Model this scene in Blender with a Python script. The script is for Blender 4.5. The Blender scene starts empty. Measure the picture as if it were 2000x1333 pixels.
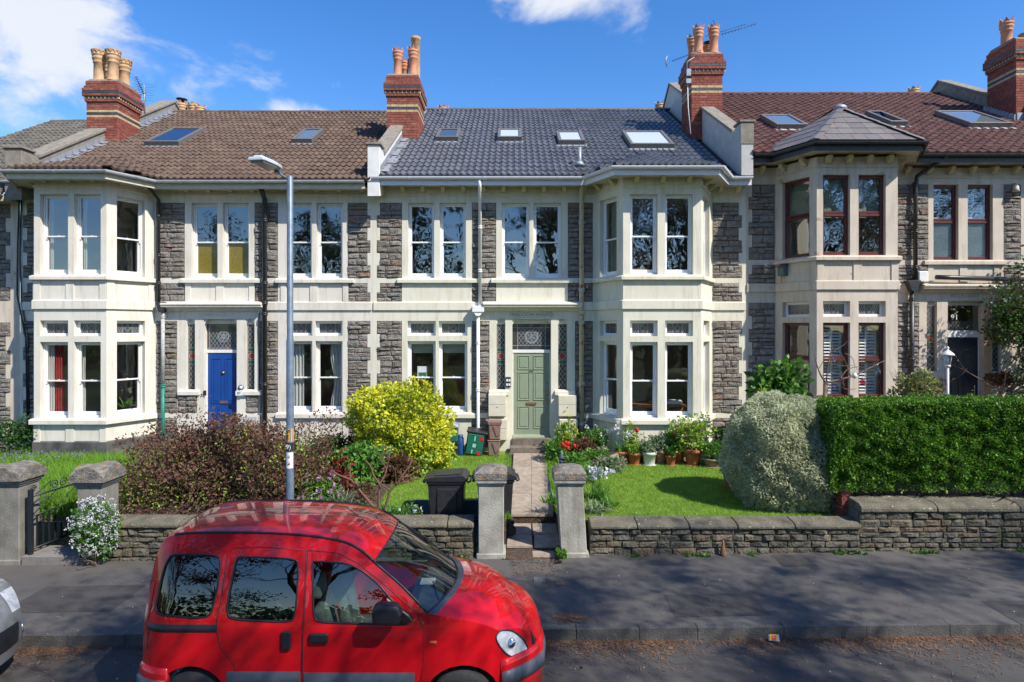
import bpy, bmesh, math, random
import numpy as np
from mathutils import Matrix, Vector
from mathutils.geometry import delaunay_2d_cdt

random.seed(7)
RNG = np.random.default_rng(11)
R = math.radians
SC = bpy.context.scene
COL = SC.collection
# ------------------------------------------------------------------ camera
F, CX, CY, HC = 1250.0, 1000.0, 642.0, 3.75       # focal length and horizon in photo pixels, eye height
cam_d = bpy.data.cameras.new('camera')
cam = bpy.data.objects.new('camera', cam_d); COL.objects.link(cam)
cam.location = (0, 0, HC); cam.rotation_euler = (R(90), 0, 0)
cam_d.sensor_width = 36; cam_d.lens = 36 * F / 2000
cam_d.shift_y = -(666.5 - CY) / 2000
cam_d.clip_start = 0.05; cam_d.clip_end = 2000
SC.camera = cam
# ------------------------------------------------------------------ light
SUN_AZ, SUN_EL = R(51), R(45)                      # to the right of straight behind the camera, and up
to_sun = Vector((math.sin(SUN_AZ) * math.cos(SUN_EL), -math.cos(SUN_AZ) * math.cos(SUN_EL), math.sin(SUN_EL)))
sun_d = bpy.data.lights.new('sun', 'SUN'); sun_d.energy = 5.0; sun_d.angle = R(0.53); sun_d.color = (1, .93, .81)
sun = bpy.data.objects.new('sun', sun_d); COL.objects.link(sun)
sun.rotation_euler = (-to_sun).to_track_quat('-Z', 'Y').to_euler()
sun.location = (10, -10, 30)
world = bpy.data.worlds.new('World'); SC.world = world; world.use_nodes = True
def build_sky():
    nt = world.node_tree; N = nt.nodes; L = nt.links
    N.clear()
    out = N.new('ShaderNodeOutputWorld'); bg = N.new('ShaderNodeBackground')
    sky = N.new('ShaderNodeTexSky'); sky.sky_type = 'NISHITA'; sky.sun_disc = False
    sky.sun_elevation = SUN_EL
    sky.sun_rotation = math.atan2(to_sun.x, to_sun.y)
    sky.air_density = 1.0; sky.dust_density = 0.25; sky.ozone_density = 3.0; sky.altitude = 50
    hs = N.new('ShaderNodeHueSaturation'); hs.inputs['Hue'].default_value = .508; hs.inputs['Saturation'].default_value = 1.31; hs.inputs['Value'].default_value = 1.85
    L.new(sky.outputs[0], hs.inputs['Color'])
    co = N.new('ShaderNodeTexCoord')
    # fair-weather cumulus: noise on the view direction, broken into separate banks
    mp = N.new('ShaderNodeMapping'); mp.inputs['Scale'].default_value = (1, 1, 1.7)
    L.new(co.outputs['Generated'], mp.inputs['Vector'])
    n1 = N.new('ShaderNodeTexNoise'); n1.inputs['Scale'].default_value = 7.5; n1.inputs['Detail'].default_value = 9; n1.inputs['Roughness'].default_value = .58
    n1.inputs['Distortion'].default_value = .35
    L.new(mp.outputs[0], n1.inputs['Vector'])
    # the banks in view: each a soft ellipse of directions
    banks = [((-.62, .69, .37), .86, 2.8, 3.6), ((-.73, .66, .20), .8, 3.6, 6.5), ((-.55, .79, .33), .85, 4.8, 8.0),
             ((-.42, .85, .30), .5, 6.5, 12), ((-.29, .90, .295), .74, 8.0, 26), ((.09, .88, .475), .78, 5.2, 12), ((.02, .87, .49), .7, 5.5, 12), ((-.78, .5, .4), .9, 3, 3),
             ((.8, -.4, .45), .9, 2.5, 4), ((-.3, -.8, .5), .9, 2.2, 4), ((.95, .2, .5), .9, 2.6, 4), ((-.9, -.3, .35), .9, 2.6, 4.5)]
    acc = None
    for (d, a, kx, kz) in banks:
        v = Vector(d).normalized()
        sub = N.new('ShaderNodeVectorMath'); sub.operation = 'SUBTRACT'; sub.inputs[1].default_value = v
        L.new(co.outputs['Generated'], sub.inputs[0])
        ml = N.new('ShaderNodeVectorMath'); ml.operation = 'MULTIPLY'; ml.inputs[1].default_value = (kx, kx, kz)
        L.new(sub.outputs[0], ml.inputs[0])
        ln = N.new('ShaderNodeVectorMath'); ln.operation = 'LENGTH'; L.new(ml.outputs[0], ln.inputs[0])
        mr = N.new('ShaderNodeMapRange'); mr.interpolation_type = 'SMOOTHERSTEP'
        mr.inputs[1].default_value = 1.0; mr.inputs[2].default_value = 0.0; mr.inputs[3].default_value = 0; mr.inputs[4].default_value = a
        L.new(ln.outputs['Value'], mr.inputs[0])
        if acc is None: acc = mr.outputs[0]
        else:
            mx = N.new('ShaderNodeMath'); mx.operation = 'MAXIMUM'; L.new(acc, mx.inputs[0]); L.new(mr.outputs[0], mx.inputs[1]); acc = mx.outputs[0]
    ad = N.new('ShaderNodeMath'); ad.operation = 'MULTIPLY_ADD'; ad.inputs[1].default_value = .40
    L.new(acc, ad.inputs[0]); L.new(n1.outputs['Fac'], ad.inputs[2])
    cr = N.new('ShaderNodeMapRange'); cr.interpolation_type = 'SMOOTHSTEP'
    cr.inputs[1].default_value = .62; cr.inputs[2].default_value = .90
    L.new(ad.outputs[0], cr.inputs[0])
    mul = N.new('ShaderNodeMath'); mul.operation = 'MULTIPLY'; mul.inputs[1].default_value = .93
    L.new(cr.outputs[0], mul.inputs[0])
    mix = N.new('ShaderNodeMix'); mix.data_type = 'RGBA'
    L.new(mul.outputs[0], mix.inputs[0]); L.new(hs.outputs[0], mix.inputs[6]); mix.inputs[7].default_value = (7.6, 7.9, 8.4, 1)
    L.new(mix.outputs[2], bg.inputs['Color']); bg.inputs['Strength'].default_value = 0.088
    L.new(bg.outputs[0], out.inputs['Surface'])
build_sky()
SC.view_settings.view_transform = 'Standard'; SC.view_settings.look = 'None'
SC.view_settings.exposure = 0.42; SC.view_settings.gamma = 1.0; SC.view_settings.use_curve_mapping = False
SC.render.engine = 'CYCLES'
SC.cycles.use_denoising = True
SC.cycles.max_bounces = 7; SC.cycles.transparent_max_bounces = 12; SC.cycles.glossy_bounces = 4; SC.cycles.diffuse_bounces = 3
SC.cycles.caustics_reflective = False; SC.cycles.caustics_refractive = False
SC.cycles.sample_clamp_indirect = 6

# ------------------------------------------------------------------ materials
MATS = {}
def _n(nt, t, **kw):
    n = nt.nodes.new(t)
    for k, v in kw.items(): setattr(n, k, v)
    return n
def rgba(c): return (c[0], c[1], c[2], 1)
def mat(name, c1, c2=None, rough=.7, scale=6.0, detail=6, bump=0.0, bscale=None, bdist=.02, spots=None, spot_scale=30, spot_amt=.6,
        objvar=None, ramp=None, island=None, metallic=0, coat=0, spec=.5, trans=0, streak=None, emis=None, contrast=(.35, .65), objpos=True):
    """noise-mottled principled surface; ramp/objvar: colour by object; island: colours by separate piece of the mesh"""
    m = bpy.data.materials.new(name); m.use_nodes = True; MATS[name] = m
    nt = m.node_tree; L = nt.links; P = nt.nodes['Principled BSDF']; out = nt.nodes['Material Output']
    P.inputs['Roughness'].default_value = rough; P.inputs['Metallic'].default_value = metallic
    P.inputs['Specular IOR Level'].default_value = spec
    if coat: P.inputs['Coat Weight'].default_value = coat; P.inputs['Coat Roughness'].default_value = .03
    co = _n(nt, 'ShaderNodeNewGeometry')
    vec = co.outputs['Position']
    col = None
    if ramp or island:
        cr = _n(nt, 'ShaderNodeValToRGB'); cr.color_ramp.interpolation = 'LINEAR'
        cols = ramp or island
        els = cr.color_ramp.elements
        while len(els) < len(cols): els.new(.5)
        for i, c in enumerate(cols):
            els[i].position = c[3] if len(c) > 3 else i / max(1, len(cols) - 1); els[i].color = rgba(c)
        if ramp:
            oi = _n(nt, 'ShaderNodeObjectInfo'); L.new(oi.outputs['Random'], cr.inputs[0])
        else: L.new(co.outputs['Random Per Island'], cr.inputs[0])
        col = cr.outputs[0]
    noise = _n(nt, 'ShaderNodeTexNoise'); noise.inputs['Scale'].default_value = scale; noise.inputs['Detail'].default_value = detail
    L.new(vec, noise.inputs['Vector'])
    if c2 is not None or col is not None:
        mr = _n(nt, 'ShaderNodeMapRange'); mr.inputs[1].default_value = contrast[0]; mr.inputs[2].default_value = contrast[1]
        L.new(noise.outputs['Fac'], mr.inputs[0])
        mx = _n(nt, 'ShaderNodeMix', data_type='RGBA')
        L.new(mr.outputs[0], mx.inputs[0])
        if col is not None:
            L.new(col, mx.inputs[6])
            mm = _n(nt, 'ShaderNodeMix', data_type='RGBA', blend_type='MULTIPLY'); mm.inputs[0].default_value = 1
            L.new(col, mm.inputs[6]); mm.inputs[7].default_value = rgba(c2 if c2 is not None else (.75, .75, .75))
            L.new(mm.outputs[2], mx.inputs[7])
        else:
            mx.inputs[6].default_value = rgba(c1); mx.inputs[7].default_value = rgba(c2)
        col = mx.outputs[2]
    if streak is not None:                                   # vertical run-off stains
        mp = _n(nt, 'ShaderNodeMapping'); mp.inputs['Scale'].default_value = (5.5, 5.5, .55); L.new(vec, mp.inputs['Vector'])
        n3 = _n(nt, 'ShaderNodeTexNoise'); n3.inputs['Scale'].default_value = 1.6; n3.inputs['Detail'].default_value = 7; n3.inputs['Roughness'].default_value = .7
        L.new(mp.outputs[0], n3.inputs['Vector'])
        m3 = _n(nt, 'ShaderNodeMapRange'); m3.inputs[1].default_value = .50; m3.inputs[2].default_value = .74; m3.inputs[4].default_value = .75
        L.new(n3.outputs['Fac'], m3.inputs[0])
        mx3 = _n(nt, 'ShaderNodeMix', data_type='RGBA'); L.new(m3.outputs[0], mx3.inputs[0]); L.new(col, mx3.inputs[6]); mx3.inputs[7].default_value = rgba(streak); col = mx3.outputs[2]
    if spots is not None:
        n2 = _n(nt, 'ShaderNodeTexNoise'); n2.inputs['Scale'].default_value = spot_scale; n2.inputs['Detail'].default_value = 3
        L.new(vec, n2.inputs['Vector'])
        m2 = _n(nt, 'ShaderNodeMapRange'); m2.inputs[1].default_value = spot_amt; m2.inputs[2].default_value = spot_amt + .06; L.new(n2.outputs['Fac'], m2.inputs[0])
        mx2 = _n(nt, 'ShaderNodeMix', data_type='RGBA'); L.new(m2.outputs[0], mx2.inputs[0]); L.new(col, mx2.inputs[6]); mx2.inputs[7].default_value = rgba(spots); col = mx2.outputs[2]
    if col is None: P.inputs['Base Color'].default_value = rgba(c1)
    else: L.new(col, P.inputs['Base Color'])
    if bump:
        nb = _n(nt, 'ShaderNodeTexNoise'); nb.inputs['Scale'].default_value = bscale or scale * 4; nb.inputs['Detail'].default_value = 6
        L.new(vec, nb.inputs['Vector'])
        bp = _n(nt, 'ShaderNodeBump'); bp.inputs['Strength'].default_value = bump; bp.inputs['Distance'].default_value = bdist
        L.new(nb.outputs['Fac'], bp.inputs['Height']); L.new(bp.outputs[0], P.inputs['Normal'])
    if trans:
        tr = _n(nt, 'ShaderNodeBsdfTranslucent'); ms = _n(nt, 'ShaderNodeMixShader'); ms.inputs[0].default_value = trans
        if col is None: tr.inputs[0].default_value = rgba(c1)
        else: L.new(col, tr.inputs[0])
        L.new(P.outputs[0], ms.inputs[1]); L.new(tr.outputs[0], ms.inputs[2]); L.new(ms.outputs[0], out.inputs['Surface'])
    if emis: P.inputs['Emission Color'].default_value = rgba(emis[0]); P.inputs['Emission Strength'].default_value = emis[1]
    return m
def glass(name, tint=(.8, .85, .85), refl=.16, wave=.12, wscale=2.2, rough=0.0):
    """window glass: clear to look through, mirror-like by Fresnel, slightly uneven"""
    m = bpy.data.materials.new(name); m.use_nodes = True; MATS[name] = m
    nt = m.node_tree; L = nt.links; out = nt.nodes['Material Output']; nt.nodes.remove(nt.nodes['Principled BSDF'])
    tr = _n(nt, 'ShaderNodeBsdfTransparent'); tr.inputs[0].default_value = rgba(tint)
    gl = _n(nt, 'ShaderNodeBsdfGlossy'); gl.inputs['Roughness'].default_value = rough; gl.inputs['Color'].default_value = (.95, .97, 1, 1)
    fr = _n(nt, 'ShaderNodeLayerWeight'); fr.inputs['Blend'].default_value = .5      # Schlick from the facing angle, the same from either side
    pw = _n(nt, 'ShaderNodeMath', operation='POWER'); pw.inputs[1].default_value = 5; L.new(fr.outputs['Facing'], pw.inputs[0])
    mc = _n(nt, 'ShaderNodeMath', operation='MULTIPLY_ADD'); mc.inputs[1].default_value = 1 - refl; mc.inputs[2].default_value = refl; L.new(pw.outputs[0], mc.inputs[0])
    ms = _n(nt, 'ShaderNodeMixShader'); L.new(mc.outputs[0], ms.inputs[0]); L.new(tr.outputs[0], ms.inputs[1]); L.new(gl.outputs[0], ms.inputs[2])
    if wave:
        g = _n(nt, 'ShaderNodeNewGeometry'); nz = _n(nt, 'ShaderNodeTexNoise'); nz.inputs['Scale'].default_value = wscale; nz.inputs['Detail'].default_value = 1.5
        L.new(g.outputs['Position'], nz.inputs['Vector'])
        bp = _n(nt, 'ShaderNodeBump'); bp.inputs['Strength'].default_value = wave; bp.inputs['Distance'].default_value = .03
        L.new(nz.outputs['Fac'], bp.inputs['Height']); L.new(bp.outputs[0], gl.inputs['Normal'])
    L.new(ms.outputs[0], out.inputs['Surface'])
    return m

mat('render_white', (.68, .65, .585), (.63, .595, .52), rough=.85, scale=2.2, bump=.25, bscale=45, bdist=.01, streak=(.44, .39, .31))
mat('render_cream', (.69, .67, .57), (.645, .62, .515), rough=.85, scale=2.2, bump=.25, bscale=45, bdist=.01, streak=(.45, .41, .29))
mat('render_beige', (.60, .53, .45), (.54, .465, .385), rough=.9, scale=2.6, bump=.3, bscale=40, bdist=.01, streak=(.34, .28, .21), spots=(.40, .30, .2), spot_scale=3.2, spot_amt=.68)
mat('render_peach', (.58, .36, .22), (.5, .3, .18), rough=.9, scale=5, bump=.2)
mat('plinth_black', (.05, .05, .052), (.11, .11, .10), rough=.75, scale=4, bump=.3)
mat('mortar', (.11, .10, .09), (.17, .155, .135), rough=.95, scale=14, bump=.4)
STONE_RAMP = [(.20, .18, .16, 0), (.29, .26, .23, .22), (.24, .215, .19, .42), (.33, .305, .275, .6), (.26, .22, .185, .74), (.25, .245, .23, .9), (.28, .22, .17, .965), (.28, .18, .14, 1)]
mat('stone', None, (.62, .62, .62), rough=.92, scale=9, ramp=STONE_RAMP, bump=.9, bscale=26, bdist=.05)
mat('wall_stone', None, (.5, .5, .47), rough=.95, scale=7, ramp=[(.10, .095, .075, 0), (.17, .155, .12, .35), (.13, .125, .1, .6), (.21, .18, .13, .8), (.16, .115, .08, 1)], bump=.9, bscale=22, bdist=.05,
    spots=(.08, .10, .045), spot_scale=5, spot_amt=.62)
mat('coping', (.165, .148, .11), (.10, .092, .066), rough=.95, scale=5, bump=.7, bscale=24, bdist=.03, spots=(.44, .43, .39), spot_scale=17, spot_amt=.66)
mat('pillar_render', (.40, .39, .345), (.26, .25, .21), rough=.93, scale=3.5, bump=.5, bscale=35, bdist=.015, streak=(.15, .145, .11))
mat('pillar_grey', (.235, .225, .205), (.15, .145, .13), rough=.93, scale=3.5, bump=.5, bscale=35, bdist=.015, streak=(.10, .11, .07))
mat('cap_stone', (.25, .235, .2), (.12, .11, .10), rough=.97, scale=11, bump=.9, bscale=40, bdist=.03, spots=(.30, .17, .08), spot_scale=9, spot_amt=.62)
mat('roof_coping', (.27, .24, .2), (.19, .17, .135), rough=.95, scale=7, bump=.5, bscale=40)
mat('parapet_white', (.72, .72, .70), (.62, .62, .60), rough=.85, scale=4, bump=.2)
mat('tile_brown', None, (.62, .6, .6), rough=.9, scale=13, ramp=[(.10, .066, .046, 0), (.15, .10, .072, .5), (.115, .078, .06, .8), (.175, .12, .08, 1)], bump=.6, bscale=60, bdist=.012, spots=(.34, .30, .22), spot_scale=21, spot_amt=.70)
mat('tile_slate_grey', None, (.82, .82, .84), rough=.42, scale=9, ramp=[(.105, .11, .123, 0), (.14, .145, .16, .6), (.12, .126, .14, 1)], bump=.2, bscale=60, bdist=.006)
mat('tile_red', None, (.6, .58, .58), rough=.9, scale=15, ramp=[(.095, .04, .034, 0), (.145, .06, .048, .5), (.11, .05, .042, .8), (.165, .08, .06, 1)], bump=.5, bscale=60, bdist=.012, spots=(.30, .24, .18), spot_scale=24, spot_amt=.72)
mat('tile_pale', None, (.6, .6, .58), rough=.95, scale=15, ramp=[(.10, .095, .085, 0), (.155, .145, .125, 1)], bump=.5, bscale=60, bdist=.012)
mat('slate', None, (.8, .8, .8), rough=.55, scale=8, ramp=[(.145, .128, .122, 0), (.20, .175, .165, .5), (.16, .15, .145, 1)], bump=.3, bscale=30, bdist=.01)
mat('roof_deck', (.04, .035, .03), rough=1)
mat('lead', (.36, .38, .42), (.27, .29, .33), rough=.5, scale=6, metallic=.3, bump=.2)
mat('brick_red', None, (.6, .55, .55), rough=.9, scale=14, ramp=[(.23, .06, .042, 0), (.33, .095, .062, .4), (.28, .075, .05, .75), (.36, .14, .10, 1)], bump=.5, bscale=50, bdist=.01)
mat('brick_yellow', None, (.75, .7, .65), rough=.9, scale=14, ramp=[(.52, .37, .20, 0), (.62, .46, .27, 1)], bump=.4, bscale=50, bdist=.01)
mat('brick_blue', None, (.7, .7, .7), rough=.6, scale=14, ramp=[(.045, .05, .062, 0), (.075, .08, .095, 1)], bump=.3, bscale=50, bdist=.01)
mat('brick_mortar', (.12, .09, .075), (.2, .17, .14), rough=.95, scale=20, bump=.3)
mat('flaunching', (.30, .25, .20), (.18, .15, .12), rough=.95, scale=12, bump=.6)
mat('pot_buff', (.55, .36, .20), (.42, .25, .13), rough=.8, scale=5, bump=.2, streak=(.2, .12, .07))
mat('pot_terracotta', (.56, .25, .14), (.46, .19, .10), rough=.75, scale=6, bump=.2, streak=(.28, .14, .09))
mat('upvc', (.80, .81, .83), rough=.35)
mat('white_paint', (.76, .76, .75), (.70, .70, .68), rough=.45, scale=8)
mat('gutter_grey', (.47, .49, .52), (.40, .42, .45), rough=.4, scale=5)
mat('gutter_white', (.68, .70, .74), rough=.35)
mat('soffit', (.58, .53, .42), (.50, .46, .36), rough=.8, scale=4)
mat('black_paint', (.018, .02, .026), (.035, .037, .042), rough=.4, scale=14)
mat('pipe_cream', (.55, .51, .40), (.47, .43, .33), rough=.6, scale=9, spots=(.36, .16, .06), spot_scale=7, spot_amt=.63)
mat('pipe_worn', (.45, .47, .46), (.33, .36, .35), rough=.7, scale=12, spots=(.1, .11, .12), spot_scale=22, spot_amt=.62)
mat('pipe_green', (.01, .16, .12), (.02, .22, .17), rough=.5, scale=10)
mat('frame_maroon', (.115, .022, .018), (.085, .017, .014), rough=.4, scale=12)
mat('door_blue', (.010, .062, .29), (.008, .052, .25), rough=.28, scale=6)
mat('door_sage', (.245, .30, .215), (.225, .275, .195), rough=.4, scale=5)
mat('door_navy', (.016, .022, .036), (.012, .016, .027), rough=.35, scale=6)
mat('brass', (.45, .28, .08), (.3, .17, .05), rough=.4, metallic=.8, scale=20)
mat('chrome', (.75, .76, .78), rough=.12, metallic=1)
mat('meter_box', (.64, .60, .50), (.58, .54, .43), rough=.6, scale=5)
mat('meter_grey', (.50, .49, .48), (.42, .41, .41), rough=.6, scale=30)
mat('curtain_white', (.72, .72, .68), rough=.9, trans=.35)
mat('curtain_red', (.42, .03, .035), (.34, .02, .03), rough=.9, scale=9, trans=.25)
mat('curtain_sage', (.42, .46, .36), rough=.9, trans=.25)
mat('shutter_white', (.75, .77, .76), rough=.5)
mat('room_wall', (.70, .65, .56), (.64, .59, .50), rough=.9, scale=1)
mat('room_floor', (.46, .38, .29), rough=.6)
mat('room_ceiling', (.75, .74, .70), rough=.9)
mat('wood_brown', (.30, .13, .04), (.22, .09, .03), rough=.5, scale=8)
mat('wood_dark', (.10, .06, .04), (.16, .10, .07), rough=.7, scale=12, bump=.3)
mat('asphalt', (.056, .052, .050), (.074, .069, .065), rough=.9, scale=1.6, bump=.55, bscale=170, bdist=.008, spots=(.11, .105, .10), spot_scale=130, spot_amt=.72)
mat('asphalt_path', (.080, .074, .070), (.102, .095, .089), rough=.9, scale=1.3, bump=.5, bscale=190, bdist=.006, spots=(.13, .125, .12), spot_scale=150, spot_amt=.74)
mat('kerb', (.105, .10, .095), (.07, .068, .065), rough=.9, scale=6, bump=.6, bscale=40, bdist=.02)
mat('paving', None, (.72, .7, .68), rough=.9, scale=8, ramp=[(.34, .285, .235, 0), (.40, .335, .28, 1)], bump=.4, bscale=60, bdist=.01)
mat('paving_grey', None, (.75, .75, .74), rough=.9, scale=8, ramp=[(.16, .155, .15, 0), (.22, .21, .20, 1)], bump=.4, bscale=60, bdist=.01)
mat('soil', (.055, .038, .026), (.10, .07, .048), rough=1, scale=14, bump=1, bscale=40, bdist=.04)
mat('lawn_ground', (.14, .24, .03), (.19, .28, .05), rough=1, scale=5, bump=.6, bscale=60, bdist=.03)
mat('meadow', (.05, .085, .02), (.07, .10, .03), rough=1, scale=.6, bump=.6, bscale=9, bdist=.1)
mat('lamp_paint', (.105, .15, .215), (.16, .21, .28), rough=.45, scale=9, metallic=.2)
mat('lantern_grey', (.55, .60, .66), rough=.4)
mat('bowl', (.25, .25, .2), rough=.2)
mat('plastic_black', (.017, .018, .022), (.03, .03, .034), rough=.38, scale=20)
mat('plastic_brown', (.20, .125, .105), (.24, .155, .13), rough=.5, scale=15)
mat('plastic_green', (.012, .13, .09), (.016, .16, .115), rough=.4, scale=8)
mat('plastic_teal', (.06, .115, .11), (.09, .15, .145), rough=.5, scale=8)
mat('plastic_blue', (.01, .06, .23), rough=.45)
mat('red_sticker', (.6, .02, .025), rough=.4)
mat('white_sticker', (.72, .73, .76), rough=.4)
mat('yellow_sticker', (.75, .38, .015), rough=.4)
mat('ink', (.02, .02, .022), rough=.5)
mat('tyre', (.02, .02, .021), (.03, .03, .03), rough=.85, scale=20)
mat('van_red', (.50, .004, .009), rough=.42, coat=.85, spec=.15)
mat('van_trim', (.055, .066, .09), (.07, .082, .11), rough=.5, scale=12)
mat('van_black', (.014, .015, .019), rough=.45)
mat('van_seat', (.14, .17, .165), (.11, .13, .13), rough=.9, scale=30)
mat('van_amber', (.55, .08, .015), rough=.2, coat=1)
mat('van_rearlamp', (.40, .012, .012), rough=.15, coat=1)
mat('lamp_reflector', (.85, .87, .9), (.6, .64, .7), rough=.3, scale=22)
mat('silver_paint', (.30, .32, .36), rough=.35, metallic=.6, coat=1)
mat('bark', (.10, .075, .055), (.055, .042, .033), rough=.95, scale=9, bump=1, bscale=14, bdist=.08)
mat('twig', (.20, .14, .10), (.13, .09, .07), rough=.9, scale=14, bump=.4)
mat('twig_red', (.17, .085, .06), (.12, .06, .045), rough=.9, scale=14)
mat('terracotta', (.42, .135, .06), (.34, .105, .045), rough=.85, scale=9, bump=.2, spots=(.5, .32, .24), spot_scale=14, spot_amt=.66)
mat('stoneware', (.34, .24, .18), (.26, .18, .135), rough=.85, scale=9, bump=.3)
mat('bucket_white', (.62, .66, .62), (.55, .58, .54), rough=.6, scale=9)
mat('iron', (.014, .018, .024), rough=.45)
mat('needles', None, (.7, .65, .6), rough=.95, scale=6, island=[(.15, .075, .045), (.24, .125, .07), (.10, .06, .035), (.33, .21, .13)])
mat('petal_white', (.74, .75, .80), rough=.8, trans=.3)
mat('petal_litter', (.55, .52, .46), rough=.9)
mat('bark_chip', (.24, .12, .065), (.17, .08, .045), rough=.95, scale=20)
glass('glass', refl=.2); glass('glass_clear', tint=(.92, .94, .94), refl=.10, wave=.06); glass('glass_sky', tint=(.55, .6, .62), refl=.28, wave=.05)
glass('van_glass', tint=(.72, .80, .77), refl=.09, wave=.03); glass('van_glass_dark', tint=(.26, .30, .30), refl=.10, wave=.05, wscale=1.5); glass('van_screen', tint=(.62, .70, .67), refl=.08, wave=.02)
glass('lamp_glass', tint=(.9, .92, .94), refl=.08, wave=0); glass('bauble_pink', tint=(.85, .22, .32), refl=.12, wave=0); glass('bauble_clear', tint=(.8, .82, .86), refl=.14, wave=0)
mat('frost_amber', (.21, .16, .012), (.13, .105, .008), rough=.25, scale=28, bump=.6, bscale=60, bdist=.006, coat=.5)
mat('frost_blue', (.10, .145, .16), (.06, .085, .10), rough=.2, scale=30, bump=.6, bscale=70, bdist=.005, coat=.6)
mat('leaded_glass', (.035, .037, .042), (.055, .055, .058), rough=.18, scale=9, coat=.6)
mat('leading', (.33, .35, .37), rough=.5)
mat('stained', None, (.8, .8, .8), rough=.2, scale=9, coat=.5, ramp=[(.05, .05, .055, 0), (.03, .06, .10, .25), (.10, .03, .035, .5), (.025, .085, .055, .75), (.10, .085, .05, 1)])
mat('stained_red', (.26, .045, .025), rough=.2, coat=.5); mat('stained_green', (.02, .12, .07), rough=.2, coat=.5); mat('stained_blue', (.03, .06, .16), rough=.2, coat=.5)

def leafmat(name, cols, rough=.55, trans=.32, spec=.35):
    return mat(name, None, (.7, .72, .7), rough=rough, scale=4, island=cols, trans=trans, spec=spec)
leafmat('leaf_hedge', [(.075, .20, .018), (.12, .29, .025), (.21, .41, .04), (.08, .21, .022), (.06, .15, .022), (.27, .44, .06)], rough=.42)
leafmat('leaf_variegated', [(.58, .62, .40), (.78, .79, .60), (.40, .48, .23), (.83, .83, .70)], rough=.5, trans=.5)
leafmat('leaf_yellow', [(0.719, 0.656, 0.024), (0.82, 0.82, 0.046), (0.469, 0.531, 0.031), (0.82, 0.82, 0.156)], rough=.5)
leafmat('leaf_greenish', [(0.23, 0.39, 0.046), (0.367, 0.551, 0.069), (0.138, 0.275, 0.034)], rough=.5)
leafmat('leaf_maple', [(.13, .055, .05), (.19, .085, .07), (.26, .15, .105), (.11, .07, .045), (.22, .07, .06), (.20, .17, .07), (.10, .055, .05)], rough=.7, trans=.3)
leafmat('leaf_mid', [(0.08, 0.208, 0.032), (0.128, 0.304, 0.048), (0.176, 0.384, 0.064)], rough=.5)
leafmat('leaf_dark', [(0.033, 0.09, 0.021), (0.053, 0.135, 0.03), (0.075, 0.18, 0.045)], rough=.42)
leafmat('leaf_grey', [(0.15, 0.232, 0.128), (0.225, 0.315, 0.18), (0.3, 0.39, 0.225)], rough=.6)
leafmat('leaf_bronze', [(0.195, 0.068, 0.045), (0.12, 0.09, 0.045), (0.24, 0.12, 0.06)], rough=.6)
leafmat('leaf_pine', [(.018, .045, .015), (.028, .065, .02), (.02, .05, .02)], rough=.6, trans=.15)
leafmat('grass_lawn', [(0.186, 0.357, 0.028), (0.264, 0.465, 0.043), (0.326, 0.512, 0.054), (0.217, 0.403, 0.031), (0.372, 0.48, 0.093)], rough=.6, trans=.35)
leafmat('grass_long', [(0.135, 0.311, 0.027), (0.216, 0.432, 0.041), (0.284, 0.486, 0.061)], rough=.55, trans=.4)
leafmat('flower_white', [(.66, .68, .74), (.76, .77, .80)], rough=.8, trans=.25)
leafmat('flower_red', [(.62, .015, .012), (.70, .05, .03)], rough=.6, trans=.25)
leafmat('flower_pink', [(.55, .28, .5), (.66, .42, .58)], rough=.7, trans=.25)
leafmat('flower_purple', [(.22, .15, .46), (.32, .24, .6)], rough=.7, trans=.25)
leafmat('flower_yellow', [(.75, .55, .03), (.8, .65, .1)], rough=.7, trans=.25)
mat('inscription', (.21, .20, .165), rough=.9); mat('step_stone', (.20, .165, .135), (.13, .11, .09), rough=.9, scale=9, bump=.4)
mat('white_print', (.35, .6, .55), rough=.5)
leafmat('flower_red_dark', [(.30, .012, .015), (.22, .03, .02), (.10, .06, .02)], rough=.6)
leafmat('leaf_rose', [(.03, .085, .018), (.05, .13, .025), (.08, .17, .035), (.14, .08, .04)], rough=.35)
leafmat('leaf_variegated_green', [(.20, .26, .06), (.32, .36, .12), (.12, .18, .04), (.42, .44, .22)], rough=.5)
mat('asphalt_patch', (.047, .044, .043), (.06, .057, .055), rough=.9, scale=3, bump=.5, bscale=160, bdist=.006)
# ------------------------------------------------------------------ helpers
def PX(px, Y): return (px - CX) * Y / F
def PZ(py, Y): return HC + (CY - py) * Y / F
def pt(px, py, Y): return Vector((PX(px, Y), Y, PZ(py, Y)))
ORG = {}                                            # world origin of every object made here
def org(o): return ORG.get(o.name, Vector((0, 0, 0))) if o is not None else Vector((0, 0, 0))
def tag(o, label=None, cat=None, group=None, kind=None):
    if label: o['label'] = label
    if cat: o['category'] = cat
    if group: o['group'] = group
    if kind: o['kind'] = kind
    return o
def thing(name, label, cat, loc, group=None):
    o = bpy.data.objects.new(name, None); COL.objects.link(o); o.location = loc; o.empty_display_size = .2
    ORG[o.name] = Vector(loc)
    return tag(o, label, cat, group)
def link(name, me, parent=None, loc=None, rot=None, scale=None):
    """an object whose mesh is around its own origin; loc is a world position (parents carry no rotation)"""
    o = bpy.data.objects.new(name, me); COL.objects.link(o)
    w = Vector(loc) if loc is not None else org(parent)
    if parent is not None: o.parent = parent
    o.location = w - org(parent)
    if rot is not None: o.rotation_euler = rot
    if scale is not None: o.scale = scale
    ORG[o.name] = w
    return o
IDM = Matrix.Identity(4)
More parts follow.
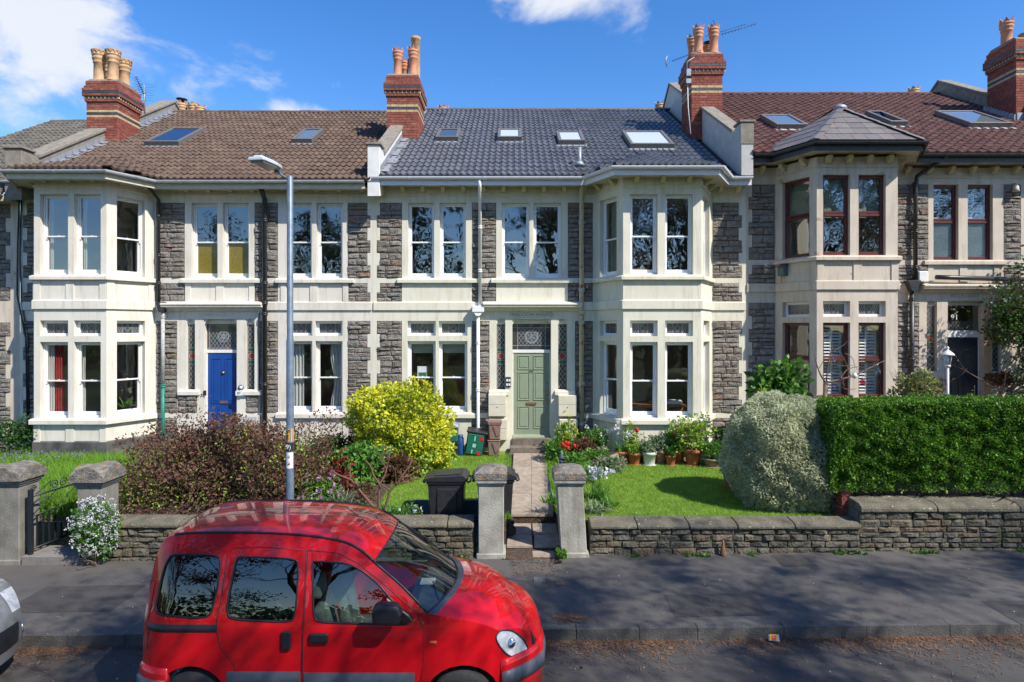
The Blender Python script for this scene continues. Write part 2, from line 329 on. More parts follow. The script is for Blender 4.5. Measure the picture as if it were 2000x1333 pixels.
class MB:
    def __init__(s, M=None): s.v = []; s.f = []; s.m = []; s.M = M; s.sm = []
    def add(s, vs, fs, mi=0, smooth=False, M=None):
        b = len(s.v); M = M if M is not None else s.M
        s.v += [tuple(M @ Vector(p)) if M is not None else tuple(p) for p in vs]
        for f in fs: s.f.append(tuple(b + i for i in f)); s.m.append(mi); s.sm.append(smooth)
    def box(s, x0, x1, y0, y1, z0, z1, mi=0, M=None):
        vs = [(x0, y0, z0), (x1, y0, z0), (x1, y1, z0), (x0, y1, z0), (x0, y0, z1), (x1, y0, z1), (x1, y1, z1), (x0, y1, z1)]
        s.add(vs, [(0, 3, 2, 1), (4, 5, 6, 7), (0, 1, 5, 4), (1, 2, 6, 5), (2, 3, 7, 6), (3, 0, 4, 7)], mi, M=M)
    def quad(s, a, b, c, d, mi=0): s.add([a, b, c, d], [(0, 1, 2, 3)], mi)
    def prism(s, poly, a0, a1, axis='x', mi=0, M=None):
        """poly: 2D points; extruded along the axis from a0 to a1"""
        n = len(poly)
        def mk(p, a):
            return (a, p[0], p[1]) if axis == 'x' else (p[0], a, p[1]) if axis == 'y' else (p[0], p[1], a)
        vs = [mk(p, a0) for p in poly] + [mk(p, a1) for p in poly]
        fs = [tuple(range(n)), tuple(range(2 * n - 1, n - 1, -1))] + [(i, (i + 1) % n + 0, (i + 1) % n + n, i + n) for i in range(n)]
        s.add(vs, fs, mi, M=M)
    def tube(s, path, r, n=8, mi=0, cap=True, smooth=True):
        P = [Vector(p) for p in path]; rs = r if isinstance(r, (list, tuple)) else [r] * len(P)
        vs = []; fs = []; up = None
        for i, p in enumerate(P):
            t = (P[min(i + 1, len(P) - 1)] - P[max(i - 1, 0)]).normalized()
            if up is None: up = Vector((0, 0, 1)) if abs(t.z) < .9 else Vector((1, 0, 0))
            a = t.cross(up)
            if a.length < 1e-5: a = t.orthogonal()
            a.normalize(); b = a.cross(t).normalized(); up = b
            for k in range(n):
                th = 2 * math.pi * k / n
                vs.append(p + (a * math.cos(th) + b * math.sin(th)) * rs[i])
        for i in range(len(P) - 1):
            for k in range(n):
                fs.append((i * n + k, i * n + (k + 1) % n, (i + 1) * n + (k + 1) % n, (i + 1) * n + k))
        if cap: fs += [tuple(range(n - 1, -1, -1)), tuple(range((len(P) - 1) * n, len(P) * n))]
        s.add(vs, fs, mi, smooth)
    def lathe(s, prof, c, n=16, mi=0, axis='z', smooth=True, close=True):
        vs = []; fs = []; c = Vector(c)
        for (r, h) in prof:
            for k in range(n):
                th = 2 * math.pi * k / n
                q = (r * math.cos(th), r * math.sin(th), h)
                if axis == 'y': q = (q[0], q[2], q[1])
                if axis == 'x': q = (q[2], q[0], q[1])
                vs.append(c + Vector(q))
        m = len(prof)
        for i in range(m - 1):
            for k in range(n): fs.append((i * n + k, i * n + (k + 1) % n, (i + 1) * n + (k + 1) % n, (i + 1) * n + k))
        if close: fs += [tuple(range(n - 1, -1, -1)), tuple(range((m - 1) * n, m * n))]
        s.add(vs, fs, mi, smooth)
    def build(s, name, mats, parent=None, bevel=0, loc=None, seg=1, nobj=False):
        me = bpy.data.meshes.new(name)
        o_ = Vector(loc) if loc is not None else org(parent)
        me.from_pydata([tuple(Vector(p) - o_) for p in s.v], [], s.f)
        mats = mats if isinstance(mats, (list, tuple)) else [mats]
        for m in mats: me.materials.append(MATS[m])
        me.polygons.foreach_set('material_index', s.m); me.polygons.foreach_set('use_smooth', s.sm)
        bm = bmesh.new(); bm.from_mesh(me); bmesh.ops.recalc_face_normals(bm, faces=bm.faces); bm.to_mesh(me); bm.free()
        me.update()
        if nobj: return me
        o = link(name, me, parent, o_)
        if bevel:
            b = o.modifiers.new('edge', 'BEVEL'); b.width = bevel; b.segments = seg; b.limit_method = 'ANGLE'; b.angle_limit = R(40)
        return o
def text(name, body, size, loc, material, parent, rot=(math.pi / 2, 0, 0), extrude=.003, align='CENTER', sx=1.0, space=1.0):
    cu = bpy.data.curves.new(name, 'FONT'); cu.body = body; cu.size = size; cu.extrude = extrude
    cu.align_x = align; cu.align_y = 'CENTER'; cu.space_character = space; cu.materials.append(MATS[material])
    o = bpy.data.objects.new(name, cu); COL.objects.link(o); bpy.context.view_layer.update()
    me = bpy.data.meshes.new_from_object(o.evaluated_get(bpy.context.evaluated_depsgraph_get())); bpy.data.objects.remove(o); bpy.data.curves.remove(cu)
    o = link(name, me, parent, loc, rot); o.scale.x = sx
    return o
class Face:
    """a wall face: local x along it, local y into the building, z up"""
    def __init__(s, p0, p1):
        s.p0 = Vector((p0[0], p0[1], 0)); d = Vector((p1[0] - p0[0], p1[1] - p0[1], 0)); s.w = d.length; d.normalize()
        s.M = Matrix(((d.x, -d.y, 0, p0[0]), (d.y, d.x, 0, p0[1]), (0, 0, 1, 0), (0, 0, 0, 1)))
        s.ang = math.atan2(d.y, d.x)
    def at(s, x, y, z): return s.M @ Vector((x, y, z))
def wall_face(mb, face, x0, x1, z0, z1, holes=(), stones=(), rev=.2, sd=.045):
    """rendered wall with window openings (with reveals) and recessed beds for the rubble panels"""
    xs = sorted({round(v, 4) for r in list(holes) + list(stones) for v in r[:2] if x0 < v < x1} | {x0, x1})
    zs = sorted({round(v, 4) for r in list(holes) + list(stones) for v in r[2:4] if z0 < v < z1} | {z0, z1})
    D = {}
    for i in range(len(xs) - 1):
        for j in range(len(zs) - 1):
            cx, cz = (xs[i] + xs[i + 1]) / 2, (zs[j] + zs[j + 1]) / 2
            d = 0
            if any(r[0] < cx < r[1] and r[2] < cz < r[3] for r in stones): d = sd
            if any(r[0] < cx < r[1] and r[2] < cz < r[3] for r in holes): d = rev
            D[i, j] = d
    v = []; f = []; m = []
    def q(a, b, c, d, mi):
        n = len(v); v.extend([a, b, c, d]); f.append((n, n + 1, n + 2, n + 3)); m.append(mi)
    for (i, j), d in D.items():
        xa, xb, za, zb = xs[i], xs[i + 1], zs[j], zs[j + 1]
        if d < rev: q((xa, d, za), (xb, d, za), (xb, d, zb), (xa, d, zb), 1 if d else 0)
        e = D.get((i + 1, j))
        if e is not None and e != d: q((xb, min(d, e), za), (xb, max(d, e), za), (xb, max(d, e), zb), (xb, min(d, e), zb), 0)
        e = D.get((i, j + 1))
        if e is not None and e != d: q((xa, min(d, e), zb), (xb, min(d, e), zb), (xb, max(d, e), zb), (xa, max(d, e), zb), 0)
    for fi, mi in zip(f, m): mb.add([v[k] for k in fi], [(0, 1, 2, 3)], mi, M=face.M)
def piece_mesh(name, material, rough=.16, n=4, seed=0, chamfer=.10):
    """a rock-faced block about the unit cube centred on the origin, face towards -y"""
    rr = random.Random(seed); vs = []; fs = []
    g = [-.5, -.5 + .22, .5 - .22, .5]
    for j in range(4):
        for i in range(4):
            edge = i in (0, 3) or j in (0, 3)
            y = -.5 + (chamfer * 2.6 if edge else 0) + rr.uniform(-rough, rough) * (.6 if edge else 1.4)
            x = g[i] + (0 if i in (0, 3) else rr.uniform(-.09, .09)); z = g[j] + (0 if j in (0, 3) else rr.uniform(-.09, .09))
            if i in (0, 3): x += -math.copysign(rr.uniform(0, .02), x)
            if j in (0, 3): z += -math.copysign(rr.uniform(0, .03), z)
            vs.append((x, y, z))
    for j in range(3):
        for i in range(3): fs.append((j * 4 + i, j * 4 + i + 1, j * 4 + i + 5, j * 4 + i + 4))
    ring = [0, 1, 2, 3, 7, 11, 15, 14, 13, 12, 8, 4]; b = len(vs)
    for k in ring: vs.append((vs[k][0], .5, vs[k][2]))
    for k in range(12): fs.append((ring[(k + 1) % 12], ring[k], b + k, b + (k + 1) % 12))
    me = bpy.data.meshes.new(name); me.from_pydata(vs, [], fs); me.materials.append(MATS[material]); me.update()
    return me
STONES = [piece_mesh('stone', 'stone', .13, seed=i, chamfer=.07) for i in range(10)]
def rubble(parent, x0, x1, z0, z1, y, rnd, meshes=STONES, name='stone', hmin=.085, hmax=.175, wmin=.17, wmax=.45, proud=.05, gap=.009):
    """coursed rubble: every stone a piece of its own, set in a recessed bed; y is the wall plane (front faces -y)"""
    z = z0; out = []
    while z < z1 - .03:
        h = rnd.uniform(hmin, hmax)
        if z1 - z - h < hmin: h = z1 - z if z1 - z < hmax * 1.25 else (z1 - z) / 2
        x = x0
        while x < x1 - .02:
            w = rnd.uniform(wmin, wmax) * (1 if h > .11 else .95)
            if x1 - x - w < wmin: w = x1 - x if x1 - x < wmax * 1.2 else (x1 - x) / 2
            parts = [(z, h)]
            if h > .14 and rnd.random() < .15: k = rnd.uniform(.4, .6) * h; parts = [(z, k), (z + k, h - k)]
            for (zz, hh) in parts:
                d = .10 + rnd.uniform(-.02, .03)
                o = link(name, rnd.choice(meshes), parent, (x + w / 2, y + .055 - proud * .5 + rnd.uniform(-.012, .012), zz + hh / 2), (0, rnd.uniform(-.012, .012), 0),
                         ((w - gap) * rnd.choice((1, -1)), d, (hh - gap)))
                if o.scale.x < 0: o.scale.x = -o.scale.x; o.rotation_euler = (0, math.pi + rnd.uniform(-.012, .012), 0)
                out.append(o)
            x += w
        z += h
    return out
def np_mesh(name, verts, faces_n, material, parent=None, loc=None, nv=4, smooth=False):
    """fast mesh from arrays: verts (N*nv,3), each run of nv vertices one face"""
    o_ = np.array(loc if loc is not None else org(parent), dtype=np.float32)
    verts = (np.asarray(verts, dtype=np.float32).reshape(-1, 3) - o_)
    n = len(verts) // nv
    me = bpy.data.meshes.new(name); me.vertices.add(len(verts)); me.vertices.foreach_set('co', verts.ravel())
    me.loops.add(n * nv); me.loops.foreach_set('vertex_index', np.arange(n * nv, dtype=np.int32))
    me.polygons.add(n); me.polygons.foreach_set('loop_start', np.arange(0, n * nv, nv, dtype=np.int32))
    me.polygons.foreach_set('loop_total', np.full(n, nv, dtype=np.int32))
    me.materials.append(MATS[material]); me.update(calc_edges=True)
    return link(name, me, parent, Vector([float(v) for v in o_]))
def unit(a): return a / np.maximum(np.linalg.norm(a, axis=-1, keepdims=True), 1e-6)
def leaf_verts(p, nrm, size, width=.42, spread=.8, droop=0.0, fold=.12):
    """diamond leaves at p growing roughly along nrm"""
    n = len(p)
    a = unit(nrm + RNG.normal(0, spread, (n, 3)) + np.array([0, 0, -droop]))
    b = unit(np.cross(a, RNG.normal(0, 1, (n, 3))))
    c = np.cross(a, b)
    s = (np.asarray(size) * RNG.uniform(.65, 1.3, n))[:, None]
    v0 = p; v1 = p + a * s * .5 + b * s * width + c * s * fold; v2 = p + a * s; v3 = p + a * s * .5 - b * s * width + c * s * fold
    return np.stack([v0, v1, v2, v3], 1).reshape(-1, 3)
def lumps(d, seed, k=7, amp=.12, freq=3.0):
    r = np.random.default_rng(seed); out = np.zeros(len(d))
    for _ in range(k):
        w = r.normal(0, freq, 3); out += np.cos(d @ w + r.uniform(0, 6.28)) * amp / math.sqrt(k) * 1.4
    return out
def blob_points(c, rad, n, seed=0, shell=.16, amp=.12, freq=3.0, zmin=None):
    d = unit(RNG.normal(0, 1, (int(n * 1.0), 3)))
    r = 1 - np.abs(RNG.normal(0, shell, len(d))) + lumps(d, seed, amp=amp, freq=freq)
    p = np.array(c) + d * np.array(rad) * r[:, None]
    nr = unit(d / np.array(rad))
    if zmin is not None:
        k = p[:, 2] > zmin; p = p[k]; nr = nr[k]
    return p, nr
def foliage(name, blobs, size, material, parent, width=.42, spread=.8, shell=.16, amp=.12, freq=3.0, zmin=None, droop=0., seed=1, loc=None, kind=None):
    vs = []
    for i, (c, rad, n) in enumerate(blobs):
        p, nr = blob_points(c, rad, n, seed * 31 + i, shell, amp, freq, zmin)
        vs.append(leaf_verts(p, nr, size, width, spread, droop))
    return np_mesh(name, np.concatenate(vs), None, material, parent, loc)
def blades(p, h, w, lean=.35, seed=None):
    """grass blades: one tapering triangle each"""
    n = len(p); th = RNG.uniform(0, 6.283, n)
    side = np.stack([np.cos(th), np.sin(th), np.zeros(n)], 1) * (w * RNG.uniform(.7, 1.3, n))[:, None]
    tip = np.stack([RNG.normal(0, lean, n), RNG.normal(0, lean, n), np.ones(n)], 1) * (h * RNG.uniform(.5, 1.25, n))[:, None]
    return np.stack([p - side, p + side, p + tip], 1).reshape(-1, 3)
def strap(mb, base, direc, L, w, arch=.5, n=4, mi=0):
    """an arching strap leaf"""
    b = Vector(base); d = Vector(direc).normalized(); h = Vector((d.x, d.y, 0)); h = h.normalized() if h.length > 1e-4 else Vector((1, 0, 0))
    s = Vector((-h.y, h.x, 0)); vs = []; fs = []
    for i in range(n + 1):
        t = i / n
        p = b + d * L * t + Vector((0, 0, -1)) * arch * L * t * t + h * arch * .35 * L * t * t
        ww = w * (1 - t) ** .6 * (.6 + .4 * min(1, t * 4)) if i < n else 0.001
        vs += [p - s * ww, p + s * ww]
    for i in range(n): fs.append((2 * i, 2 * i + 1, 2 * i + 3, 2 * i + 2))
    mb.add(vs, fs, mi, True)
def branch(mb, p, d, L, r, depth, rnd, split=2, bend=.35, shrink=.72, tips=None, mi=0, up=.0, n=5, nseg=3):
    p = Vector(p); d = Vector(d).normalized(); path = [p.copy()]; rs = [r]
    for i in range(nseg):
        d = (d + Vector((rnd.gauss(0, bend), rnd.gauss(0, bend), rnd.gauss(0, bend) + up)) * .4).normalized()
        p = p + d * L / nseg; path.append(p.copy()); rs.append(r * (1 - (1 - shrink) * (i + 1) / nseg))
    mb.tube(path, rs, n, mi, cap=depth == 0)
    if depth == 0:
        if tips is not None: tips.append((p, d))
        return
    for k in range(split):
        q = Vector((rnd.gauss(0, 1), rnd.gauss(0, 1), rnd.gauss(0, .7))); q = (q - d * q.dot(d)).normalized()
        branch(mb, p, d + q * rnd.uniform(.45, .95), L * rnd.uniform(.6, .85), rs[-1] * .8, depth - 1, rnd, split, bend, shrink, tips, mi, up, n, nseg)
# ------------------------------------------------------------------ the terrace
YW, YB = 16.23, 15.18                               # main wall plane, bay front plane
def WX(px): return (px - CX) / 77.0
def sweep(mb, path, prof, mi=0, smooth=False, caps=True):
    """profile (outward offset, z) carried along a plan line; outward is to the right of the direction of travel"""
    P = [Vector((p[0], p[1])) for p in path]; n = len(prof); vs = []; fs = []
    for i, p in enumerate(P):
        ds = []
        if i > 0: ds.append((P[i] - P[i - 1]).normalized())
        if i < len(P) - 1: ds.append((P[i + 1] - P[i]).normalized())
        ns = [Vector((d.y, -d.x)) for d in ds]
        nn = sum(ns, Vector((0, 0))); nn = nn / nn.length; k = 1 / max(.3, nn.dot(ns[0]))
        for (o, z) in prof: vs.append((p.x + nn.x * o * k, p.y + nn.y * o * k, z))
    for i in range(len(P) - 1):
        for k in range(n): fs.append((i * n + k, i * n + (k + 1) % n, (i + 1) * n + (k + 1) % n, (i + 1) * n + k))
    if caps: fs += [tuple(range(n)), tuple(range(len(vs) - 1, len(vs) - n - 1, -1))]
    mb.add(vs, fs, mi, smooth)
LV = dict(UT=6.94, UB=5.03, S1=4.90, BT=4.43, BB=4.21, TT=3.94, TB=3.57, LT=3.43, LB=1.63, S0=1.48, EV=7.36)
UNIT_LEAD = .011
def lattice(mb, x0, x1, z0, z1, px, pz, y, w=UNIT_LEAD):
    """diamond leading clipped to a rectangle, thin bars"""
    sl = pz / px
    for sgn in (1, -1):
        k = -40
        while k < 60:
            pts = []
            # line z = zc + sgn*sl*(x-x0) with offsets of pz
            c = z0 + k * pz
            xa, xb = x0, x1
            za, zb = c, c + sgn * sl * (x1 - x0)
            def clip(xa, za, xb, zb):
                t0, t1 = 0.0, 1.0; dz = zb - za
                for lim, s_ in ((z0, 1), (z1, -1)):
                    if abs(dz) < 1e-9: continue
                    t = (lim - za) / dz
                    if dz * s_ > 0: t0 = max(t0, t)
                    else: t1 = min(t1, t)
                return (t0, t1) if t0 < t1 - 1e-4 else None
            r = clip(xa, za, xb, zb)
            if r and max(za, zb) > z0 and min(za, zb) < z1:
                a = (xa + (xb - xa) * r[0], za + (zb - za) * r[0]); b = (xa + (xb - xa) * r[1], za + (zb - za) * r[1])
                h = w / 2
                mb.quad((a[0] - h, y, a[1]), (a[0] + h, y, a[1]), (b[0] + h, y, b[1]), (b[0] - h, y, b[1]))
            k += 1
def ring_lead(mb, cx, cz, r, y, w=.012, n=16):
    vs = []; fs = []
    for k in range(n):
        t = 2 * math.pi * k / n
        vs += [(cx + (r - w / 2) * math.cos(t), y, cz + (r - w / 2) * math.sin(t)), (cx + (r + w / 2) * math.cos(t), y, cz + (r + w / 2) * math.sin(t))]
    for k in range(n): j = (k + 1) % n; fs.append((2 * k, 2 * k + 1, 2 * j + 1, 2 * j))
    mb.add(vs, fs)
def disc(mb, cx, cz, r, y, n=16):
    mb.add([(cx + r * math.cos(2 * math.pi * k / n), y, cz + r * math.sin(2 * math.pi * k / n)) for k in range(n)], [tuple(range(n))])
def sash(house, face, x0, x1, z0, z1, fm='upvc', gm='glass', gm2=None, mid=.52, y=.115, t=.042, label=None):
    """box frame with two sliding sashes"""
    mb = MB(face.M); f = .035
    mb.box(x0, x0 + f, y, y + .11, z0, z1); mb.box(x1 - f, x1, y, y + .11, z0, z1)
    mb.box(x0 + f, x1 - f, y, y + .11, z1 - f, z1); mb.box(x0 + f, x1 - f, y - .02, y + .11, z0, z0 + .045)
    zm = z0 + (z1 - z0) * (1 - mid)
    a, b = x0 + f, x1 - f
    def leaf(za, zb, yy, bot, top):
        mb.box(a, a + t, yy, yy + .036, za, zb); mb.box(b - t, b, yy, yy + .036, za, zb)
        mb.box(a + t, b - t, yy, yy + .036, za, za + bot); mb.box(a + t, b - t, yy, yy + .036, zb - top, zb)
    leaf(zm - .015, z1 - f, y + .02, .036, .045); leaf(z0 + .045, zm + .02, y + .06, .085, .036)
    mb.box(a, a + .03, y + .02, y + .05, zm - .07, zm - .016); mb.box(b - .03, b, y + .02, y + .05, zm - .07, zm - .016)      # horns
    mb.box((a + b) / 2 - .02, (a + b) / 2 + .02, y + .045, y + .06, zm + .02, zm + .04)
    w = mb.build('window', fm, house, bevel=.004)
    for (za, zb, yy, g) in ((zm + .02, z1 - f - .045, y + .038, gm), (z0 + .13, zm - .016, y + .078, gm2 or gm)):
        g_ = MB(face.M); g_.quad((a + t, yy, za), (b - t, yy, za), (b - t, yy, zb), (a + t, yy, zb)); g_.build('pane', g, w)
    return w
def casement(house, face, x0, x1, z0, z1, fm='frame_maroon', gm='glass', gm2=None, mid=.47, y=.10):
    """stained joinery: two lights, one above the other"""
    mb = MB(face.M); f = .07
    mb.box(x0, x0 + f, y, y + .08, z0, z1); mb.box(x1 - f, x1, y, y + .08, z0, z1)
    mb.box(x0 + f, x1 - f, y, y + .08, z1 - f, z1); mb.box(x0 + f, x1 - f, y, y + .08, z0, z0 + f + .02)
    zm = z0 + (z1 - z0) * (1 - mid)
    mb.box(x0 + f, x1 - f, y - .012, y + .08, zm - .075, zm - .012); mb.box(x0 + f, x1 - f, y, y + .08, zm, zm + .05)
    w = mb.build('window', fm, house, bevel=.005)
    for za, zb, g in ((zm + .05, z1 - f, gm), (z0 + f + .02, zm - .075, gm2 or gm)):
        g_ = MB(face.M); g_.quad((x0 + f, y + .04, za), (x1 - f, y + .04, za), (x1 - f, y + .04, zb), (x0 + f, y + .04, zb)); g_.build('pane', g, w)
    return w
def toplight(house, face, x0, x1, z0, z1, fm='upvc', y=.11):
    mb = MB(face.M); f = .065
    mb.box(x0, x0 + f, y, y + .07, z0, z1); mb.box(x1 - f, x1, y, y + .07, z0, z1); mb.box(x0 + f, x1 - f, y, y + .07, z1 - f, z1); mb.box(x0 + f, x1 - f, y, y + .07, z0, z0 + f)
    w = mb.build('transom_window', fm, house, bevel=.004)
    xa, xb, za, zb = x0 + f, x1 - f, z0 + f, z1 - f
    g = MB(face.M); g.quad((xa, y + .045, za), (xb, y + .045, za), (xb, y + .045, zb), (xa, y + .045, zb)); g.build('leaded_pane', 'leaded_glass', w)
    l = MB(face.M); c = (xa + xb) / 2; wd = (xb - xa); h = zb - za
    for xx in (xa + wd * .3, xb - wd * .3): l.quad((xx - .005, y + .04, za), (xx + .005, y + .04, za), (xx + .005, y + .04, zb), (xx - .005, y + .04, zb))
    lattice(l, xa, xa + wd * .3, za, zb, .055, h / 2, y + .0405, .006); lattice(l, xb - wd * .3, xb, za, zb, .055, h / 2, y + .0405, .006)
    for k in (.16, .1): # lozenge in the middle
        zc = (za + zb) / 2; rx, rz = wd * k, h * k * 2.6
        p = [(c, zc + rz), (c + rx, zc), (c, zc - rz), (c - rx, zc)]
        for i in range(4):
            a, b = p[i], p[(i + 1) % 4]; l.quad((a[0] - .004, y + .039, a[1]), (a[0] + .004, y + .039, a[1]), (b[0] + .004, y + .039, b[1]), (b[0] - .004, y + .039, b[1]))
    l.build('leading', 'leading', w)
    return w
MAIN = Face((0, YW), (1, YW))
def bay_faces(b): return Face((b[0], YW), (b[1], YB)), Face((b[1], YB), (b[2], YB)), Face((b[2], YB), (b[3], YW))
def sill(house, face, x0, x1, zt, zb, out=.085):
    mb = MB(face.M); mb.prism([(-out, zb), (.03, zb), (.03, zt), (-out + .01, zt - .03), (-out, zt - .04)], x0, x1, 'x'); return mb.build('window_sill', house['paint'], house, bevel=.008)
# ---- roof
def smin(a, b, k):
    t = max(0, min(1, .5 + .5 * (b - a) / k)); return b + (a - b) * t - k * t * (1 - t)
def roof_h(h, X, Y):
    """height of the roof surface; the bay pushes a flatter skirt out of the main slope"""
    z = h['rz'] + h['rm'] * (Y - 15.75)
    b = h.get('bay')
    if b is not None and h.get('skirt', True):
        e = .5; d1 = Y - (YB - e)
        out = None
        for (p, q) in (((b[0], YW), (b[1], YB)), ((b[2], YB), (b[3], YW))):
            d = Vector((q[0] - p[0], q[1] - p[1])).normalized(); nrm = Vector((-d.y, d.x))
            out_ = (X - p[0]) * nrm.x + (Y - p[1]) * nrm.y + e
            d1 = smin(d1, out_, .30)
        z = -smin(-z, -(h['rz'] - .03 + .38 * (d1 + .06)), .16)
    return z
def inside_eave(h, X, Y):
    if Y >= 15.62: return True
    b = h.get('bay')
    if b is None or not h.get('skirt', True): return False
    e = .47; d1 = Y - (YB - e)
    for (p, q) in (((b[0], YW), (b[1], YB)), ((b[2], YB), (b[3], YW))):
        d = Vector((q[0] - p[0], q[1] - p[1])).normalized(); nrm = Vector((-d.y, d.x)); d1 = min(d1, (X - p[0]) * nrm.x + (Y - p[1]) * nrm.y + e)
    return d1 >= 0
def tile_base(w, ln, rolls=2, amp=.022, th=.06):
    xs = np.linspace(-.5, .5, rolls * 4 + 1); vs = []; fs = []
    prof = [amp * (math.cos(2 * math.pi * rolls * (x + .5)) * .5 + .5) ** 1.4 for x in xs]
    for (yy, dz) in ((0, -th), (0, 0), (ln, -.004)):
        for x, z in zip(xs, prof): vs.append((x * w * 1.01, yy, z + dz))
    n = len(xs)
    for r in range(2):
        for i in range(n - 1): fs.append((r * n + i, r * n + i + 1, (r + 1) * n + i + 1, (r + 1) * n + i))
    return vs, fs
def roof_tiles(house, roof, h, x0, x1, material, w=.33, g=.37, rolls=2, amp=.05, ridge=22.8, limit=300, skip=(), rows_max=None):
    vs, fs = tile_base(w, g + .05, rolls, amp)
    me = bpy.data.meshes.new('roof_tile'); me.from_pydata(vs, [], fs); me.materials.append(MATS[material]); me.update()
    for p in me.polygons: p.use_smooth = False
    cosm = 1 / math.sqrt(1 + h['rm'] ** 2); dY = g * cosm
    cells = []
    k0 = -int(1.3 / dY)
    nr = int((ridge - 15.68) / dY)
    nc = int((x1 - x0) / w)
    for k in range(k0, nr):
        Y = 15.66 + k * dY
        for c in range(nc + 1):
            X = x0 + (c + .5) * w
            if X > x1 - w * .3: continue
            if not inside_eave(h, X, Y + .02): continue
            if any(a < X < b and c0 < Y < d for (a, b, c0, d) in skip): continue
            cells.append((X, Y))
    base = np.array(vs); mass = []; count = 0
    for (X, Y) in cells:
        e = .06; z = roof_h(h, X, Y + .02) + .03
        gx = (roof_h(h, X + e, Y + .15) - roof_h(h, X - e, Y + .15)) / (2 * e); gy = (roof_h(h, X, Y + .15 + e) - roof_h(h, X, Y + .15 - e)) / (2 * e)
        gy -= .085
        ax = Vector((1, 0, gx)).normalized(); ay = Vector((0, 1, gy)); ay = (ay - ax * ay.dot(ax)).normalized(); az = ax.cross(ay)
        M = Matrix((ax, ay, az)).transposed().to_4x4() @ Matrix.Rotation(random.gauss(0, .011), 4, 'Z') @ Matrix.Rotation(random.gauss(0, .012), 4, 'X')
        if count < limit:
            o = link('roof_tile', me, roof, (X, Y, z)); o.rotation_euler = M.to_euler(); count += 1
        else:
            A = np.array(M.to_3x3()); pts = base @ A.T + np.array((X, Y, z)); mass.append(pts)
    if mass:
        q = np.array([[v for v in f] for f in fs]); pts = np.concatenate(mass); nb = len(base)
        allf = np.concatenate([q + i * nb for i in range(len(mass))])
        me2 = bpy.data.meshes.new('roof_tiling'); o_ = np.array(org(roof)); me2.from_pydata((pts - o_).tolist(), [], allf.tolist()); me2.materials.append(MATS[material + '_mass']); me2.update()
        tag(link('roof_tiling', me2, roof, org(roof)), kind='stuff')
for nm in ('tile_brown', 'tile_slate_grey', 'tile_red', 'tile_pale'):      # the same clay for the joined upper courses, coloured tile by tile
    src = MATS[nm]; m2 = src.copy(); m2.name = nm + '_mass'; MATS[nm + '_mass'] = m2
    nt = m2.node_tree; oi = [n for n in nt.nodes if n.bl_idname == 'ShaderNodeObjectInfo'][0]; ge = [n for n in nt.nodes if n.bl_idname == 'ShaderNodeNewGeometry'][0]
    for l in list(oi.outputs['Random'].links): nt.links.new(ge.outputs['Random Per Island'], l.to_socket)
def roof_deck(house, h, x0, x1, ridge=22.8):
    mb = MB(); xs = np.linspace(x0, x1, 40); ys = np.linspace(14.70, ridge, 34); vs = []; fs = []
    idx = {}
    for i, X in enumerate(xs):
        for j, Y in enumerate(ys):
            idx[i, j] = len(vs); vs.append((X, Y, roof_h(h, X, Y) - .035))
    for i in range(39):
        for j in range(33):
            if inside_eave(h, (xs[i] + xs[i + 1]) / 2, (ys[j] + ys[j + 1]) / 2): fs.append((idx[i, j], idx[i + 1, j], idx[i + 1, j + 1], idx[i, j + 1]))
    mb.add(vs, fs)
    zr = roof_h(h, x0, ridge); e = ridge + (zr - 4) / .62
    mb.quad((x0, ridge, zr - .035), (x1, ridge, zr - .035), (x1, e, 4), (x0, e, 4))       # rear slope
    return mb.build('roof', 'roof_deck', house)
def ridge_row(roof, h, x0, x1, material, ridge=22.8, n=24, r=.13):
    zr = roof_h(h, x0, ridge); L = (x1 - x0) / n; mb = MB(); vs = []; fs = []
    for i, xx in enumerate((-L / 2 + .006, L / 2 - .006)):
        for k in range(7):
            t = math.pi * k / 6; vs.append((xx, -r * math.cos(t), r * math.sin(t) * .75))
    for k in range(6): fs.append((k, k + 1, 8 + k, 7 + k))
    fs += [tuple(range(6, -1, -1)), tuple(range(7, 14))]
    mb.add(vs, fs); me = mb.build('ridge_tile', material, nobj=True)
    for k in range(n): link('ridge_tile', me, roof, (x0 + (k + .5) * L, ridge, zr - .01 + random.uniform(-.008, .008)), (random.uniform(-.02, .02), random.uniform(-.012, .012), 0))
def on_roof(h, px, py):
    a = (CY - py) / F; Y = (h['rz'] - 15.75 * h['rm'] - HC) / (a - h['rm']); return Vector((PX(px, Y), Y, HC + a * Y))
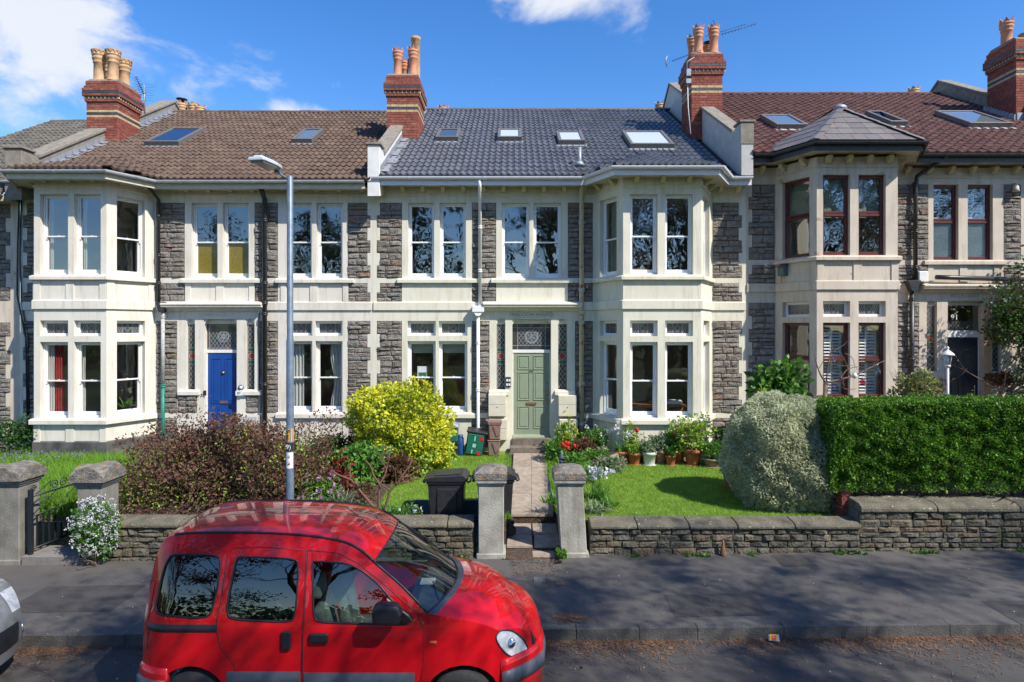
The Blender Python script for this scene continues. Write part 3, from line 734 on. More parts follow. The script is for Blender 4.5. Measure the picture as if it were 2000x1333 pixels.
def skylight(house, h, x0, x1, yt, yb, tilt=0, gm='glass_sky'):
    pc = on_roof(h, (x0 + x1) / 2, (yt + yb) / 2); ptop = on_roof(h, (x0 + x1) / 2, yt); pbot = on_roof(h, (x0 + x1) / 2, yb)
    w = ((x1 - x0) - abs(pc.x) * F * (1 / pbot.y - 1 / ptop.y)) * pc.y / F; w = max(w, .62 * (x1 - x0) * pc.y / F); L = (ptop - pbot).length
    al = math.atan(h['rm'])
    M = Matrix.Translation(pbot) @ Matrix.Rotation(al, 4, 'X')
    mb = MB(M); t = .09
    mb.box(-w / 2 - .04, w / 2 + .04, -.16, -.02, .015, .05, 1)                            # lead apron
    for (a, b, c, d) in ((-w / 2, -w / 2 + t, 0, L), (w / 2 - t, w / 2, 0, L), (-w / 2 + t, w / 2 - t, 0, t), (-w / 2 + t, w / 2 - t, L - t, L)): mb.box(a, b, c, d, -.02, .175)
    s = mb.build('skylight', ['skylight_frame', 'lead'], house, bevel=.006)
    g = MB(M @ Matrix.Translation((0, L - t, .155)) @ Matrix.Rotation(tilt, 4, 'X') if tilt else M @ Matrix.Translation((0, L - t, .155)))
    l2 = L - 2 * t
    g.quad((-w / 2 + t, -l2, 0), (w / 2 - t, -l2, 0), (w / 2 - t, 0, 0), (-w / 2 + t, 0, 0)); g.build('pane', gm, s)
    if tilt:
        fr = MB(M @ Matrix.Translation((0, L - t, .16)) @ Matrix.Rotation(tilt, 4, 'X'))
        for (a, b, c, d) in ((-w / 2 + .04, -w / 2 + t, -l2 - .03, .02), (w / 2 - t, w / 2 - .04, -l2 - .03, .02), (-w / 2 + t, w / 2 - t, -l2 - .05, -l2), (-w / 2 + t, w / 2 - t, -.03, .02)): fr.box(a, b, c, d, -.03, .02)
        fr.build('sash', 'skylight_frame', s)
    else:
        bl = MB(M); bl.quad((-w / 2 + t, t, .14), (w / 2 - t, t, .14), (w / 2 - t, L - t, .14), (-w / 2 + t, L - t, .14)); bl.build('blind', h.get('blind', 'painted_sky'), s)  # pale sheet: painted stand-in for cloud and sky mirrored in the pane
mat('skylight_frame', (.12, .115, .11), (.16, .15, .14), rough=.5, scale=20)
mat('parapet_grey', (.50, .50, .49), (.42, .42, .41), rough=.9, scale=4, bump=.2); mat('painted_sky', (.78, .82, .86), rough=.8); mat('blind_dark', (.06, .07, .09), rough=.8); mat('blind_green', (.35, .38, .33), rough=.8)  # pale blue-white has reflected sky put into its colour; also prints the card
# ---- chimneys
BRICKM = {}
def brick_mesh(m):
    if m not in BRICKM:
        vs = [(x, y, z) for x in (-.5, .5) for y in (-.5, .5) for z in (-.5, .5)]
        mb = MB(); mb.box(-.5, .5, -.5, .5, -.5, .5); BRICKM[m] = mb.build('brick', m, nobj=True)
    return BRICKM[m]
def chimney(house, xc, w, y0, d, z0, top, side, ch=.077, extra=0, xmax=99):
    """brick stack with a corbelled head; courses listed from the top"""
    spec = [(.02, 'r'), (.02, 'r'), (.05, 'r'), (.085, 'r'), (.085, 'b'), (.085, 'r'), (.05, 't'), (.035, 'r')] + [(0, 'r')] * (3 + extra) + [(0, 'y'), (0, 'b'), (0, 'y')] + [(0, 'r')] * 40
    mats = {'r': 'brick_red', 'y': 'brick_yellow', 'b': 'brick_blue', 't': 'brick_red'}
    core = MB(); back = MB(); z = top; items = []; i = 0
    while z > z0:
        o, k = spec[i]; a, b, c, e = xc - w / 2 - o, xc + w / 2 + o, y0 - o, y0 + d + o
        g = .007; core.box(a + g, b - g, c + g, e - g, z - ch, z - (.001 if i else 0))
        if k == 't':
            core.box(a + .04, b - .04, c + .04, e - .04, z - ch + .001, z - .001)
            n = int((b - a) / .125)
            for q in range(n + 1): items.append(('y', (a + .03 + (b - a - .06) * q / n, c + .045, z - ch / 2), (.075, .075, ch - .006), math.pi / 4))
            n2 = int((e - c) / .125); xs_ = b - .045 if side == 'R' else a + .045
            for q in range(1, n2 + 1): items.append(('y', (xs_, c + .03 + (e - c - .06) * q / n2, z - ch / 2), (.075, .075, ch - .006), math.pi / 4))
        else:
            L = .235
            def run(p0, p1, horizontal):
                n = max(2, round((p1 - p0) / L)); l = (p1 - p0) / n; cuts = [p0]
                if i % 2: cuts += [p0 + l * (q + .5) for q in range(n)]
                else: cuts += [p0 + l * q for q in range(1, n)]
                cuts.append(p1)
                return list(zip(cuts[:-1], cuts[1:]))
            dp = .10
            for (u, v) in run(a, b, True): items.append((k, ((u + v) / 2, c + dp / 2, z - ch / 2), (v - u - .010, dp, ch - .011), 0))
            for (u, v) in run(c + dp, e, False):
                xs_ = b - dp / 2 if side == 'R' else a + dp / 2
                items.append((k, (xs_, (u + v) / 2, z - ch / 2), (v - u - .010, dp, ch - .011), math.pi / 2))
            for (u, v) in run(c + dp, e, False):
                xs_ = a + dp / 2 if side == 'R' else b - dp / 2
                back.box(xs_ - dp / 2 - .001, xs_ + dp / 2 + .001, u + .005, v - .005, z - ch + .006, z - .006, {'r': 0, 'y': 1, 'b': 2}[k])
        z -= ch; i += 1
    core.prism([(y0 - .02, top), (y0 + d + .02, top), (y0 + d - .12, top + .10), (y0 + .12, top + .10)], xc - w / 2 + .02, xc + w / 2 - .02, 'x', 1)
    ck = core.build('chimney', ['brick_mortar', 'flaunching'], house)
    for (k, p, s, rz) in items:
        if p[0] > xmax: back.box(p[0] - s[0] / 2, p[0] + s[0] / 2, p[1] - s[1] / 2, p[1] + s[1] / 2, p[2] - s[2] / 2, p[2] + s[2] / 2, {'r': 0, 'y': 1, 'b': 2}.get(k, 0)); continue
        link('brick', brick_mesh(mats[k]), ck, (p[0] + random.uniform(-.002, .002), p[1] + random.uniform(-.003, .003), p[2]), (0, 0, rz), s)
    tag(back.build('brickwork', ['brick_red', 'brick_yellow', 'brick_blue'], ck), kind='stuff')
    return ck
def pot(ck, x, y, z, h, r, material='pot_buff', crown=True, plain=False, cowl=False):
    mb = MB()
    if plain: prof = [(r, 0), (r, h * .93), (r * 1.14, h * .94), (r * 1.14, h), (r * .9, h), (r * .85, h - .12)]
    else:
        prof = [(r * 1.25, 0), (r * 1.2, .05), (r * .98, .09), (r * .95, h * .58), (r * 1.08, h * .60), (r * 1.08, h * .63), (r * .98, h * .645), (r * 1.15, h * .70), (r * 1.24, h * .735), (r * 1.24, h * .765), (r * 1.15, h * .78),
                (r * 1.18, h * .83), (r * 1.30, h * .845), (r * 1.3, h * .86), (r * 1.2, h * .87)]
        if not crown: prof += [(r * 1.3, h * .97), (r * 1.42, h), (r * 1.2, h), (r * .9, h * .8)]
        else: prof += [(r * 1.22, h * .90), (r * 1.05, h * .90), (r * .9, h * .7)]
    mb.lathe(prof, (x, y, z), 18, close=False)
    mb.add([(x + .9 * r * math.cos(2 * math.pi * k / 12), y + .9 * r * math.sin(2 * math.pi * k / 12), z + h * .72) for k in range(12)], [tuple(range(12))], 1)
    if crown and not plain:
        n = 7
        for k in range(n):
            t0, t1 = 2 * math.pi * k / n, 2 * math.pi * (k + 1) / n; tm = (t0 + t1) / 2
            def q(t, rr, hh): return (x + rr * r * math.cos(t), y + rr * r * math.sin(t), z + hh)
            mb.add([q(t0, 1.22, h * .89), q(t1, 1.22, h * .89), q(tm, 1.4, h * 1.04), q(t0, 1.06, h * .89), q(t1, 1.06, h * .89), q(tm, 1.24, h * 1.04)], [(0, 1, 2), (5, 4, 3), (0, 2, 5, 3), (1, 4, 5, 2)])
    if not crown and not plain:      # zigzag collar under a flared rim
        n = 12
        for k in range(n):
            t0, t1 = 2 * math.pi * k / n, 2 * math.pi * (k + 1) / n; tm = (t0 + t1) / 2
            def q(t, rr, hh): return (x + rr * r * math.cos(t), y + rr * r * math.sin(t), z + hh)
            mb.add([q(t0, 1.46, h * .99), q(t1, 1.46, h * .99), q(tm, 1.3, h * .88)], [(0, 1, 2)])
    p = mb.build('chimney_pot', [material, 'ink'], ck)
    if cowl:
        c = MB(); c.lathe([(r * .5, h), (r * .5, h + .06), (r * 1.25, h + .10), (r * 1.25, h + .13), (r * .2, h + .16)], (x, y, z), 14); c.build('cowl', 'iron', ck)
    return p
def parapet(house, h, x0, x1, off, material, ridge=22.8, coping='roof_coping', back=True, kz=None):
    """the party wall standing through the roof, coped, with a kneeler block at the eaves"""
    f = lambda Y: h['rz'] + h['rm'] * (Y - 15.75)
    mb = MB(); c = MB()
    ya, yb = 16.25, ridge
    kz = kz or f(ya) + off + .03
    mb.prism([(15.70, f(15.70) - .5), (15.70, kz), (16.12, kz), (ya, f(ya) + off - .06), (yb, f(yb) + off), (yb + 2.5, f(yb) + off - 1.5), (yb + 2.5, f(yb) - 2), (16, f(16) - .6)], x0, x1, 'x')
    p = mb.build('party_wall', material, house, bevel=.01)
    e = .045
    c.box(x0 - e, x1 + e, 15.66, 16.14, kz, kz + .06); c.build('kneeler', coping, p, bevel=.012)
    n = 7; L = (yb - ya) / n
    for k in range(n):
        a, b = ya + k * L + .006, ya + (k + 1) * L - .006
        q = MB(); q.prism([(a, f(a) + off - .055), (b, f(b) + off - .055), (b, f(b) + off + .03), (a, f(a) + off + .03)], x0 - e, x1 + e, 'x'); q.build('coping_stone', coping, p, bevel=.01)
    q = MB(); q.prism([(yb, f(yb) + off - .05), (yb + 2.5, f(yb) + off - 1.55), (yb + 2.5, f(yb) + off - 1.46), (yb, f(yb) + off + .035)], x0 - e, x1 + e, 'x'); q.build('coping_stone', coping, p, bevel=.01)
    return p
def flashing(house, h, x, sgn, ya=15.8, yb=22.6, n=24):
    """stepped lead dressed over the tiles beside the party wall"""
    mb = MB()
    for k in range(n):
        a = ya + (yb - ya) * k / n; b = ya + (yb - ya) * (k + 1) / n; w = .20 + .05 * (k % 2)
        za, zb = roof_h(h, x, a) + .09, roof_h(h, x, b) + .075
        mb.add([(x, a, za), (x + sgn * w, a, za - .012), (x + sgn * w, b + .03, zb), (x, b + .03, zb), (x, a, za + .14), (x, b, zb + .14)], [(0, 1, 2, 3), (0, 3, 5, 4)])
    return mb.build('flashing', 'lead', house)
def downpipe(house, path, r, material, collars=(), name='downpipe'):
    mb = MB(); mb.tube(path, r, 10)
    for p in collars: mb.lathe([(r, -.04), (r * 1.35, -.035), (r * 1.35, -.012), (r * 1.12, -.008), (r * 1.12, .008), (r * 1.35, .012), (r * 1.35, .035), (r, .04)], p, 12)
    return mb.build(name, material, house)
def corbels(house, path, z, step=.53, w=.10, dpt=.20, hgt=.16, skip=()):
    mb = MB(); mb.prism([(0, 0), (-dpt, 0), (-dpt, -.05), (-dpt * .75, -.09), (-dpt * .35, -hgt), (0, -hgt)], -w / 2, w / 2, 'x'); me = mb.build('corbel', 'corbel_' + house['paint'], nobj=True)
    for i in range(len(path) - 1):
        a, b = Vector(path[i]), Vector(path[i + 1]); L = (b - a).length; d = (b - a) / L; n = max(1, round(L / step))
        for k in range(n):
            p = a + d * L * (k + .5) / n
            if any(s0 < p.x < s1 for s0, s1 in skip): continue
            link('corbel', me, house, (p.x, p.y, z), (0, 0, math.atan2(d.y, d.x)))
mat('corbel_render_white', (.60, .56, .42), (.52, .48, .36), rough=.8, scale=6); mat('corbel_render_cream', (.60, .57, .34), (.53, .5, .3), rough=.8, scale=6); mat('corbel_render_beige', (.56, .49, .32), (.5, .43, .28), rough=.8, scale=6)
def eaves(house, h, path, zg, gm, fm, end=True):
    """soffit, fascia and half-round gutter following the wall line"""
    mb = MB(); sweep(mb, path, [(-.02, zg - .16), (.47, zg - .16), (.47, zg - .13), (-.02, zg - .13)]); mb.build('soffit', 'soffit', house)
    mb = MB(); sweep(mb, path, [(.45, zg - .21), (.475, zg - .21), (.475, zg - .03), (.45, zg - .03)]); mb.build('fascia', fm, house)
    c = .055; prof = [(.545 + c * math.cos(t), zg - .02 + c * math.sin(t) * 1.25) for t in np.linspace(math.pi, 2 * math.pi, 9)]
    prof = prof + [(.545 + (c - .008) * math.cos(t), zg - .02 + (c - .008) * math.sin(t) * 1.25) for t in np.linspace(2 * math.pi, math.pi, 9)]
    mb = MB(); sweep(mb, path, prof)
    prof2 = [(.545 + (c + .007) * math.cos(t), zg - .02 + (c + .007) * math.sin(t) * 1.25) for t in np.linspace(math.pi, 2 * math.pi, 9)]
    for i in range(len(path) - 1):
        a, b = Vector(path[i]), Vector(path[i + 1]); L = (b - a).length; n = max(1, int(L / 1.5)); d = (b - a).normalized()
        for k in range(n):
            p = a + d * L * (k + .5) / n; sweep(mb, [p - d * .03, p + d * .03], prof2 + [(.545 + c * math.cos(t), zg - .02 + c * math.sin(t) * 1.25) for t in np.linspace(2 * math.pi, math.pi, 9)])
    return mb.build('gutter', gm, house)
def interior(house, x0, x1, dz, parts=(), bay=None):
    mb = MB(); y0, y1 = YW + .24, 21.0
    for (za, zb) in ((1.10 + dz, 4.12 + dz), (4.42 + dz, 7.2 + dz)):
        mb.quad((x0, y1, za), (x1, y1, za), (x1, y1, zb), (x0, y1, zb))
        for x in [x0, x1] + list(parts): mb.quad((x, y0, za), (x, y1, za), (x, y1, zb), (x, y0, zb))
        mb.quad((x0, y0, za), (x1, y0, za), (x1, y1, za), (x0, y1, za), 1); mb.quad((x0, y0, zb), (x1, y0, zb), (x1, y1, zb), (x0, y1, zb), 2)
        if bay:
            q = [(bay[0] + .1, y0), (bay[1] + .1, YB + .22), (bay[2] - .1, YB + .22), (bay[3] - .1, y0)]
            mb.add([(a, b, za) for a, b in q], [(0, 1, 2, 3)], 1); mb.add([(a, b, zb) for a, b in q], [(0, 1, 2, 3)], 2)
    return mb.build('room_interior', ['room_wall', 'room_floor', 'room_ceiling'], house)
def curtain(label, face, x0, x1, z0, z1, y=.32, material='curtain_white', folds=6, gather=None, amp=.03, cat='curtain', name='curtain', group=None):
    mb = MB(face.M); n = folds * 6; vs = []; fs = []
    rows = 8
    for j in range(rows + 1):
        t = j / rows
        for i in range(n + 1):
            u = i / n; xx = x0 + (x1 - x0) * u
            if gather: xx = gather[0] + (xx - gather[0]) * (1 - gather[1] * math.sin(math.pi * min(1, t * 1.25)) ** 2)
            vs.append((xx, y + amp * math.sin(u * folds * 6.283 + .3 * math.sin(j)), z0 + (z1 - z0) * t))
    for j in range(rows):
        for i in range(n): fs.append((j * (n + 1) + i, j * (n + 1) + i + 1, (j + 1) * (n + 1) + i + 1, (j + 1) * (n + 1) + i))
    mb.add(vs, fs, 0, True)
    c = face.at((x0 + x1) / 2, y, z0)
    o = mb.build(name, material, None, loc=c); return tag(o, label, cat, group)
def shutters(label, face, x0, x1, z0, z1, y=.27):
    c = face.at((x0 + x1) / 2, y, z0); t = thing('window_shutter', label, 'shutter', c, 'plantation shutters of the house with maroon frames')
    fr = MB(face.M); s = .05
    for xx in (x0, (x0 + x1) / 2 - s / 2, x1 - s): fr.box(xx, xx + s, y, y + .03, z0, z1)
    for zz in (z0, (z0 + z1) / 2 - .03, z1 - .06): fr.box(x0, x1, y + .001, y + .029, zz, zz + .06)
    fr.build('shutter_frame', 'shutter_white', t)
    n = int((z1 - z0) / .075); me = None
    for k in range(n):
        z = z0 + (k + .5) * (z1 - z0) / n
        if me is None:
            sl = MB(); a = .028; w = (x1 - x0) - .06; sl.prism([(-a, -a * .8), (-a + .008, -a * .8), (a, a * .8), (a - .008, a * .8)], -w / 2, w / 2, 'x'); me = sl.build('slat', 'shutter_white', nobj=True)
        link('slat', me, t, face.at((x0 + x1) / 2, y + .015, z), (0, 0, face.ang))
def door_case(house, xa, xb, zd0, zd1, zf0, zf1, dmat, sl, slz, canopy, nm, dz, panels, col, fan='leaded_glass'):
    """front door with fanlight, sidelights, sills and a moulded canopy; coordinates in wall metres"""
    Y = YW + .16
    mb = MB(); mb.box(xa, xb, Y, Y + .05, zd0, zd1)
    d = mb.build('door', dmat, house, bevel=.004)
    w = xb - xa
    for (u0, u1, v0, v1) in panels:
        p = MB(); x0, x1, z0, z1 = xa + w * u0, xa + w * u1, zd0 + (zd1 - zd0) * v0, zd0 + (zd1 - zd0) * v1; t = .022
        for (a, b, c, e) in ((x0, x1, z0, z0 + t), (x0, x1, z1 - t, z1), (x0, x0 + t, z0 + t, z1 - t), (x1 - t, x1, z0 + t, z1 - t)): p.box(a, b, Y - .016, Y + .01, c, e)
        p.box(x0 + t * 2.4, x1 - t * 2.4, Y - .011, Y + .01, z0 + t * 2.4, z1 - t * 2.4)
        p.build('door_panel', dmat, d, bevel=.006)
    fr = MB(); fr.box(xa - .03, xb + .03, Y - .02, Y + .06, zd1 + .005, zf0 - .004); fr.box(xa - .03, xa - .003, Y - .01, Y + .06, zd0, zd1); fr.box(xb + .003, xb + .03, Y - .01, Y + .06, zd0, zd1)
    fr.build('door_frame', 'white_paint', house, bevel=.004)
    fl = MB(); fl.quad((xa - .03, Y + .03, zf0), (xb + .03, Y + .03, zf0), (xb + .03, Y + .03, zf1), (xa - .03, Y + .03, zf1)); f_ = fl.build('fanlight', fan, house)
    l = MB(); c = (xa + xb) / 2; zc = (zf0 + zf1) / 2
    if nm != 'c':
        m_ = .10 if nm == 'b' else .03
        lattice(l, xa + m_, xb - m_, zf0 + m_, zf1 - (m_ if nm == 'b' else .22), .095, .13, Y + .026, .009)
        for rr in (.17, .15) if nm == 'b' else (.14, .05): ring_lead(l, c, zc, rr, Y + .024)
        for k in range(6): t = k * math.pi / 3; ring_lead(l, c + .075 * math.cos(t), zc + .075 * math.sin(t), .055, Y + .0235, .009, 12)
        for xx in (xa + m_, xb - m_): l.quad((xx - .005, Y + .025, zf0), (xx + .005, Y + .025, zf0), (xx + .005, Y + .025, zf1), (xx - .005, Y + .025, zf1))
        for zz in (zf0 + m_, zf1 - m_): l.quad((xa - .02, Y + .0255, zz - .005), (xb + .02, Y + .0255, zz - .005), (xb + .02, Y + .0255, zz + .005), (xa - .02, Y + .0255, zz + .005))
    else: lattice(l, xa, xb, zf0 + .01, zf0 + .24, .09, .12, Y + .026, .008)
    l.build('leading', 'leading', f_)
    lt = MB(); lt.box(xa - .03, xb + .03, Y - .04, Y + .08, zf1, zf1 + .14)
    for (s0, s1) in sl: lt.box(s0, s1, YW + .06, YW + .2, slz[1], slz[1] + .16)
    lt.build('door_lintel', house['paint'], house)
    if nm == 'a':                                                                              # coloured quarries in the blue door's light
        for (ux, uz, m_) in ((.22, .28, 'stained_blue'), (.30, .62, 'stained_green'), (.46, .12, 'stained_blue'), (.74, .2, 'stained_blue'), (.88, .45, 'stained_green'), (.62, .12, 'stained_red')):
            q = MB(); x, z = xa + w * ux, zf0 + (zf1 - zf0) * uz * .8; q.add([(x - .045, Y + .028, z), (x, Y + .028, z - .06), (x + .045, Y + .028, z), (x, Y + .028, z + .06)], [(0, 1, 2, 3)]); q.build('stained_quarry', m_, f_)
    for (s0, s1) in sl:
        g = MB(); ys = YW + .10; g.quad((s0, ys, slz[0]), (s1, ys, slz[0]), (s1, ys, slz[1]), (s0, ys, slz[1])); g_ = g.build('sidelight', 'leaded_glass', house)
        H = slz[1] - slz[0]; l = MB(); ww = s1 - s0
        lattice(l, s0 + .02, s1 - .02, slz[0] + .02, slz[0] + H * .38, ww * .45, .14, ys - .004, .009); lattice(l, s0 + .02, s1 - .02, slz[0] + H * .63, slz[1] - .02, ww * .45, .14, ys - .004, .009)
        for k in (.38, .44, .57, .63): l.quad((s0 + .01, ys - .0045, slz[0] + H * k - .005), (s1 - .01, ys - .0045, slz[0] + H * k - .005), (s1 - .01, ys - .0045, slz[0] + H * k + .005), (s0 + .01, ys - .0045, slz[0] + H * k + .005))
        ring_lead(l, (s0 + s1) / 2, slz[0] + H * .505, ww * .36, ys - .0042, .012)
        for xx in (s0 + .02, s1 - .02): l.quad((xx - .004, ys - .0044, slz[0]), (xx + .004, ys - .0044, slz[0]), (xx + .004, ys - .0044, slz[1]), (xx - .004, ys - .0044, slz[1]))
        l.build('leading', 'leading', g_)
        q = MB(); disc(q, (s0 + s1) / 2, slz[0] + H * .505, ww * .33, ys - .002); q.build('stained_roundel', 'stained_red', g_)
        for k, m_ in ((.41, 'stained_green'), (.60, 'stained_green'), (.2, 'stained'), (.78, 'stained'), (.9, 'stained'), (.08, 'stained')):
            q = MB(); z = slz[0] + H * k; hh = .05 if k in (.41, .6) else .07
            q.add([(s0 + ww * .2, ys - .002, z), ((s0 + s1) / 2, ys - .002, z - hh), (s1 - ww * .2, ys - .002, z), ((s0 + s1) / 2, ys - .002, z + hh)], [(0, 1, 2, 3)]); q.build('stained_quarry', m_, g_)
        sh = MB(); r = ww * .32                                                             # shouldered head
        sh.add([(s0, YW + .02, slz[1]), (s0, YW + .02, slz[1] + .13), (s0 + r, YW + .02, slz[1] + .13), (s0 + .02, YW + .02, slz[1] + .04)], [(0, 1, 2, 3)]); sh.add([(s1, YW + .02, slz[1]), (s1, YW + .02, slz[1] + .13), (s1 - r, YW + .02, slz[1] + .13), (s1 - .02, YW + .02, slz[1] + .04)], [(0, 1, 2, 3)])
        sh.build('shouldered_head', house['paint'], house)
    for (s0, s1) in ((sl[0][0] - .2, xa - .12), (xb + .12, sl[1][1] + .2)): sill(house, MAIN, s0, s1, slz[0] - .02, slz[0] - .16, .07)
    sh = MB()
    for sg, x in ((1, xa - .03), (-1, xb + .03)): sh.add([(x, YW + .03, zf1 - .02), (x, YW + .03, zf1 + .125), (x + sg * .11, YW + .03, zf1 + .125), (x + sg * .03, YW + .03, zf1 + .02)], [(0, 1, 2, 3)])
    sh.build('shouldered_head', house['paint'], house)
    cn = MB(); z = LV['BB'] + dz
    cn.prism([(0, z - .03), (-.05, z - .02), (-.07, z + .03), (-.19, z + .07), (-.21, z + .08), (-.21, z + .125), (-.235, z + .13), (-.235, z + .165), (-.02, z + .225), (0, z + .225)], canopy[0], canopy[1], 'x', M=Matrix.Translation((0, YW, 0)))
    cn.build('door_canopy', house['paint'], house, bevel=.004)
    return d
def letterplate(d, x, z, w=.22, h=.075, material='brass'):
    Y = YW + .16; m = MB(); m.box(x - w / 2, x + w / 2, Y - .02, Y, z - h / 2, z + h / 2); m.box(x - w * .38, x + w * .38, Y - .028, Y - .019, z - h * .28, z + h * .28, 1); return m.build('letterplate', [material, 'wood_dark'], d, bevel=.004)
def steps(x0, x1, z0, z1, l=0, r=0, h=.34):
    """a rubble panel whose edge is toothed by quoins"""
    if not l and not r: return [(x0, x1, z0, z1)]
    n = max(1, round((z1 - z0) / h)); out = []
    for k in range(n):
        a, b = z0 + (z1 - z0) * k / n, z0 + (z1 - z0) * (k + 1) / n; o = k % 2
        out.append((x0 + (l if o else 0), x1 - (r if o else 0), a, b))
    return out
def make_house(label, paint, xl, xr, bay, dz, pairs_up, pairs_low, panels, door, zg, rm, openings, skirt=True, aprons=True):
    house = thing('terraced_house', label, 'house', ((xl + xr) / 2, YW, .6 + dz), 'houses of the terrace'); house['paint'] = paint
    V = {k: v + dz for k, v in LV.items()}
    h = dict(rz=zg + .03, rm=rm, bay=bay, skirt=skirt)
    stones = []
    for (x0, x1, kind, l, r) in panels:
        if 'u' in kind: stones += steps(x0, x1, V['UB'], V['UT'], l, r)
        if 'm' in kind: stones += steps(x0, x1, V['BT'], V['S1'], l, r, .24)
        if 'g' in kind: stones += steps(x0, x1, V['LB'] - .02, V['TT'], l, r)
        if 'b' in kind: stones += steps(x0, x1, V['S0'] - .75, V['S0'], l, r)
        if 's' in kind: stones += steps(x0, x1, V['LB'] - .02, V['LB'] + .42, l, r)
    holes = [(a, b, V['UB'], V['UT']) for p in pairs_up for (a, b) in p]
    for p in pairs_low:
        for (a, b) in p: holes += [(a, b, V['TB'], V['TT']), (a, b, V['LB'], V['LT'])]
    if door: holes += door['holes']
    mb = MB(); zb_, zt_ = .2 + min(0, dz), V['EV']
    wall_face(mb, MAIN, xl, bay[0], zb_, zt_, [q for q in holes if q[1] < bay[0]], [q for q in stones if q[1] <= bay[0] + .01])
    wall_face(mb, MAIN, bay[3], xr, zb_, zt_, [q for q in holes if q[0] > bay[3]], [q for q in stones if q[0] >= bay[3] - .01])
    mb.quad((bay[0], YW, V['EV'] - .3), (bay[3], YW, V['EV'] - .3), (bay[3], YW, V['EV']), (bay[0], YW, V['EV']))
    wall = mb.build('wall', [paint, 'mortar'], house)
    rnd = random.Random(int(xl * 100))
    for (a, b, c, d) in stones: rubble(wall, a + .004, b - .004, c + .004, d - .004, YW, rnd)
    # bay
    fs = bay_faces(bay); bm = MB(); hz = [(V['UB'], V['UT']), (V['TB'], V['TT']), (V['LB'], V['LT'])]
    for f, ops in zip(fs, (openings[0], openings[1], openings[2])):
        wall_face(bm, f, 0, f.w, zb_, V['EV'], [(a, b, z0, z1) for (a, b) in ops for (z0, z1) in hz])
    bm.build('bay_window', [paint, 'mortar'], house)
    bp = [(bay[0], YW), (bay[1], YB), (bay[2], YB), (bay[3], YW)]
    d = MB()
    for (zt, zb2, o) in ((V['UB'], V['S1'], .09), (V['LB'], V['S0'], .10)): sweep(d, bp, [(-.03, zb2), (o, zb2), (o, zt - .045), (o - .02, zt - .035), (-.03, zt)])
    d.build('bay_sill', paint, house, bevel=.008)
    d = MB(); sweep(d, bp, [(-.02, V['BB']), (.045, V['BB']), (.045, V['BT'] - .02), (.02, V['BT']), (-.02, V['BT'])])
    sweep(d, bp, [(-.02, 7.10 + dz), (.022, 7.10 + dz), (.03, 7.125 + dz), (-.02, 7.135 + dz)])
    d.build('string_course', paint, house, bevel=.005)
    d = MB()
    segs = [(xl, bay[0]), (bay[3], xr)]
    for (a, b) in segs:
        cut = [(a, b)]
        if door and a < door['canopy'][0] < b: cut = [(a, door['canopy'][0] - .02), (door['canopy'][1] + .02, b)]
        for (u, v) in cut:
            if v - u > .12: sweep(d, [(u + .02, YW), (v - .02, YW)], [(-.01, V['BB']), (.04, V['BB']), (.04, V['BT'] - .02), (.02, V['BT']), (-.01, V['BT'])])
        sweep(d, [(a, YW), (b, YW)], [(-.01, 7.10 + dz), (.022, 7.10 + dz), (.03, 7.125 + dz), (-.01, 7.135 + dz)])
    d.build('string_course', paint, house, bevel=.005)
    if aprons:
        def strips(face, xs, z0, z1):
            for (a, b) in xs: d = MB(face.M); d.box(a, b, -.022, .0, z0, z1); d.build('apron_pilaster', paint, house, bevel=.004)
        w = fs[1].w; strips(fs[1], [(.0, .16), (w / 2 - .1, w / 2 + .1), (w - .16, w)], V['BT'], V['S1']); strips(fs[1], [(.0, .16), (w / 2 - .1, w / 2 + .1), (w - .16, w)], V['S0'] - .52, V['S0'])
        for f in (fs[0], fs[2]): strips(f, [(0, .18), (f.w - .18, f.w)], V['BT'], V['S1'])
        for p in pairs_up:
            a, b = p[0][0] - .17, p[1][1] + .17; m_ = (p[0][1] + p[1][0]) / 2; strips(MAIN, [(a + .02, a + .16), (m_ - .1, m_ + .1), (b - .16, b - .02)], V['BT'] + .002, V['S1'])
        for p in pairs_low:
            a, b = p[0][0] - .17, p[1][1] + .17; m_ = (p[0][1] + p[1][0]) / 2; strips(MAIN, [(a + .02, a + .16), (m_ - .1, m_ + .1), (b - .16, b - .02)], V['S0'] - .6, V['S0'])
    for p in pairs_up: sill(house, MAIN, p[0][0] - .27, p[1][1] + .30, V['UB'], V['S1'], .08)
    for p in pairs_low: sill(house, MAIN, p[0][0] - .25, p[1][1] + .27, V['LB'], V['S0'], .08)
    eave_path = [(xl, YW)] + bp + [(xr, YW)] if skirt else [(xl, YW), bp[0], bp[1], bp[2], bp[3], (xr, YW)]
    corbels(house, eave_path, V['EV'], skip=())
    return house, h, fs, V, eave_path
A, Bc, Cc = 'render_white', 'render_cream', 'render_beige'
def win_pairs(*ps): return [[(WX(a) , WX(b)), (WX(c), WX(d))] for (a, b, c, d) in ps]
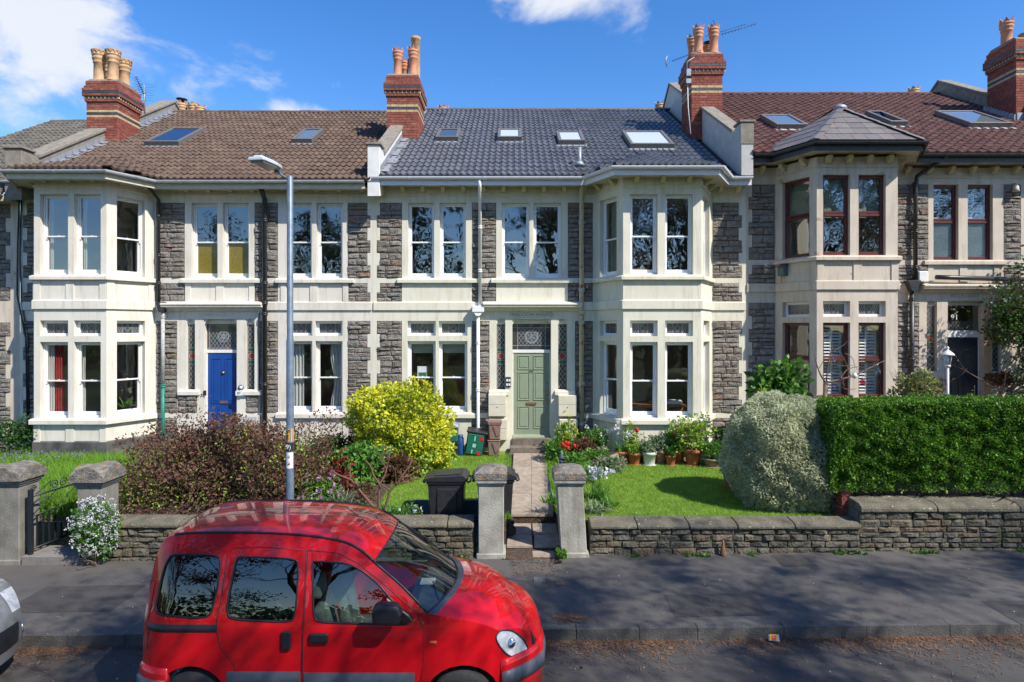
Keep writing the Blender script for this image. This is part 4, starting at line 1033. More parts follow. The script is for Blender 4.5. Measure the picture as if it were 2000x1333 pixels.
# ------------------------------------------------ house with the blue door
bay87 = (-11.9, -11.34, -9.617, -9.05)
d87 = dict(holes=[(-7.82, -6.98, .9, 3.99), (-8.26, -8.04, 2.20, 3.99), (-6.75, -6.53, 2.20, 3.99)], canopy=(WX(322), WX(517)))
up87 = win_pairs((374, 425, 435, 486), (560, 609, 618, 669)); lo87 = win_pairs((559, 610, 616, 669))
pan87 = [(-12.40, -11.92, 'umgb', .1, 0), (WX(305), WX(361), 'um', 0, 0), (WX(305), WX(346), 'gb', 0, 0), (WX(346) + .004, WX(385), 's', 0, 0), (WX(480), WX(505), 's', 0, 0), (WX(497), WX(543), 'um', 0, 0), (WX(507), WX(543), 'g', 0, 0),
         (WX(679), WX(723.5), 'umgb', 0, .075)]
H87, h87, f87, V87, e87 = make_house('white rendered terraced house with blue front door and brown tiled roof', A, -12.47, -3.53, bay87, 0, up87, lo87, pan87, d87, 7.40, .567,
                                [[(.26, .95)], [(.145, .81), (.95, 1.585)], [(.24, .93)]])
dr = door_case(H87, -7.79, -7.01, .99, 3.12, 3.21, 3.87, 'door_blue', [(-8.26, -8.04), (-6.75, -6.53)], (2.22, 3.86), d87['canopy'], 'a', 0, [(.13, .47, .40, .94), (.57, .9, .40, .94), (.13, .47, .06, .28), (.57, .9, .06, .28)], None)
letterplate(dr, -7.38, 1.86); m = MB(); m.lathe([(.0, -.05), (.03, -.045), (.034, -.02), (.018, -.008), (.018, 0)], (-7.38, YW + .16, 2.62), 10, axis='y'); m.build('door_knocker', 'brass', dr)
text('lettering', 'HARTVILLE', .10, ((WX(420)), YW + .001, PZ(615, YW)), 'pipe_worn', H87, extrude=.002, space=1.15)
m = MB(); m.box(WX(463), WX(477), YW - .012, YW, PZ(772, YW), PZ(763, YW)); n_ = m.build('number_plate', 'white_sticker', H87); 
text('lettering', '87', .085, (WX(469), YW - .075, PZ(768, YW)), 'ink', H87)
m = MB(); m.box(WX(462.5), WX(475.5), YW - .0745, YW - .0705, PZ(772.5, YW), PZ(763.5, YW)); m.build('number_plate', 'white_sticker', H87)
m = MB(); m.lathe([(.07, -.02), (.07, 0)], (WX(471), YW - .0, PZ(757.5, YW)), 18, axis='y'); pq = m.build('plaque', 'door_blue', H87)
m = MB(); m.lathe([(.045, -.024), (.045, -.018)], (WX(471), YW, PZ(757.5, YW)), 14, axis='y'); m.build('plaque_face', 'white_sticker', pq)
m = MB(); m.box(WX(398), WX(403.5), YW - .03, YW, PZ(773, YW), PZ(763, YW)); m.build('doorbell', 'plastic_black', H87, bevel=.008)
m = MB(); m.box(WX(468), WX(509), YW - .22, YW - .004, PZ(850, YW), PZ(811, YW)); tag(m.build('meter_box', 'meter_grey', None, bevel=.012, loc=(WX(489), YW - .1, PZ(850, YW))), 'speckled grey utility meter box beside the blue door', 'meter box')
m = MB(); sweep(m, [(-11.9, YW), (-11.34, YB), (-9.617, YB), (-9.05, YW)], [(-.01, .5), (.035, .5), (.035, 1.05), (.0, 1.08), (-.01, 1.08)]); pl = m.build('plinth', 'plinth_black', H87)
for x in (-10.42,): m = MB(); m.box(x, x + .2, YB - .045, YB - .02, .70, .78); m.build('air_brick', 'brick_red', pl)
m = MB(f87[2].M); m.box(.72, .95, -.05, -.02, .80, .88); m.build('air_brick', 'brick_red', pl)
for p, g2 in ((up87[0], 'frost_amber'), (up87[1], None)):
    for (a, b) in p: sash(H87, MAIN, a, b, V87['UB'], V87['UT'], gm2=g2, fm='white_paint')
for (a, b) in lo87[0]: sash(H87, MAIN, a, b, V87['LB'], V87['LT'], fm='white_paint', gm='glass_clear'); toplight(H87, MAIN, a, b, V87['TB'], V87['TT'])
for f, ops in zip(f87, ([(.26, .95)], [(.145, .81), (.95, 1.585)], [(.24, .93)])):
    for (a, b) in ops: sash(H87, f, a, b, V87['UB'], V87['UT'], fm='white_paint'); sash(H87, f, a, b, V87['LB'], V87['LT'], fm='white_paint', gm='glass_clear'); toplight(H87, f, a, b, V87['TB'], V87['TT'])
interior(H87, -12.3, -3.6, 0, (-8.7, -6.3), bay87)
r87 = roof_deck(H87, h87, -12.3, -3.5); roof_tiles(H87, r87, h87, -12.05, -3.52, 'tile_brown'); ridge_row(r87, h87, -12.2, -3.6, 'tile_brown')
eaves(H87, h87, e87[:-1] + [(-3.62, YW)], 7.40, 'gutter_grey', 'soffit')
h87['blind'] = 'blind_dark'; skylight(H87, h87, 264, 370, 263, 288); h87['blind'] = 'painted_sky'; skylight(H87, h87, 558, 622, 263, 283)
flashing(H87, h87, -12.02, 1)
ck = chimney(H87, PX(199, 18.9), .92, 18.9, 1.15, 9.0, 11.06, 'R'); zt = 11.12
for (px, y, hh) in ((194, 19.2, .95), (221, 19.12, .92), (243, 19.75, .9), (214, 19.8, .9)): pot(ck, PX(px, y), y, zt, hh, .155, crown=False)
parapet(H87, h87, -12.45, -12.03, .42, 'roof_coping')
downpipe(H87, [(WX(314), YW - .52, 7.38), (WX(314), YW - .50, 7.2), (WX(314), YW - .10, 7.0), (WX(314), YW - .09, 4.36)], .042, 'black_paint', [(WX(314), YW - .095, z) for z in (6.6, 5.6, 4.9)])
m = MB(); m.prism([(-.14, .13), (.14, .13), (.06, -.12), (-.06, -.12)], YW - .2, YW - .02, 'y', M=Matrix.Translation((WX(322), 0, 4.28))); m.build('rainwater_hopper', 'black_paint', H87, bevel=.01)
downpipe(H87, [(WX(322), YW - .09, 4.2), (WX(322), YW - .09, 2.28)], .045, 'pipe_worn', [(WX(322), YW - .09, 4.05)]); downpipe(H87, [(WX(322), YW - .09, 2.30), (WX(322), YW - .09, .7)], .047, 'pipe_green', [(WX(322), YW - .09, 2.3)])
downpipe(H87, [(WX(520), YW - .40, 7.3), (WX(520), YW - .10, 7.0), (WX(520), YW - .10, .8)], .062, 'black_paint', [(WX(520), YW - .10, z) for z in (6.48, 4.9, 4.4, 4.12, 2.35)])
m = MB(); m.tube([(WX(507), YW - .02, 4.15), (WX(505), YW - .02, 3.7), (WX(507), YW - .02, 3.0), (WX(507), YW - .02, 2.2)], .012, 5); m.build('cable', 'black_paint', H87)
# ------------------------------------------------ house with the sage door
bay89 = (2.078, 2.635, 4.49, 5.06)
d89 = dict(holes=[(.01, .99, .9, 3.99), (-.39, -.17, 2.20, 3.99), (1.17, 1.40, 2.20, 3.99)], canopy=(WX(944), WX(1135)))
up89 = win_pairs((797, 848, 859, 910), (980, 1034, 1042, 1096)); lo89 = win_pairs((796, 851, 857, 913))
pan89 = [(WX(736), WX(785), 'umgb', .08, 0), (WX(922), WX(969), 'um', 0, 0), (WX(922), WX(956), 'gb', 0, 0), (WX(1109), WX(1158), 'um', 0, 0), (WX(1123), WX(1158), 'gb', 0, 0), (5.085, WX(1449), 'umgb', 0, .08)]
op89 = [[(.25, .94)], [(.17, .82), (1.0, 1.66)], [(.25, .94)]]
H89, h89, f89, V89, e89 = make_house('cream rendered terraced house with sage green door and new slate grey tiles', Bc, -3.528, 5.93, bay89, 0, up89, lo89, pan89, d89, 7.49, .567, op89, aprons=False)
dr = door_case(H89, .04, .96, 1.0, 3.12, 3.21, 3.87, 'door_sage', [(-.39, -.17), (1.17, 1.40)], (2.22, 3.86), d89['canopy'], 'b', 0,
               [(.11, .45, .80, .97), (.55, .88, .80, .97), (.11, .45, .43, .77), (.55, .88, .43, .77), (.11, .45, .09, .36), (.55, .88, .09, .36)], None)
letterplate(dr, .49, 1.82, .26); text('door_number', '89', .12, (.50, YW + .14, 2.66), 'brass', dr)
m = MB()
for z in (2.35, 2.15, 2.05): m.lathe([(.0, -.03), (.022, -.025), (.022, 0)], (.90, YW + .16, z), 8, axis='y')
m.box(.88, .92, YW + .13, YW + .16, 1.80, 1.95); m.build('door_lock', 'brass', dr)
m = MB(); m.prism([(YW + .06, .965), (YW + .17, .99), (YW + .17, 1.05)], .02, .98, 'x'); m.build('weather_board', 'door_sage', dr)
zt_ = PZ(615, YW); m = MB(); 
for (a, b, c, d) in ((-.5, .5, .066, .074), (-.5, .5, -.074, -.066)): m.box(.5 + a, .5 + b, YW - .006, YW + .001, zt_ + c, zt_ + d)
for sg in (-1, 1): m.add([(.5 + sg * .50, YW - .005, zt_ - .07), (.5 + sg * .56, YW - .005, zt_ + .0), (.5 + sg * .5, YW - .005, zt_ + .07), (.5 + sg * .488, YW - .005, zt_ + .06), (.5 + sg * .54, YW - .005, zt_), (.5 + sg * .488, YW - .005, zt_ - .06)], [(0, 1, 4, 5), (1, 2, 3, 4)])
m.build('name_panel', 'pipe_worn', H89); text('lettering', 'HADDON HOUSE', .125, (.5, YW - .002, zt_), 'inscription', H89, extrude=.004, sx=.94, space=1.12) if 'inscription' in MATS else None
m = MB(); m.box(-.16, -.03, YW - .03, YW, 2.26, 2.52); bp_ = m.build('entry_panel', 'plastic_black', H89, bevel=.005)
for i in range(2):
    for j in range(2): q = MB(); q.box(-.145 + i * .06, -.10 + i * .06, YW - .036, YW - .029, 2.30 + j * .11, 2.36 + j * .11); q.build('bell_button', 'white_sticker', bp_)
st = MB(); st.box(.0, 1.0, YW - .05, YW + .2, .78, .975); s_ = st.build('door_step', 'step_stone', H89, bevel=.01); st = MB(); st.box(-.06, 1.06, YW - .34, YW - .052, .60, .80); st.build('door_step', 'step_stone', H89, bevel=.015)
for p in up89:
    for (a, b) in p: sash(H89, MAIN, a, b, V89['UB'], V89['UT'])
for (a, b) in lo89[0]: sash(H89, MAIN, a, b, V89['LB'], V89['LT'], gm='glass_clear'); toplight(H89, MAIN, a, b, V89['TB'], V89['TT'])
for f, ops in zip(f89, op89):
    for (a, b) in ops: sash(H89, f, a, b, V89['UB'], V89['UT']); sash(H89, f, a, b, V89['LB'], V89['LT'], gm='glass_clear'); toplight(H89, f, a, b, V89['TB'], V89['TT'])
interior(H89, -3.4, 5.6, 0, (-.6, 1.6), bay89)
r89 = roof_deck(H89, h89, -3.4, 5.7); roof_tiles(H89, r89, h89, -3.22, 5.62, 'tile_slate_grey'); ridge_row(r89, h89, -3.2, 5.6, 'tile_slate_grey')
eaves(H89, h89, [(-3.45, YW)] + e89[1:-1] + [(5.9, YW)], 7.49, 'gutter_white', 'gutter_white')
h89['blind'] = 'blind_green'; skylight(H89, h89, 848, 898, 262, 279); h89['blind'] = 'painted_sky'
for q in ((972, 1019, 262, 279), (1088, 1145, 267, 286), (1222, 1325, 267, 293)): skylight(H89, h89, *q, gm='glass_clear')
flashing(H89, h89, -3.24, 1, n=10)
ck = chimney(H89, PX(786, 18.9), .93, 18.9, 1.25, 9.2, 11.22, 'R'); zt = 11.28
for (px, y, hh) in ((777, 19.15, .82), (807, 19.12, .86), (790, 19.85, .8)): pot(ck, PX(px, y), y, zt, hh, .125, 'pot_terracotta')
pot(ck, PX(812, 19.7), 19.7, zt, 1.42, .135, 'pot_buff', plain=True)
parapet(H89, h89, -3.55, -3.25, .42, 'parapet_white')
downpipe(H89, [(WX(939), YW - .52, 7.42), (WX(939), YW - .5, 7.22), (WX(938), YW - .1, 7.0), (WX(938), YW - .09, 4.33)], .042, 'upvc', [(WX(938), YW - .09, z) for z in (6.3, 5.2)])
m = MB(); m.box(WX(923), WX(946), YW - .2, YW - .02, 4.16, 4.32); m.prism([(-.12, 0), (.12, 0), (.05, -.1), (-.05, -.1)], YW - .18, YW - .03, 'y', M=Matrix.Translation((WX(934), 0, 4.16))); m.build('rainwater_hopper', 'upvc', H89, bevel=.008)
downpipe(H89, [(WX(934), YW - .09, 4.2), (WX(934), YW - .09, 1.2), (WX(934), YW - .09, .72)], .042, 'upvc', [(WX(934), YW - .09, z) for z in (3.4, 2.2)])
downpipe(H89, [(WX(1135), YW - .40, 7.36), (WX(1135), YW - .11, 7.2), (WX(1135), YW - .10, .7)], .06, 'pipe_cream', [(WX(1135), YW - .10, z) for z in (6.42, 4.73, 4.15, 3.9, 2.35, 1.35)])
m = MB(); m.tube([(PX(1132, 16.4), 16.4, roof_h(h89, 1.7, 16.4) - .1), (PX(1132, 16.4), 16.4, roof_h(h89, 1.7, 16.4) + .5)], .05, 10); m.lathe([(.16, 0), (.07, .12)], (PX(1132, 16.4), 16.4, roof_h(h89, 1.7, 16.4) + .02), 10); m.build('vent_pipe', 'lead', r89)
for i, (a, b, c, d) in enumerate(((954, 989, 770, 812), (955, 991, 817, 858), (1089, 1125, 771, 812), (1091, 1127, 817, 858))):
    lo = (WX(a) + .0, YW - .14, PZ(d, YW)); t = thing('meter_box', ['upper cream meter box left of the sage door', 'lower cream meter box left of the sage door, behind the brown caddies', 'upper cream meter box right of the sage door', 'lower cream meter box right of the sage door'][i], 'meter box', ((WX(a) + WX(b)) / 2, YW - .1, PZ(d, YW)), 'cream meter boxes by the sage door')
    zm = PZ((c + d) / 2 - 2, YW); q = MB(); q.box(WX(a), WX(b), YW - .20, YW - .003, PZ(d, YW), PZ(c, YW)); q.build('box_body', 'meter_box', t, bevel=.008)
    q = MB(); q.box(WX(a) + .012, WX(b) - .012, YW - .213, YW - .2005, zm + .006, PZ(c, YW) - .012); q.box(WX(a) + .012, WX(b) - .012, YW - .213, YW - .2005, PZ(d, YW) + .012, zm - .002); dd = q.build('box_lid', 'meter_box', t, bevel=.004)
    q = MB(); q.lathe([(.012, -.012), (.012, 0)], ((WX(a) + WX(b)) / 2, YW - .213, zm - .06), 8, axis='y'); q.build('lock', 'ink', dd)
# ------------------------------------------------ house with the maroon windows
bay91 = (6.69, 7.23, 9.15, 9.70); DZ = .46
d91 = dict(holes=[(11.05, 11.96, 1.2, 4.45), (10.52, 10.78, 2.66, 4.45), (12.18, 12.40, 2.66, 4.45)], canopy=(WX(1795), 13.6))
up91 = win_pairs((1823, 1872, 1890, 1939))
pan91 = [(6.0, 6.67, 'umgb', .09, 0), (9.72, WX(1813), 'um', 0, 0), (9.72, WX(1795), 'gb', 0, 0), (WX(1960), WX(1994), 'um', 0, 0), (10.45, 10.85, 's', 0, 0)]
op91 = [[(.20, .98)], [(.147, .79), (.99, 1.635)], [(.20, .98)]]
H91, h91, f91, V91, e91 = make_house('beige rendered terraced house with maroon window frames and a hipped slate bay roof', Cc, 5.932, 15.2, bay91, DZ, up91, [], pan91, d91, 8.05, .567, op91, skirt=False)
dr = door_case(H91, 11.08, 11.93, 1.35, 3.52, 3.70, 4.34, 'door_navy', [(10.52, 10.78), (12.18, 12.40)], (2.66, 4.32), d91['canopy'], 'c', DZ, [(.13, .40, .62, .83), (.55, .85, .70, .83), (.13, .43, .15, .55), (.55, .85, .15, .55)], None, fan='glass')
letterplate(dr, 11.42, 1.92, .34, .05, 'chrome'); m = MB(); m.box(11.80, 11.825, YW + .11, YW + .16, 2.0, 2.3); m.box(11.72, 11.81, YW + .095, YW + .115, 2.16, 2.185); m.build('door_handle', 'chrome', dr, bevel=.006)
m = MB(); m.lathe([(0, -.03), (.018, -.028), (.022, 0)], (11.4, YW + .16, 2.93), 8, axis='y'); m.build('spyhole', 'chrome', dr)
text('fanlight_number', '91', .2, (WX(1873), YW + .165, 4.03), 'white_sticker', H91, extrude=.002)
m = MB(); m.box(WX(1831), WX(1845), YW - .03, YW - .003, PZ(757, YW), PZ(741, YW)); m.build('number_plate', 'plastic_teal', H91); text('lettering', '91', .12, (WX(1838), YW - .034, PZ(749, YW)), 'white_sticker', H91)
text('lettering', 'ROCKLEAZE', .115, (WX(1884), YW + .001, PZ(578.5, YW)), 'inscription', H91, extrude=.004, space=1.15)
m = MB(); m.box(11.97, 12.15, YW - .012, YW + .14, 1.2, 4.32); m.build('door_jamb', 'render_peach', H91)
for (a, b) in up91[0]: casement(H91, MAIN, a, b, V91['UB'], V91['UT'], gm2='frost_blue')
for f, ops in zip(f91, op91):
    for (a, b) in ops: casement(H91, f, a, b, V91['UB'], V91['UT'], gm='glass'); casement(H91, f, a, b, V91['LB'], V91['LT'], gm='glass_clear'); toplight(H91, f, a, b, V91['TB'], V91['TT'], 'white_paint')
interior(H91, 6.1, 15.1, DZ, (9.9,), bay91)
r91 = roof_deck(H91, h91, 5.9, 15.25); roof_tiles(H91, r91, h91, 5.9, 15.2, 'tile_red', w=.25, g=.27, rolls=1, amp=.045); ridge_row(r91, h91, 5.9, 15.2, 'tile_red')
eaves(H91, h91, [(5.95, YW)] + e91[1:-1] + [(15.2, YW)], 8.05, 'black_paint', 'black_paint')
for q in ((1499, 1592, 236, 255), (1868, 1998, 231, 252)): skylight(H91, h91, *q)
h91['blind'] = 'blind_dark'; skylight(H91, h91, 1727, 1780, 230, 249, tilt=R(14)); h91['blind'] = 'painted_sky'
ck = chimney(H91, PX(1381, 18.9), .92, 18.9, 1.1, 9.35, 11.86, 'L', extra=1); zt = 11.92
for (px, y, hh) in ((1364, 19.1, .84), (1394, 19.1, .86), (1352, 19.7, .82), (1384, 19.7, .5)): pot(ck, PX(px, y), y, zt, hh, .13, 'pot_terracotta', cowl=px == 1384, crown=px != 1384)
parapet(H91, dict(rz=h91['rz'] - .05, rm=.567), 5.62, 5.92, .46, 'parapet_grey'); m = MB(); m.box(5.61, 5.93, 15.685, 15.699, 8.28, 8.78); m.build('kneeler_face', 'roof_coping', H91)
ck2 = chimney(H91, 15.36, .95, 18.9, 1.15, 9.8, 12.3, 'L', extra=0, xmax=15.1); pot(ck2, PX(1966, 19.75), 19.75, 12.38, .88, .155, 'pot_terracotta'); pot(ck2, 15.45, 19.2, 12.36, .22, .2, 'pot_buff', plain=True)
parapet(H91, dict(rz=h91['rz'], rm=.567), 15.2, 15.55, .5, 'roof_coping')
m = MB()
for k in range(9): y = 18.85 + k * .14; m.box(14.80, 14.87, y, y + .13, roof_h(h91, 14, y) - .02, roof_h(h91, 14, y) + .22)
m.box(14.86, 15.86, 18.82, 18.88, roof_h(h91, 14, 18.85) - .03, roof_h(h91, 14, 18.85) + .26); m.build('flashing', 'lead', r91)
downpipe(H91, [(WX(1822), YW - .52, 8.0), (WX(1810), YW - .35, 7.85), (WX(1785), YW - .12, 7.58), (WX(1783), YW - .10, 7.3), (WX(1783), YW - .10, 4.95)], .05, 'black_paint', [(WX(1783), YW - .1, z) for z in (7.4, 6.2, 5.3)])
m = MB(); m.prism([(-.17, .14), (.17, .14), (.06, -.14), (-.06, -.14)], YW - .22, YW - .02, 'y', M=Matrix.Translation((WX(1776), 0, 4.82))); m.build('rainwater_hopper', 'black_paint', H91, bevel=.01)
downpipe(H91, [(WX(1776), YW - .10, 4.7), (WX(1776), YW - .10, 1.2)], .055, 'black_paint', [(WX(1776), YW - .1, z) for z in (4.5, 3.0)])
downpipe(H91, [(WX(1821), YW - .14, 5.04), (WX(1850), YW - .14, 5.03), (WX(2010), YW - .14, 4.97)], .06, 'black_paint', [], 'waste_pipe')
m = MB(); m.box(WX(1787), WX(1806), YW - .16, YW - .01, PZ(552, YW), PZ(531, YW)); m.build('junction_box', 'white_paint', H91, bevel=.02)
m = MB(); m.lathe([(.02, .12), (.06, .10), (.065, .0), (.085, -.06), (.0, -.06)], (WX(1977), YW - .12, PZ(372, YW)), 12); m.tube([(WX(1977), YW, PZ(360, YW)), (WX(1977), YW - .12, PZ(360, YW)), (WX(1977), YW - .12, PZ(364, YW))], .012, 5); tag(m.build('alarm_bell', 'pipe_cream', None, loc=(WX(1977), YW, PZ(372, YW))), 'small cream bell fixed to the stone beside the upper right window', 'bell')
t = thing('bird_box', 'small dark green bird box hung on the beige bay', 'bird box', (WX(1533), YB + .55, PZ(545, YW)))
q = MB(f91[0].M @ Matrix.Translation((.28, -.17, 0))); q.prism([(-.0, 5.06), (.17, 5.06), (.17, 5.34), (0, 5.28)], -.09, .09, 'x'); q.build('box_body', 'plastic_teal', t, bevel=.006); q = MB(f91[0].M @ Matrix.Translation((.28, -.17, 0))); q.prism([(-.05, 5.27), (.18, 5.35), (.18, 5.37), (-.05, 5.29)], -.11, .11, 'x'); q.build('box_lid', 'wood_dark', t)
# hipped slate roof over that bay
def slate_hip():
    zg = 8.07; e = .50
    apex = Vector((8.28, 16.15, 9.32)); back = Vector((8.28, 17.9, 9.32))
    b = bay91; poly = []
    P = [Vector((b[0], YW)), Vector((b[1], YB)), Vector((b[2], YB)), Vector((b[3], YW))]
    def off(i):
        ds = []
        if i > 0: ds.append((P[i] - P[i - 1]).normalized())
        if i < 3: ds.append((P[i + 1] - P[i]).normalized())
        ns = [Vector((d.y, -d.x)) for d in ds]; nn = sum(ns, Vector((0, 0))); nn /= nn.length; k = 1 / nn.dot(ns[0]); return P[i] + nn * e * k
    Q = [off(i) for i in range(4)]; Q = [Vector((q.x, q.y, zg)) for q in Q]
    Q[0] = Q[0] + Vector((-.2, .35, 0)); Q[3] = Q[3] + Vector((.2, .35, 0))
    t = MB(); t.add([tuple(q - Vector((0, 0, .03))) for q in Q] + [tuple(apex - Vector((0, 0, .03))), tuple(back - Vector((0, 0, .03)))], [(0, 1, 4), (1, 2, 4), (2, 3, 4), (0, 4, 5), (3, 5, 4)])
    rf = t.build('bay_roof', 'roof_deck', H91)
    def facet(a, b_, c, n=6):
        """courses of slates on a triangle (or fan) a-b at the eaves, c at the apex"""
        nrm = (b_ - a).cross(c - a).normalized()
        if nrm.z < 0: nrm = -nrm
        for k in range(n):
            t0, t1 = k / n, min(1, (k + 1) / n + .04 / 1.0)
            l0, r0 = a.lerp(c, t0), b_.lerp(c, t0); l1, r1 = a.lerp(c, min(t1, .995)), b_.lerp(c, min(t1, .995))
            W = (r0 - l0).length; m_ = max(1, round(W / .33)); cuts = [0] + [(i + (.5 if k % 2 else 0)) / m_ for i in range(m_ + 1)] + [1]
            cuts = sorted({min(1, max(0, x)) for x in cuts}); cuts = [x for i, x in enumerate(cuts) if i == 0 or x - cuts[i - 1] > .02]
            L1 = (r1 - l1).length; ax = (r0 - l0).normalized()
            for u, v in zip(cuts[:-1], cuts[1:]):
                p0, p1 = l0 + ax * (W * u + .004), l0 + ax * (W * v - .004)
                s = (l1 - l0).dot(ax)
                def clampx(p):
                    x = (p - l0).dot(ax); x = min(max(x, s), s + L1); return l1 + ax * (x - s)
                q1, q0 = clampx(p1), clampx(p0)
                if (q1 - q0).length < .004: q1 = q0 + ax * .004
                up0, up1 = nrm * .022, nrm * .008; th = nrm * .012
                me = MB(); vs = [p0 + up0, p1 + up0, q1 + up1, q0 + up1]; vs = vs + [w_ - th for w_ in vs]
                me.add([tuple(w_) for w_ in vs], [(0, 1, 2, 3), (4, 7, 6, 5), (0, 4, 5, 1), (1, 5, 6, 2), (2, 6, 7, 3), (3, 7, 4, 0)]); me.build('roof_slate', 'slate', rf, loc=tuple(p0))
    facet(Q[0], Q[1], apex); facet(Q[1], Q[2], apex); facet(Q[2], Q[3], apex)
    facet(Q[0] + Vector((0, 0, 0)), Q[0].lerp(apex, .02), back, 3)
    def hip(a, b_, n):
        for k in range(n):
            p, q = a.lerp(b_, k / n), a.lerp(b_, (k + 1) / n + .02); d = (q - p).normalized(); sd = d.cross(Vector((0, 0, 1))).normalized()
            mb = MB(); up = Vector((0, 0, .055)) ; w = .14
            mb.add([tuple(v) for v in (p - sd * w + up * .2, p + up, p + sd * w + up * .2, q - sd * w + up * .0, q + up * .7, q + sd * w + up * .0)], [(0, 1, 4, 3), (1, 2, 5, 4), (0, 2, 1), (3, 4, 5)]); mb.build('hip_tile', 'slate', rf)
    hip(Q[1], apex, 5); hip(Q[2], apex, 6); hip(apex, back, 4)
    c = MB(); c.lathe([(.17, -.06), (.15, .02), (.07, .075), (.0, .085)], tuple(apex), 12); c.build('lead_cap', 'lead', rf)
slate_hip()
# ------------------------------------------------ the neighbour beyond the blue-door house
def neighbour():
    hs = thing('terraced_house', 'shaded end of the next terraced house at the left edge, pale tiled roof', 'house', (-14, YW, .6), 'houses of the terrace'); hs['paint'] = 'render_beige'
    st = steps(-15.5, -12.72, .7, 3.9, 0, .12) + steps(-15.5, -12.72, 4.45, 6.9, 0, .12); mb = MB(); wall_face(mb, MAIN, -15.6, -12.475, .2, 7.1, [], st); w = mb.build('wall', ['render_beige', 'mortar'], hs); rnd = random.Random(3)
    for (a, b, c, d) in st: rubble(w, max(a, -14.3), b - .004, c + .004, d - .004, YW, rnd)
    h = dict(rz=7.1, rm=.567, bay=None); mb = MB(); mb.quad((-16.5, 15.5, 6.95), (-12.5, 15.5, 6.95), (-12.5, 22.8, 11.1), (-16.5, 22.8, 11.1)); mb.quad((-16.5, 22.8, 11.1), (-12.5, 22.8, 11.1), (-12.5, 33, 4), (-16.5, 33, 4)); r = mb.build('roof', 'roof_deck', hs)
    roof_tiles(hs, r, h, -16.4, -12.48, 'tile_pale', limit=120); ridge_row(r, h, -16.4, -12.5, 'tile_pale', n=10)
    eaves(hs, h, [(-15.6, YW), (-12.5, YW)], 7.1, 'gutter_grey', 'soffit')
    mb = MB(); mb.tube([(-12.42, YW - .03, 7.1), (-12.45, YW - .04, 5.5), (-12.40, YW - .03, 4.3), (-12.25, YW - .03, 3.6), (-12.22, YW - .03, 1.2)], .016, 5); mb.tube([(-12.47, YW - .03, 7.0), (-12.5, YW - .05, 5.8), (-12.52, YW - .04, 4.6), (-12.3, YW - .04, 3.5), (-12.26, YW - .03, 1.0)], .02, 5); mb.build('cable', 'black_paint', hs)
neighbour()
# ------------------------------------------------------------------ street and gardens
def gz(X): return .012 * max(-30, min(30, X))
YK, YP = 7.945, 10.5                                # kerb face, back of the pavement
def sheet(name, x0, x1, y0, y1, zf, material, nx=24, ny=10, kind='structure'):
    vs = []; fs = []
    for j in range(ny + 1):
        for i in range(nx + 1):
            X = x0 + (x1 - x0) * i / nx; Y = y0 + (y1 - y0) * j / ny; vs.append((X, Y, zf(X, Y)))
    for j in range(ny):
        for i in range(nx): fs.append((j * (nx + 1) + i, j * (nx + 1) + i + 1, (j + 1) * (nx + 1) + i + 1, (j + 1) * (nx + 1) + i))
    mb = MB(); mb.add(vs, fs, 0, True); return tag(mb.build(name, material, None, loc=((x0 + x1) / 2, (y0 + y1) / 2, 0)), kind=kind)
sheet('ground', -700, 700, -700, 700, lambda X, Y: gz(X) - .45, 'meadow', 70, 20)
sheet('road', -60, 60, -.6, YK, lambda X, Y: gz(X) - .11 - .008 * abs(Y - 3.6), 'asphalt', 60, 8)
sheet('far_pavement', -60, 60, -3.2, -.75, lambda X, Y: gz(X) + .0, 'asphalt_path', 60, 2)
sheet('far_kerb', -60, 60, -.75, -.6, lambda X, Y: gz(X) + .004, 'kerb', 60, 1)
sheet('park_grass', -90, 90, -80, -3.2, lambda X, Y: gz(X) + .03 + .02 * min(10, max(0, -3.2 - Y)) * 0, 'meadow', 30, 20)
pav = sheet('pavement', -60, 60, YK + .15, YP + .1, lambda X, Y: gz(X) + .012 * (Y - YK) / 2.5, 'asphalt_path', 60, 6)
kq = MB(); kq.box(-.5, .5, -.5, .5, -.5, .5); kb = kq.build('kerb_stone', 'kerb', nobj=True)
x = -9.6; rnd = random.Random(5)
while x < 9.2:
    w = rnd.uniform(.72, 1.15); link('kerb_stone', kb, pav, (x + w / 2, YK + .078 + rnd.uniform(-.005, .005), gz(x + w / 2) - .118 + rnd.uniform(-.004, .004)), (0, -.012, rnd.uniform(-.006, .006)), (w - .008, .155, .25)).modifiers.new('edge', 'BEVEL').width = .012; x += w
for (x0, x1, y0, y1, z) in ((PX(1040, 10.0), PX(1062, 10.0), 9.42, 9.62, .004), (PX(1083, 9.6), PX(1100, 9.6), 9.3, 9.45, .005)):
    m = MB(); m.box(x0, x1, y0, y1, gz(x0) - .05, gz(x0) + .012 + z); m.build('inspection_cover', 'paving_grey' if z < .005 else 'wood_dark', pav, bevel=.004)
for (x0, x1, y0, y1) in ((2.1, 3.35, 8.25, 8.95), (6.3, 9.6, 8.1, 8.62), (-6.9, -5.4, 8.6, 9.5), (4.2, 4.75, 9.9, 10.42)):      # trench repairs in the pavement
    m = MB(); zt = lambda X, Y: gz(X) + .012 * (Y - YK) / 2.5 + .004
    m.add([(x, y, zt(x, y)) for x, y in ((x0, y0), (x1, y0 + .02), (x1 - .02, y1), (x0 + .015, y1 - .015))], [(0, 1, 2, 3)]); m.build('tarmac_patch', 'asphalt_patch', pav)
gt = thing('drain_grate', 'iron drain grate half hidden by needles in the road', 'drain', (3.55, 6.62, -.14), None); m = MB()
for k in range(9): m.box(3.33 + k * .05, 3.355 + k * .05, 6.45, 6.85, -.13, -.088)
m.build('bars', 'iron', gt); m = MB()
